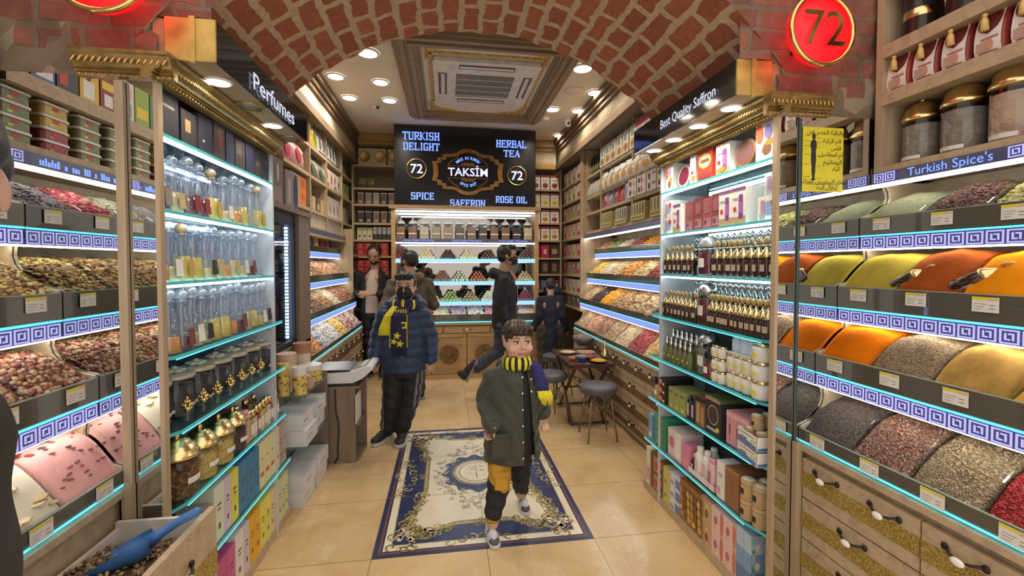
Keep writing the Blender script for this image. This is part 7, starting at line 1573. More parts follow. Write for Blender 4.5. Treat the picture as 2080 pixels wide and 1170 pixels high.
for a in (('orange bowl of tasters near the left edge of the folding table', 1.20, 4.10, .045, .035, (.60, .16, .06), (.5, .2, .1)), ('cobalt blue bowl of nuts in the middle of the folding table', 1.275, 4.07, .058, .05, (.04, .12, .35), (.42, .30, .20)), ('cream plate of pale tasters at the far side of the table', 1.24, 4.42, .085, .022, (.55, .45, .28), (.66, .56, .34)), ('white plate of pink tasters at the far side of the table', 1.42, 4.38, .10, .024, (.6, .55, .48), (.56, .26, .18)), ('wine red bowl beside the cobalt one', 1.38, 4.12, .068, .035, (.22, .05, .05), (.35, .10, .08)), ('black plate of yellow tasters at the near corner of the table', 1.42, 3.99, .085, .020, (.03, .03, .03), (.70, .45, .05))): bowl(*a)
tb_ = thing('nut_bowl', 'large clear bowl of grey nuts on the nut rack drawers edge', 'bowl', (1.50, 4.72, .6005)); MB().lathe([(.04, 0), (.045, .004), (.10, .06), (.125, .12), (.12, .12), (.095, .06)], 22, 0, None, True, False).build('bowl_body', GLASS, tb_); MB().lathe([(.06, .03), (.105, .085), (.11, .11), (.07, .14), (.01, .155)], 18).build('nuts', grain('grey_nuts', [(.26, .20, .18), (.18, .14, .13), (.34, .28, .25)], 70, 1.2), tb_)
o = MB().lathe([(.012, 0), (.03, .004), (.045, .03), (.028, .06), (.012, .10), (.02, .14), (.004, .15)], 14).build('gold_ornament', GOLDC, None, (1.53, 4.12, .6005)); o.scale = (1, 1, 1.15); tag(o, 'small shiny gold ornament at the wall side of the folding table', 'ornament')
def scale_stand():
    t = thing('scale_stand', 'grey-brown wooden stand with open shelf side carrying the scale', 'stand', (-.825, 3.66, 0))
    w_, d = .30, .30
    for nm, q in (('side_panel', (-.155, .125, -.16, -.142, 0, .575)), ('side_panel', (-.155, .155, .142, .16, 0, .575)), ('back_panel', (-.155, -.137, -.142, .142, 0, .575)), ('shelf_board', (-.137, .15, -.142, .142, .28, .297)), ('bottom_board', (-.137, .15, -.142, .142, .02, .037)), ('top_board', (-.16, .16, -.165, .165, .575, .593))): MB().box(*q).build(nm, TAUPE, t)
    c = MB(); c.tube([(-.02, -.165, .575), (-.015, -.168, .40), (.0, -.168, .34), (.005, -.168, .26), (-.005, -.168, .12), (.0, -.17, .05), (-.03, -.172, .012)], .006, 6); c.build('cable', DARK, t)
    o = MB().box(-.006, .006, -.10, .10, .297, .51).build('paper_bag', PAPER, None, (-.70, 3.60, 0)); tag(o, 'thin white folder standing inside the scale stand', 'folder')
scale_stand()
def scale():
    t = thing('weighing_scale', 'white electronic shop scale with sloping display on the wooden stand', 'scale', (-.80, 3.66, .5935))
    SW = mat('scale_white', (.72, .74, .80), .35, 0, .02)
    MB().prism([(-.21, .02), (-.21, .10), (.06, .11), (.19, .155), (.23, .15), (.235, .125), (.15, .05), (.08, .02)], -.16, .16, 'y').build('housing', SW, t, bevel=.008)
    MB().box(-.19, .12, -.15, .15, 0, .022).build('foot_plate', DARK, t); 
    MB().box(-.20, .06, -.155, .155, .118, .128).box(-.14, .0, -.08, .08, .105, .118).build('weighing_pan', mat('pan_steel', (.20, .20, .20), .25, .9), t)
    def slope(x): return .113 + (x - .06) * (.155 - .11) / .13
    d = MB(); d.add([(.075, -.13, slope(.075) + .001), (.18, -.13, slope(.18) + .001), (.18, .13, slope(.18) + .001), (.075, .13, slope(.075) + .001)], [(0, 1, 2, 3)]); dd = d.build('display_panel', mat('lcd_grey', (.10, .12, .12), .2), t)
    e = MB()
    for y0, y1, x0, x1 in ((-.12, -.02, .13, .17), (.0, .11, .13, .17)): e.add([(x0, y0, slope(x0) + .002), (x1, y0, slope(x1) + .002), (x1, y1, slope(x1) + .002), (x0, y1, slope(x0) + .002)], [(0, 1, 2, 3)])
    e.build('keypad', cm((.55, .56, .54)), dd)
scale()
def cooler():
    t = thing('water_cooler', 'white water dispenser with blue bottle in the far right corner', 'water cooler', (1.51, 6.22, 0)); CW = mat('cooler_white', (.60, .56, .48), .4)
    MB().bevbox(-.14, .14, -.14, .14, 0, .86, .02).build('cabinet', CW, t); b = MB(); b.box(-.10, .10, -.142, -.14, .42, .60, 0).box(-.11, .11, -.143, -.14, .66, .80, 1); b.build('tap_recess', [DARK, CW], t)
    for x in (-.05, .05): m = MB(); m.lathe([(.014, .50), (.016, .56), (.010, .58)], 10, 0, Matrix.Translation((x, -.155, 0))); m.build('tap', CW, t)
    MB().lathe([(.05, .86), (.125, .90), (.13, .98), (.122, .985), (.13, .99), (.13, 1.08), (.122, 1.085), (.13, 1.09), (.13, 1.18), (.11, 1.21)], 20).build('water_bottle', mat('blue_bottle', (.03, .07, .13), .1), t)
cooler()
# ================================================================ people (each faces -Y in its own frame, feet at the origin)
class Body(MB):
    def limb(s, p, r, n=10):
        s.tube(p, r, n); 
        for q, k in zip(p, r): s.ball(q, k * .99, n, 0, 6)
        return s
    def stack(s, L, n=20):
        vs = []; fs = []
        for cx, cy, z, rx, ry in L: vs += [(cx + rx * cos(2 * pi * i / n), cy + ry * sin(2 * pi * i / n), z) for i in range(n)]
        for k in range(len(L) - 1): fs += [(k * n + i, k * n + (i + 1) % n, (k + 1) * n + (i + 1) % n, (k + 1) * n + i) for i in range(n)]
        fs += [tuple(range(n - 1, -1, -1)), tuple(range((len(L) - 1) * n, len(L) * n))]
        return s.add(vs, fs)
def blob(name, mb, mats, parent, vox=.008, smooth=5, disp=None, paint=None, solid=0):
    """melt the overlapping volumes of MB into one smooth skin"""
    me = mb.mesh(name, []); o = bpy.data.objects.new(name, me); COL.objects.link(o)
    r = o.modifiers.new('skin', 'REMESH'); r.mode = 'VOXEL'; r.voxel_size = vox
    q = o.modifiers.new('soft', 'SMOOTH'); q.factor = .5; q.iterations = smooth
    dg = bpy.context.evaluated_depsgraph_get(); new = bpy.data.meshes.new_from_object(o.evaluated_get(dg))
    bpy.data.objects.remove(o); bpy.data.meshes.remove(me)
    bm = bmesh.new(); bm.from_mesh(new)
    if disp:
        bm.normal_update()
        for v in bm.verts: v.co += v.normal * disp(v.co)
    if paint:
        kill = []
        for f in bm.faces:
            k = paint(f.calc_center_median())
            if k < 0: kill.append(f)
            else: f.material_index = k
        bmesh.ops.delete(bm, geom=kill, context='FACES')
    for f in bm.faces: f.smooth = True
    new.materials.clear()
    bm.to_mesh(new); bm.free(); new.name = name
    for m in (mats if isinstance(mats, (list, tuple)) else [mats]): new.materials.append(m)
    o = link(name, new, parent)
    if solid: k = o.modifiers.new('cloth', 'SOLIDIFY'); k.thickness = solid; k.offset = -1
    return o
def HT(c, yaw, pitch): return Matrix.Translation(c) @ Matrix.Rotation(yaw, 4, 'Z') @ Matrix.Rotation(pitch, 4, 'X')
def head(b, T, H, kid=0.0):
    def B(c, r): b.ball((0, 0, 0), tuple(H * q for q in r), 16, 0, 10, T @ Matrix.Translation(Vector(c) * H))
    B((0, .04, .10), (.365 + kid * .05, .44, .40)); B((0, -.10, -.12), (.30 + kid * .07, .315, .37 - kid * .03)); B((0, -.25, -.40), (.12, .10, .085))
    for s in (-1, 1):
        B((s * (.15 + kid * .04), -.26, -.17), (.135 + kid * .03, .12, .13)); B((s * .13, -.34, .09), (.13, .07, .045)); B((s * .375, .02, -.05), (.03, .075, .115)); B((s * .045, -.43, -.14), (.035, .035, .03)); B((s * .2, -.1, -.30), (.11, .2, .11))
    b.limb([tuple(T @ (Vector(p) * H)) for p in ((0, -.41, .03), (0, -.455, -.06), (0, -.475, -.13))], [.026 * H, .032 * H, (.046 - kid * .008) * H], 8)
    B((0, -.375, -.27), (.10, .05, .05))
def face(T, H, parent, lips=True, brow=(.05, .03, .02), iris=(.06, .03, .015)):
    for s in (-1, 1):
        e = MB(); P = lambda x, y, z: Matrix.Translation(Vector((x, y, z)) * H)
        e.ball((0, 0, 0), (.068 * H, .045 * H, .040 * H), 12, 0, 8, T @ P(s * .15, -.372, .01)); e.ball((0, 0, 0), (.031 * H, .018 * H, .034 * H), 10, 1, 6, T @ P(s * .15 + .008, -.407, .012)); e.ball((0, 0, 0), (.014 * H, .008 * H, .016 * H), 8, 2, 6, T @ P(s * .15 + .008, -.422, .012))
        e.tube([tuple(T @ (Vector(q) * H)) for q in ((s * .15 - .075, -.36, .02), (s * .15 - .03, -.412, .048), (s * .15 + .03, -.412, .048), (s * .15 + .075, -.36, .02))], .011 * H, 6, 2)
        e.build('eye', [cm((.72, .70, .68), .2), cm(iris, .15), cm((.02, .012, .01), .3)], parent)
        w_ = MB(); w_.tube([tuple(T @ (Vector(q) * H)) for q in ((s * .06, -.415, .115), (s * .14, -.425, .145), (s * .25, -.36, .12))], [.010 * H, .012 * H, .005 * H], 6); w_.build('eyebrow', cm(brow), parent)
    if lips:
        l = MB(); l.ball((0, 0, 0), (.105 * H, .035 * H, .026 * H), 12, 0, 8, T @ Matrix.Translation(Vector((0, -.418, -.262)) * H)); l.ball((0, 0, 0), (.085 * H, .035 * H, .028 * H), 12, 0, 8, T @ Matrix.Translation(Vector((0, -.412, -.305)) * H)); l.tube([tuple(T @ (Vector(q) * H)) for q in ((-.1, -.42, -.285), (0, -.449, -.281), (.1, -.42, -.285))], .007 * H, 5, 1); l.build('lips', [cm((.46, .20, .16), .4), cm((.25, .08, .07))], parent)
def hair(T, H, col, parent, extra=(), vox=.006, back=0.0):
    b = Body()
    def B(c, r): b.ball((0, 0, 0), tuple(H * q for q in r), 16, 0, 10, T @ Matrix.Translation(Vector(c) * H))
    B((0, .11, .185), (.405, .425, .375)); B((0, .22, .0), (.375, .30, .33 + back))
    for s in (-1, 1): B((s * .335, -.07, .12), (.06, .13, .17))
    for c, r in extra: B(c, r)
    dk = mat('hair_%02d%02d' % (int(col[0] * 999), int(col[2] * 999)), col, .45, 0, .45, 90)
    rr = random.Random(4); ph = rr.uniform(0, 6)
    return blob('hair', b, dk, parent, vox, 3, lambda c: H * .012 * sin(c.x * 210 + ph + 3 * sin(c.z * 40)))
def hand(b, T, S, curl=.5, side=1, spread=.1):
    """T: wrist frame, fingers along +Y, palm towards -Z, thumb on the side of SIDE*X"""
    b.ball((0, 0, 0), (.20 * S, .29 * S, .095 * S), 12, 0, 8, T @ Matrix.Translation((0, .25 * S, 0))); b.limb([tuple(T @ Vector((0, -.12 * S, 0))), tuple(T @ Vector((0, .1 * S, 0)))], [.15 * S, .15 * S], 8)
    for k, (x, L) in enumerate(((.155, .40), (.055, .46), (-.05, .43), (-.145, .33))):
        p = Vector((side * x * S, .46 * S, 0)); a = curl * (.7 + .12 * k); pts = [p]; yaw = side * x * spread * 3
        for seg in (.45, .32, .23):
            p = p + Vector((sin(yaw) * L * S * seg * cos(a), L * S * seg * cos(a), -L * S * seg * sin(a))); pts.append(p); a += curl
        b.limb([tuple(T @ q) for q in pts], [.062 * S, .056 * S, .05 * S, .043 * S], 8)
    t = [Vector((side * .13 * S, .10 * S, -.02 * S)), Vector((side * .25 * S, .24 * S, -.06 * S)), Vector((side * .25 * S, .38 * S, -.12 * S)), Vector((side * .18 * S, .47 * S, -.17 * S))]
    b.limb([tuple(T @ q) for q in t], [.075 * S, .066 * S, .056 * S, .046 * S], 8)
def shoe(parent, loc, rz, L, up, sole, trim=None, pitch=0):
    T = Matrix.Translation(loc) @ Matrix.Rotation(rz, 4, 'Z') @ Matrix.Rotation(pitch, 4, 'X')
    out = [(.10, .38), (.16, .25), (.15, .0), (.19, -.28), (.17, -.50), (.08, -.60), (-.06, -.60), (-.15, -.5), (-.17, -.28), (-.13, .0), (-.14, .25), (-.09, .38)]
    MB().prism([(x * L, y * L) for x, y in out], 0, .10 * L, 'z', 0, T).build('sole', sole, parent, bevel=.004)
    b = Body()
    def B(c, r): b.ball((0, 0, 0), tuple(L * q for q in r), 14, 0, 8, T @ Matrix.Translation(Vector(c) * L))
    B((0, -.36, .15), (.165, .235, .115)); B((0, -.14, .20), (.15, .26, .14)); B((0, .14, .24), (.145, .24, .20)); b.limb([tuple(T @ (Vector(p) * L)) for p in ((0, .16, .3), (0, .18, .42))], [.14 * L, .135 * L])
    Ti = T.inverted()
    def pt(c):
        if not trim: return 0
        q = (Ti @ c) / L
        if q.y < -.40 and q.z < .24: return 1
        if abs(q.y + .12) < .06 and abs(q.x) > .08: return 2
        return 1 if q.z < .15 and q.y > .2 else 0
    blob('shoe_upper', b, [up] + (trim or []), parent, .0045 if L < .2 else .006, 3, None, pt)
    l = MB()
    for k in range(4): y = -.30 + .075 * k; l.tube([tuple(T @ (Vector(q) * L)) for q in ((-.09, y, .25 + .035 * k), (0, y - .02, .285 + .035 * k), (.09, y, .25 + .035 * k))], .014 * L, 6)
    l.build('laces', cm((.72, .72, .74)) if trim else DARK, parent)
def wave(f, a, k=0.0): return lambda c: a * abs(sin(c.z * f + k)) + .002 * sin(c.x * 45 + c.z * 23) * sin(c.y * 38)
def ring_scarf(parent, c, rx, ry, r, cols, n=28, tilt=0.0, lift=0.0, bandn=2):
    mb = MB(); T = Matrix.Translation(c) @ Matrix.Rotation(tilt, 4, 'X'); k = 10; vs = []; fs = []; ms = []
    for i in range(n):
        a = 2 * pi * i / n
        for j in range(k):
            q = 2 * pi * j / k; rr = r * (1 + .10 * sin(a * 9)); vs.append(((rx + rr * .62 * cos(q)) * cos(a), (ry + rr * .62 * cos(q)) * sin(a), rr * 1.25 * sin(q) + lift * sin(a)))
    for i in range(n):
        for j in range(k): fs.append((i * k + j, ((i + 1) % n) * k + j, ((i + 1) % n) * k + (j + 1) % k, i * k + (j + 1) % k)); ms.append((i // bandn) % len(cols) if len(cols) > 1 else 0)
    mb.add(vs, fs, ms, True, T); return mb.build('scarf', cols, parent)
def slab_strip(parent, name, pts, w, mats, th=.012, ms=None):
    """cloth strip hanging along PTS, W wide across X"""
    mb = MB()
    for i in range(len(pts) - 1):
        a, b = Vector(pts[i]), Vector(pts[i + 1]); wa, wb = (w[i], w[i + 1]) if isinstance(w, (list, tuple)) else (w, w)
        vs = [(a.x - wa, a.y, a.z), (a.x + wa, a.y, a.z), (a.x + wa, a.y + th, a.z), (a.x - wa, a.y + th, a.z), (b.x - wb, b.y, b.z), (b.x + wb, b.y, b.z), (b.x + wb, b.y + th, b.z), (b.x - wb, b.y + th, b.z)]
        mb.add(vs, [(0, 1, 5, 4), (1, 2, 6, 5), (2, 3, 7, 6), (3, 0, 4, 7)] + ([(3, 2, 1, 0)] if i == 0 else []) + ([(4, 5, 6, 7)] if i == len(pts) - 2 else []), ms[i] if ms else 0, True)
    return mb.build(name, mats, parent)
SKIN = mat('skin_light', (.60, .37, .27), .5, 0, .06, 12); SKIN2 = mat('skin_tan', (.42, .25, .17), .5, 0, .06, 12)
KYEL = mat('yellow_knit', (.72, .62, .03), .8, 0, .15, 80); KNAV = mat('navy_knit', (.018, .02, .07), .85, 0, .2, 80); KBLK = mat('black_knit', (.012, .012, .012), .85, 0, .2, 80)
TROU = mat('black_trousers', (.014, .014, .018), .75, 0, .2, 20); MASK = mat('black_mask', (.016, .016, .018), .7)
def person(label, loc, rz=0): return thing('person', label, 'person', loc, rz)
def mask(T, H, parent):
    b = Body()
    def B(c, r): b.ball((0, 0, 0), tuple(H * q for q in r), 16, 0, 10, T @ Matrix.Translation(Vector(c) * H))
    B((0, -.20, -.20), (.33, .30, .26)); B((0, -.31, -.12), (.255, .17, .17)); B((0, -.30, -.28), (.2, .2, .17)); B((0, -.40, -.12), (.10, .09, .08))
    o = blob('face_mask', b, MASK, parent, .006, 4)
    for s in (-1, 1): MB().tube([tuple(T @ (Vector(q) * H)) for q in ((s * .28, -.18, -.10), (s * .37, -.04, .02), (s * .385, .06, -.02), (s * .29, -.10, -.26))], .012 * H, 5).build('ear_loop', MASK, o)
# ---------------------------------------------------------------- the small boy in front
def small_boy():
    t = person('small boy in olive green parka with yellow and black scarf stepping across the rug', (.365, 2.49, 0))
    H = .208; T = HT((.036, .0, 1.088), .17, -.02)
    b = Body(); head(b, T, H, 1); b.limb([(.03, .015, .90), (.035, .015, 1.02)], [.048, .046])
    b.stack([(0, 0, .44, .105, .075), (0, 0, .55, .10, .072), (0, 0, .75, .105, .075), (.01, 0, .88, .10, .07), (.02, .01, .93, .05, .045)])
    LA, RA_ = [(-.112, .0, .885), (-.152, .015, .745), (-.128, -.112, .645)], [(.13, .02, .885), (.165, .04, .755), (.19, -.025, .675)]
    b.limb(LA, [.045, .036, .028]); b.limb(RA_, [.045, .036, .028])
    LL, RL = [(-.055, .0, .47), (-.082, -.07, .285), (-.118, -.085, .085)], [(.055, .01, .47), (.062, .06, .29), (.092, .19, .09)]
    b.limb(LL, [.066, .05, .034]); b.limb(RL, [.066, .05, .034])
    hand(b, Matrix.Translation((-.122, -.128, .634)) @ Euler((RAD(-62), RAD(40), RAD(-38))).to_matrix().to_4x4(), .125, 1.15, 1); hand(b, Matrix.Translation((.193, -.03, .66)) @ Euler((RAD(-80), 0, RAD(12))).to_matrix().to_4x4(), .12, .7, -1)
    blob('body', b, SKIN, t, .0042, 3)
    face(T, H, t, True, (.07, .04, .025))
    hair(T, H, (.040, .018, .010), t, [((-.10, -.28, .36), (.28, .16, .15)), ((.12, -.29, .36), (.26, .15, .14)), ((.25, -.24, .26), (.15, .13, .13)), ((-.06, -.375, .27), (.20, .07, .085)), ((.10, -.375, .25), (.15, .06, .07)), ((-.27, -.2, .24), (.13, .16, .16)), ((0, .05, .30), (.42, .40, .31))], .0045)
    COAT = mat('olive_parka', (.040, .044, .028), .7, 0, .15, 14, sheen=.2)
    c = Body(); c.stack([(.005, .0, .415, .165, .125), (.005, .0, .52, .162, .122), (.005, 0, .65, .155, .115), (.008, 0, .78, .152, .108), (.01, .005, .87, .142, .10), (.015, .01, .925, .10, .08), (.022, .015, .965, .07, .065)], 26)
    c.limb([LA[0], LA[1], LA[2]], [.060, .056, .046]); c.limb([RA_[0], RA_[1], RA_[2]], [.060, .054, .044]); c.limb([(-.05, .075, .94), (.02, .095, .95), (.09, .075, .94)], [.035, .045, .035])
    def open_(p):
        if p.z < .425 and p.x * p.x / .0225 + p.y * p.y / .0125 < .8: return -1
        z = p.z; xl = .052 + .01 * (.9 - z); xr = .085 + .14 * max(0, .93 - z) ** .8 * .55
        if p.y < -.01 and z < .93 and xl < p.x < xr and abs(p.x) < .145: return -1
        return 0
    blob('parka', c, COAT, t, .0062, 4, lambda q: .004 * sin(q.z * 70 + 6 * sin(q.x * 18)) * (1 if abs(q.x) > .12 else .35) + .002 * sin(q.x * 60 + q.z * 25), open_, .008)
    for zz in range(6): z = .905 - .09 * zz; MB().ball((.046 + .01 * (.9 - z), -.104 - .012 * min(1, (.95 - z) / .35) - .004, z), (.006, .003, .006), 10).build('snap_button', SILC, t)
    for z in (.89, .82): MB().ball((.098 + .02 * (.9 - z), -.10, z), (.006, .003, .006), 10).build('snap_button', SILC, t)
    MB().bevbox(-.125, -.02, -.128, -.118, .465, .585, .004).build('patch_pocket', COAT, t); MB().box(-.13, -.015, -.130, -.12, .585, .60).build('pocket_flap', COAT, t)
    for P, q in ((LA, (.052, .9)), (RA_, (.048, .95))):
        a, e = Vector(P[1]), Vector(P[2]); d = (e - a).normalized(); MB().tube([e - d * .008, e + d * .018], [.043, .034], 14).build('cuff', KBLK, t)
    s = Body(); s.stack([(.005, 0, .44, .13, .095), (.005, 0, .65, .132, .095), (.008, 0, .85, .125, .085), (.02, .01, .95, .06, .055)], 24); blob('shirt', s, mat('black_shirt', (.013, .013, .015), .8), t, .008, 3)
    p = Body(); p.stack([(0, 0, .40, .115, .09), (0, 0, .52, .12, .09)]); p.limb([LL[0], LL[1], (-.113, -.083, .15), (-.117, -.085, .125)], [.078, .066, .052, .044]); p.limb([RL[0], RL[1], (.085, .165, .15), (.088, .175, .125)], [.078, .062, .05, .044])
    MUS = mat('mustard_panel', (.50, .27, .025), .7, 0, .12, 25)
    blob('trousers', p, [TROU, MUS], t, .0055, 4, lambda q: .003 * sin(q.z * 80 + q.x * 30), lambda q: 1 if q.x < -.012 and .275 < q.z < .44 and q.z > .29 - .7 * (q.x + .08) else 0)
    k = MB(); k.bevbox(-.112, -.042, -.142, -.125, .30, .375, .005); k.box(-.118, -.036, -.146, -.128, .372, .39); k.build('cargo_pocket', MUS, t)
    for P, r in (((-.117, -.085, .118), .0415), ((.088, .178, .118), .0415)): MB().lathe([(r, -.012), (r, .010)], 14, 0, Matrix.Translation(P)).build('trouser_cuff', MUS, t)
    ring_scarf(t, (.034, .0, .962), .074, .072, .030, [KYEL, KBLK], 30, -.10, .0, 1)
    slab_strip(t, 'scarf_end', [(.10, -.04, .985), (.13, -.062, .955), (.148, -.075, .90), (.165, -.08, .84), (.172, -.08, .815)], [.026, .034, .036, .034, .032], [mat('royal_knit', (.025, .025, .13), .85, 0, .2, 80)], .016)
    z = MB(); r = random.Random(1)
    for i in range(12): x = .142 + .006 * i; z.tube([(x, -.074, .818), (x + .008 + r.uniform(-.004, .01), -.08, .785), (x + .014 + r.uniform(-.01, .014), -.078, .742 + r.uniform(-.01, .012))], [.006, .008, .004], 6)
    z.build('scarf_fringe', KYEL, t)
    WS, GS, BS = mat('white_trainer', (.66, .66, .70), .5), mat('dark_grey_trainer', (.10, .10, .10), .6), mat('blue_trainer', (.10, .15, .40), .5)
    SO = cm((.62, .60, .57)); shoe(t, (-.125, -.075, .002), .12, .19, WS, SO, [GS, BS]); shoe(t, (.102, .205, .006), .06, .185, WS, SO, [GS, BS])
small_boy()
# ---------------------------------------------------------------- the older boy in the navy padded jacket
def older_boy():
    t = person('boy in navy padded jacket and black mask with navy and yellow scarf, standing by rug', (-.375, 3.93, 0))
    H = .235; T = HT((.02, .0, 1.335), -.06, .02); b = Body(); head(b, T, H, .7); b.limb([(.015, .02, 1.12), (.02, .015, 1.26)], [.058, .054])
    b.stack([(0, 0, .62, .15, .11), (0, 0, .85, .15, .11), (0, 0, 1.05, .16, .10), (0, .01, 1.15, .07, .06)])
    A = {-1: [(-.15, .0, 1.095), (-.215, .02, .885), (-.235, -.04, .72)], 1: [(.15, .0, 1.095), (.225, .02, .885), (.235, -.04, .71)]}
    for s in (-1, 1): b.limb(A[s], [.055, .045, .034]); hand(b, Matrix.Translation(A[s][2]) @ Euler((RAD(-85), 0, RAD(8 * s))).to_matrix().to_4x4(), .15, .6, -s)
    Lg = {-1: [(-.085, 0, .64), (-.10, -.01, .36), (-.135, .0, .09)], 1: [(.085, 0, .64), (.06, -.02, .36), (-.015, -.03, .09)]}
    for s in (-1, 1): b.limb(Lg[s], [.085, .06, .042])
    blob('body', b, SKIN, t, .006, 3); face(T, H, t, False, (.03, .02, .015)); mask(T, H, t)
    hair(T, H, (.012, .010, .010), t, [((-.14, -.29, .37), (.22, .13, .13)), ((.12, -.30, .38), (.24, .13, .13)), ((.0, -.33, .33), (.16, .07, .08))], .006)
    PUF = mat('navy_padded', (.016, .040, .105), .5, 0, .15, 12, sheen=.15)
    c = Body(); c.stack([(.005, 0, .605, .18, .135), (.005, 0, .70, .186, .142), (.0, 0, .85, .182, .142), (0, 0, 1.0, .178, .135), (0, 0, 1.09, .16, .12), (.01, .01, 1.15, .11, .095), (.015, .02, 1.19, .085, .08)], 28)
    for s in (-1, 1): c.limb(A[s], [.078, .072, .056])
    c.limb([(-.115, .02, 1.175), (-.06, .10, 1.20), (.015, .13, 1.205), (.10, .10, 1.20), (.15, .02, 1.175)], [.05, .06, .065, .06, .05])
    blob('padded_jacket', c, PUF, t, .009, 3, wave(38, .010, .6))
    MB().box(-.018, .022, -.158, -.145, .62, 1.05).build('zip_placket', PUF, t)
    p = Body(); p.stack([(0, 0, .55, .16, .12), (0, 0, .66, .165, .125)])
    for s in (-1, 1): p.limb([Lg[s][0], Lg[s][1], (Lg[s][2][0], Lg[s][2][1], .11)], [.105, .085, .072])
    STR = mat('grey_stripe', (.17, .17, .18), .7)
    blob('trousers', p, [TROU, STR], t, .0075, 4, lambda q: .004 * sin(q.z * 55 + q.x * 30), lambda q: 1 if (q.x > .0 and q.x > .128 - (.5 - q.z) * .13 - .02 and (q.y * 60) % 2 < 1.1) or (q.x < -.165 and (q.y * 60) % 2 < 1.1) else 0)
    shoe(t, (-.165, -.02, .002), -.55, .27, mat('black_trainer', (.018, .018, .02), .6), cm((.50, .50, .50))); shoe(t, (-.01, -.06, .002), -.12, .27, mat('black_trainer', (.018, .018, .02)), cm((.50, .50, .50)))
    ring_scarf(t, (.02, .0, 1.165), .105, .105, .038, [KNAV, KNAV, KNAV, KYEL], 32, -.22, 0, 1)
    slab_strip(t, 'scarf_end', [(-.055, -.115, 1.175), (-.10, -.165, 1.10), (-.135, -.185, 1.00), (-.145, -.186, .94)], [.03, .042, .046, .044], [KYEL], .018)
    e = slab_strip(t, 'scarf_end', [(.01, -.125, 1.17), (-.012, -.178, 1.10), (-.02, -.188, .98), (-.02, -.188, .85), (-.02, -.184, .815)], [.05, .068, .072, .072, .07], [KNAV], .016)
    st = MB()
    def star(cx, z, r, y=-.191): st.add([(cx + (r if i % 2 == 0 else r * .42) * sin(pi * i / 5 + .2), y, z + (r if i % 2 == 0 else r * .42) * cos(pi * i / 5 + .2)) for i in range(10)], [tuple(range(10))])
    star(-.035, .935, .036); star(-.062, .888, .03); star(-.012, .868, .036)
    q = [(.0, 1.05), (.045, 1.05), (.045, .995), (.005, .995), (.005, 1.01), (.03, 1.01), (.03, 1.035), (.0, 1.035)]; st.add([(x, -.1905, z) for x, z in q], [tuple(range(8))])
    for k in range(22): z = 1.10 - .0125 * k; st.box(.042, .052, -.1915, -.183, z, z + .007); st.box(-.098, -.088, -.1915, -.180, z, z + .007)
    for k in range(5): st.box(-.05 + .02 * k, -.04 + .02 * k, -.156 - .002 * k, -.15, 1.118, 1.15)
    st.build('scarf_pattern', KYEL, e)
    fr = MB()
    for k in range(14): x = -.085 + .0095 * k; fr.tube([(x, -.178, .82), (x + .002, -.182, .765)], .0045, 5)
    fr.build('scarf_fringe', KNAV, t)
older_boy()
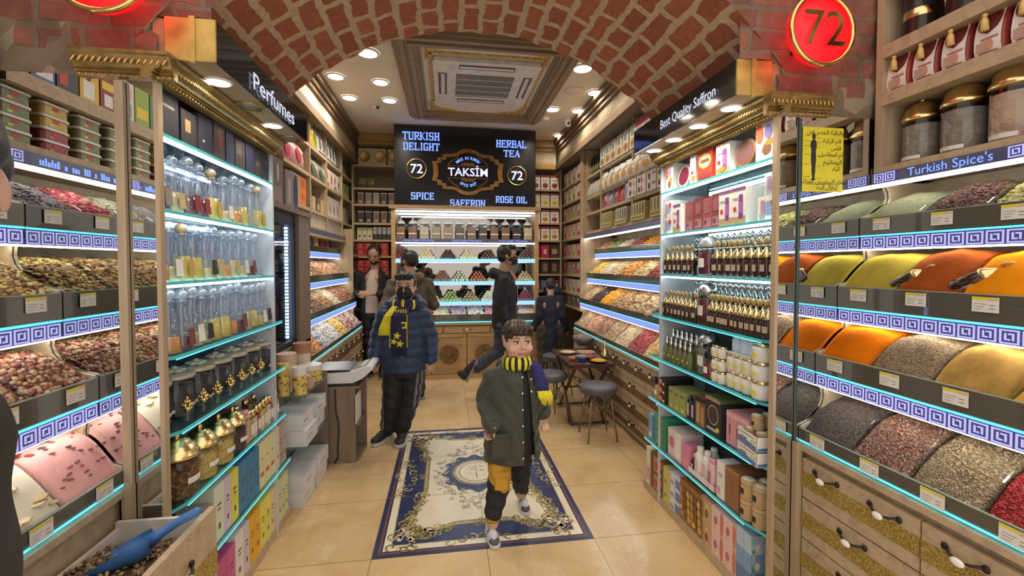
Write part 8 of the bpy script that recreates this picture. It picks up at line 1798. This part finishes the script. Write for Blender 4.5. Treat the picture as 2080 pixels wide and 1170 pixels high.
# ---------------------------------------------------------------- adults further back
def adult(label, loc, rz, hgt, skin, top_m, leg_m, hcol, hp=(0, 0), arms=None, legs=None, lean=0.0, hair_x=(), masked=False, hands=.19, wide=1.0, topdisp=.003, hood=False, long=.86, vox=.010, back=0.0, shoes=None, features=True, gap=None, hx=0.0):
    t = person(label, loc, rz); k = hgt / 1.75; H = .228 * k
    hd = (hx, -.02 - lean, 1.63 * k); T = HT(hd, hp[0], hp[1]); b = Body(); head(b, T, H)
    nk = (0, .02 - lean * .7, 1.40 * k); b.limb([nk, (hx * .6, .01 - lean * .9, 1.53 * k)], [.064 * k, .058 * k])
    S = lambda z: -lean * max(0, (z - .9 * k)) / (.5 * k) * .7
    b.stack([(0, 0, .86 * k, .14, .10), (0, S(1.1 * k), 1.1 * k, .14, .10), (0, S(1.32 * k), 1.32 * k, .16, .10), (0, S(1.42 * k), 1.42 * k, .07, .06)])
    AR = arms or {-1: [(-.19, 0, 1.36), (-.235, .03, 1.09), (-.225, -.05, .86)], 1: [(.19, 0, 1.36), (.235, .03, 1.09), (.225, -.05, .86)]}
    AR = {s: [(x * wide if i < 2 else x, y, z * k) for i, (x, y, z) in enumerate(AR[s])] for s in AR}
    LG = legs or {-1: [(-.09, 0, .88), (-.10, -.01, .48), (-.10, .02, .09)], 1: [(.09, 0, .88), (.10, -.01, .48), (.10, .02, .09)]}
    LG = {s: [(x, y, z * k) for x, y, z in LG[s]] for s in LG}
    for s in (-1, 1):
        b.limb(AR[s], [.052, .043, .032]); b.limb(LG[s], [.085, .058, .040])
        d = (Vector(AR[s][2]) - Vector(AR[s][1])).normalized(); z = Vector((-s, 0, -.2)); z = (z - d * z.dot(d)).normalized(); x = d.cross(z); M_ = Matrix((x, d, -z)).transposed().to_4x4() if False else Matrix((d.cross(-z), d, -z)).transposed().to_4x4()
        hand(b, Matrix.Translation(AR[s][2]) @ M_, hands * k, .5, s)
    blob('body', b, skin, t, .0075, 3)
    if features: face(T, H, t, not masked, tuple(hcol))
    if masked: mask(T, H, t)
    hair(T, H, hcol, t, hair_x, .008, back)
    c = Body(); c.stack([(0, 0, long * k, .185 * wide, .135), (0, S(1.0 * k), 1.0 * k, .18 * wide, .135), (0, S(1.2 * k), 1.2 * k, .185 * wide, .135), (0, S(1.34 * k), 1.34 * k, .17 * wide, .115), (0, .01 + S(1.42 * k), 1.42 * k, .09, .08), (0, .015 + S(1.45 * k), 1.46 * k, .075, .07)], 26)
    for s in (-1, 1): c.limb(AR[s], [.075, .065, .05])
    if hood: c.limb([(-.10, .05 + S(1.42 * k), 1.43 * k), (-.05, .13 + S(1.42 * k), 1.44 * k), (.05, .13 + S(1.42 * k), 1.44 * k), (.10, .05 + S(1.42 * k), 1.43 * k)], [.045, .062, .062, .045])
    blob('jacket', c, top_m, t, vox, 4, lambda q: topdisp * sin(q.z * 45 + 5 * sin(q.x * 14 + q.y * 9)), (lambda q: -1 if q.y < -.03 and gap[0] < q.x < gap[1] and q.z < 1.5 else 0) if gap else None, .01 if gap else 0)
    p = Body(); p.stack([(0, 0, .80 * k, .155, .12), (0, 0, .92 * k, .155, .12)])
    for s in (-1, 1): p.limb([LG[s][0], LG[s][1], tuple(Vector(LG[s][1]).lerp(Vector(LG[s][2]), .93))], [.10, .075, .062])
    blob('trousers', p, leg_m, t, vox, 4, lambda q: .004 * sin(q.z * 50 + q.x * 30))
    for s in (-1, 1):
        a = LG[s][2]; o_ = (shoes or {}).get(s); L = .28 * k
        if o_: shoe(t, o_[0], o_[1], L, DARK, cm((.30, .29, .27)), None, o_[2])
        else: shoe(t, (a[0], a[1] - .03, .002), .0, L, DARK, cm((.30, .29, .27)))
    return t, T, H, k, AR
BLKJ = mat('black_jacket', (.010, .011, .014), .75, 0, .2, 14); BLKH = mat('black_hoodie', (.012, .014, .020), .8, 0, .2, 14); OLIV = mat('olive_coat', (.105, .082, .055), .75, 0, .15, 14); JEAN = mat('blue_grey_jeans', (.045, .058, .085), .8, 0, .25, 30); NAVD = mat('midnight_sweat', (.010, .014, .03), .85, 0, .2, 14); BRNT = mat('dark_brown_trousers', (.045, .036, .03), .8)
# man with a bun, looking down at his hands
t, T, H, k, AR = adult('man with tied-up hair and beard in open black jacket over cream sweater', (-.955, 6.14, 0), .0, 1.78, SKIN2, BLKJ, TROU, (.012, .009, .007), (-.15, .42), {-1: [(-.20, 0, 1.36), (-.235, .0, 1.12), (-.16, -.26, 1.12)], 1: [(.22, 0, 1.36), (.27, .02, 1.10), (.02, -.25, 1.13)]}, None, .02, [((.12, .30, .50), (.16, .16, .17))], False, .19, 1.08, .003, False, .80, gap=(-.115, .06))
b = Body()
for c_, r_ in (((0, -.2, -.34), (.26, .24, .16)), ((0, -.30, -.36), (.16, .15, .15))): b.ball((0, 0, 0), tuple(H * q for q in r_), 14, 0, 8, T @ Matrix.Translation(Vector(c_) * H))
blob('beard', b, mat('beard', (.012, .009, .007), .7), t, .008, 3)
s_ = Body(); s_.stack([(-.02, -.045, .88, .115, .10), (-.02, -.045, 1.1, .11, .10), (-.02, -.04, 1.3, .095, .085), (-.01, -.02, 1.45, .06, .065)], 22); blob('cream_sweater', s_, mat('cream_knit', (.50, .44, .36), .85, 0, .1, 40), t, .009, 4)
o = MB().bevbox(-.055, .055, -.03, .03, 0, .012, .006).build('banknote', cm((.36, .22, .16)), None, (-1.07, 5.80, 1.145), .3); tag(o, 'small reddish brown note held between the hands of the man with tied hair', 'note')
# young man in black hoodie walking to the right
LEGW = {-1: [(-.08, 0, .88), (-.085, -.14, .50), (-.085, -.13, .09)], 1: [(.08, .0, .88), (.085, .06, .56), (.085, .32, .36)]}
t, T, H, k, AR = adult('young man in black hoodie and black mask walking past the delight counter', (.62, 4.78, 0), pi / 2 - .12, 1.74, SKIN2, BLKH, JEAN, (.010, .009, .009), (-.05, .0), {-1: [(-.17, .0, 1.36), (-.20, .05, 1.10), (-.19, -.03, .90)], 1: [(.17, .0, 1.36), (.20, .05, 1.10), (.19, -.06, .90)]}, LEGW, .02, [((0, -.18, .42), (.30, .22, .14)), ((0, -.33, .40), (.22, .10, .08))], True, .19, .92, .003, True, .84, .010, 0, {-1: ((-.085, -.17, .002), 0, 0), 1: ((.085, .36, .30), 0, RAD(-62))})
MB().bevbox(-.055, .055, -.150, -.142, 1.12, 1.30, .004).build('chest_print', cm((.40, .38, .37)), t)
# man in olive coat with his back turned, behind the older boy
adult('man in olive coat turned away towards the delights, behind the boy in navy', (-.40, 5.05, 0), pi + .55, 1.68, SKIN2, OLIV, JEAN, (.012, .011, .010), (.35, .10), {-1: [(-.19, 0, 1.36), (-.25, .03, 1.10), (-.12, -.22, 1.10)], 1: [(.19, 0, 1.36), (.30, .06, 1.12), (.12, -.22, 1.14)]}, None, .02, (), True, .18, 1.12, .005, True, .78)
# person with dark sweatshirt, back to the camera, beside the counter
adult('person in midnight blue sweatshirt seen from behind, right of the delight counter', (1.37, 5.74, 0), pi - .1, 1.34, SKIN2, NAVD, BRNT, (.015, .014, .018), (0, .25), None, None, .0, (), False, .17, .62, .003, False, .42, .010, .05, None, False)
# passer-by cut off by the left edge of the photo
adult('person in dark coat cut off by the left photo edge, back to the camera', (-.69, .52, 0), pi - .15, 1.74, SKIN, mat('dark_olive_coat', (.035, .032, .026), .8, 0, .2, 14), TROU, (.014, .011, .010), (.75, .15), None, None, .03, (), False, .18, .95, .004, False, .45, .010, 0, None, False, None, -.10)
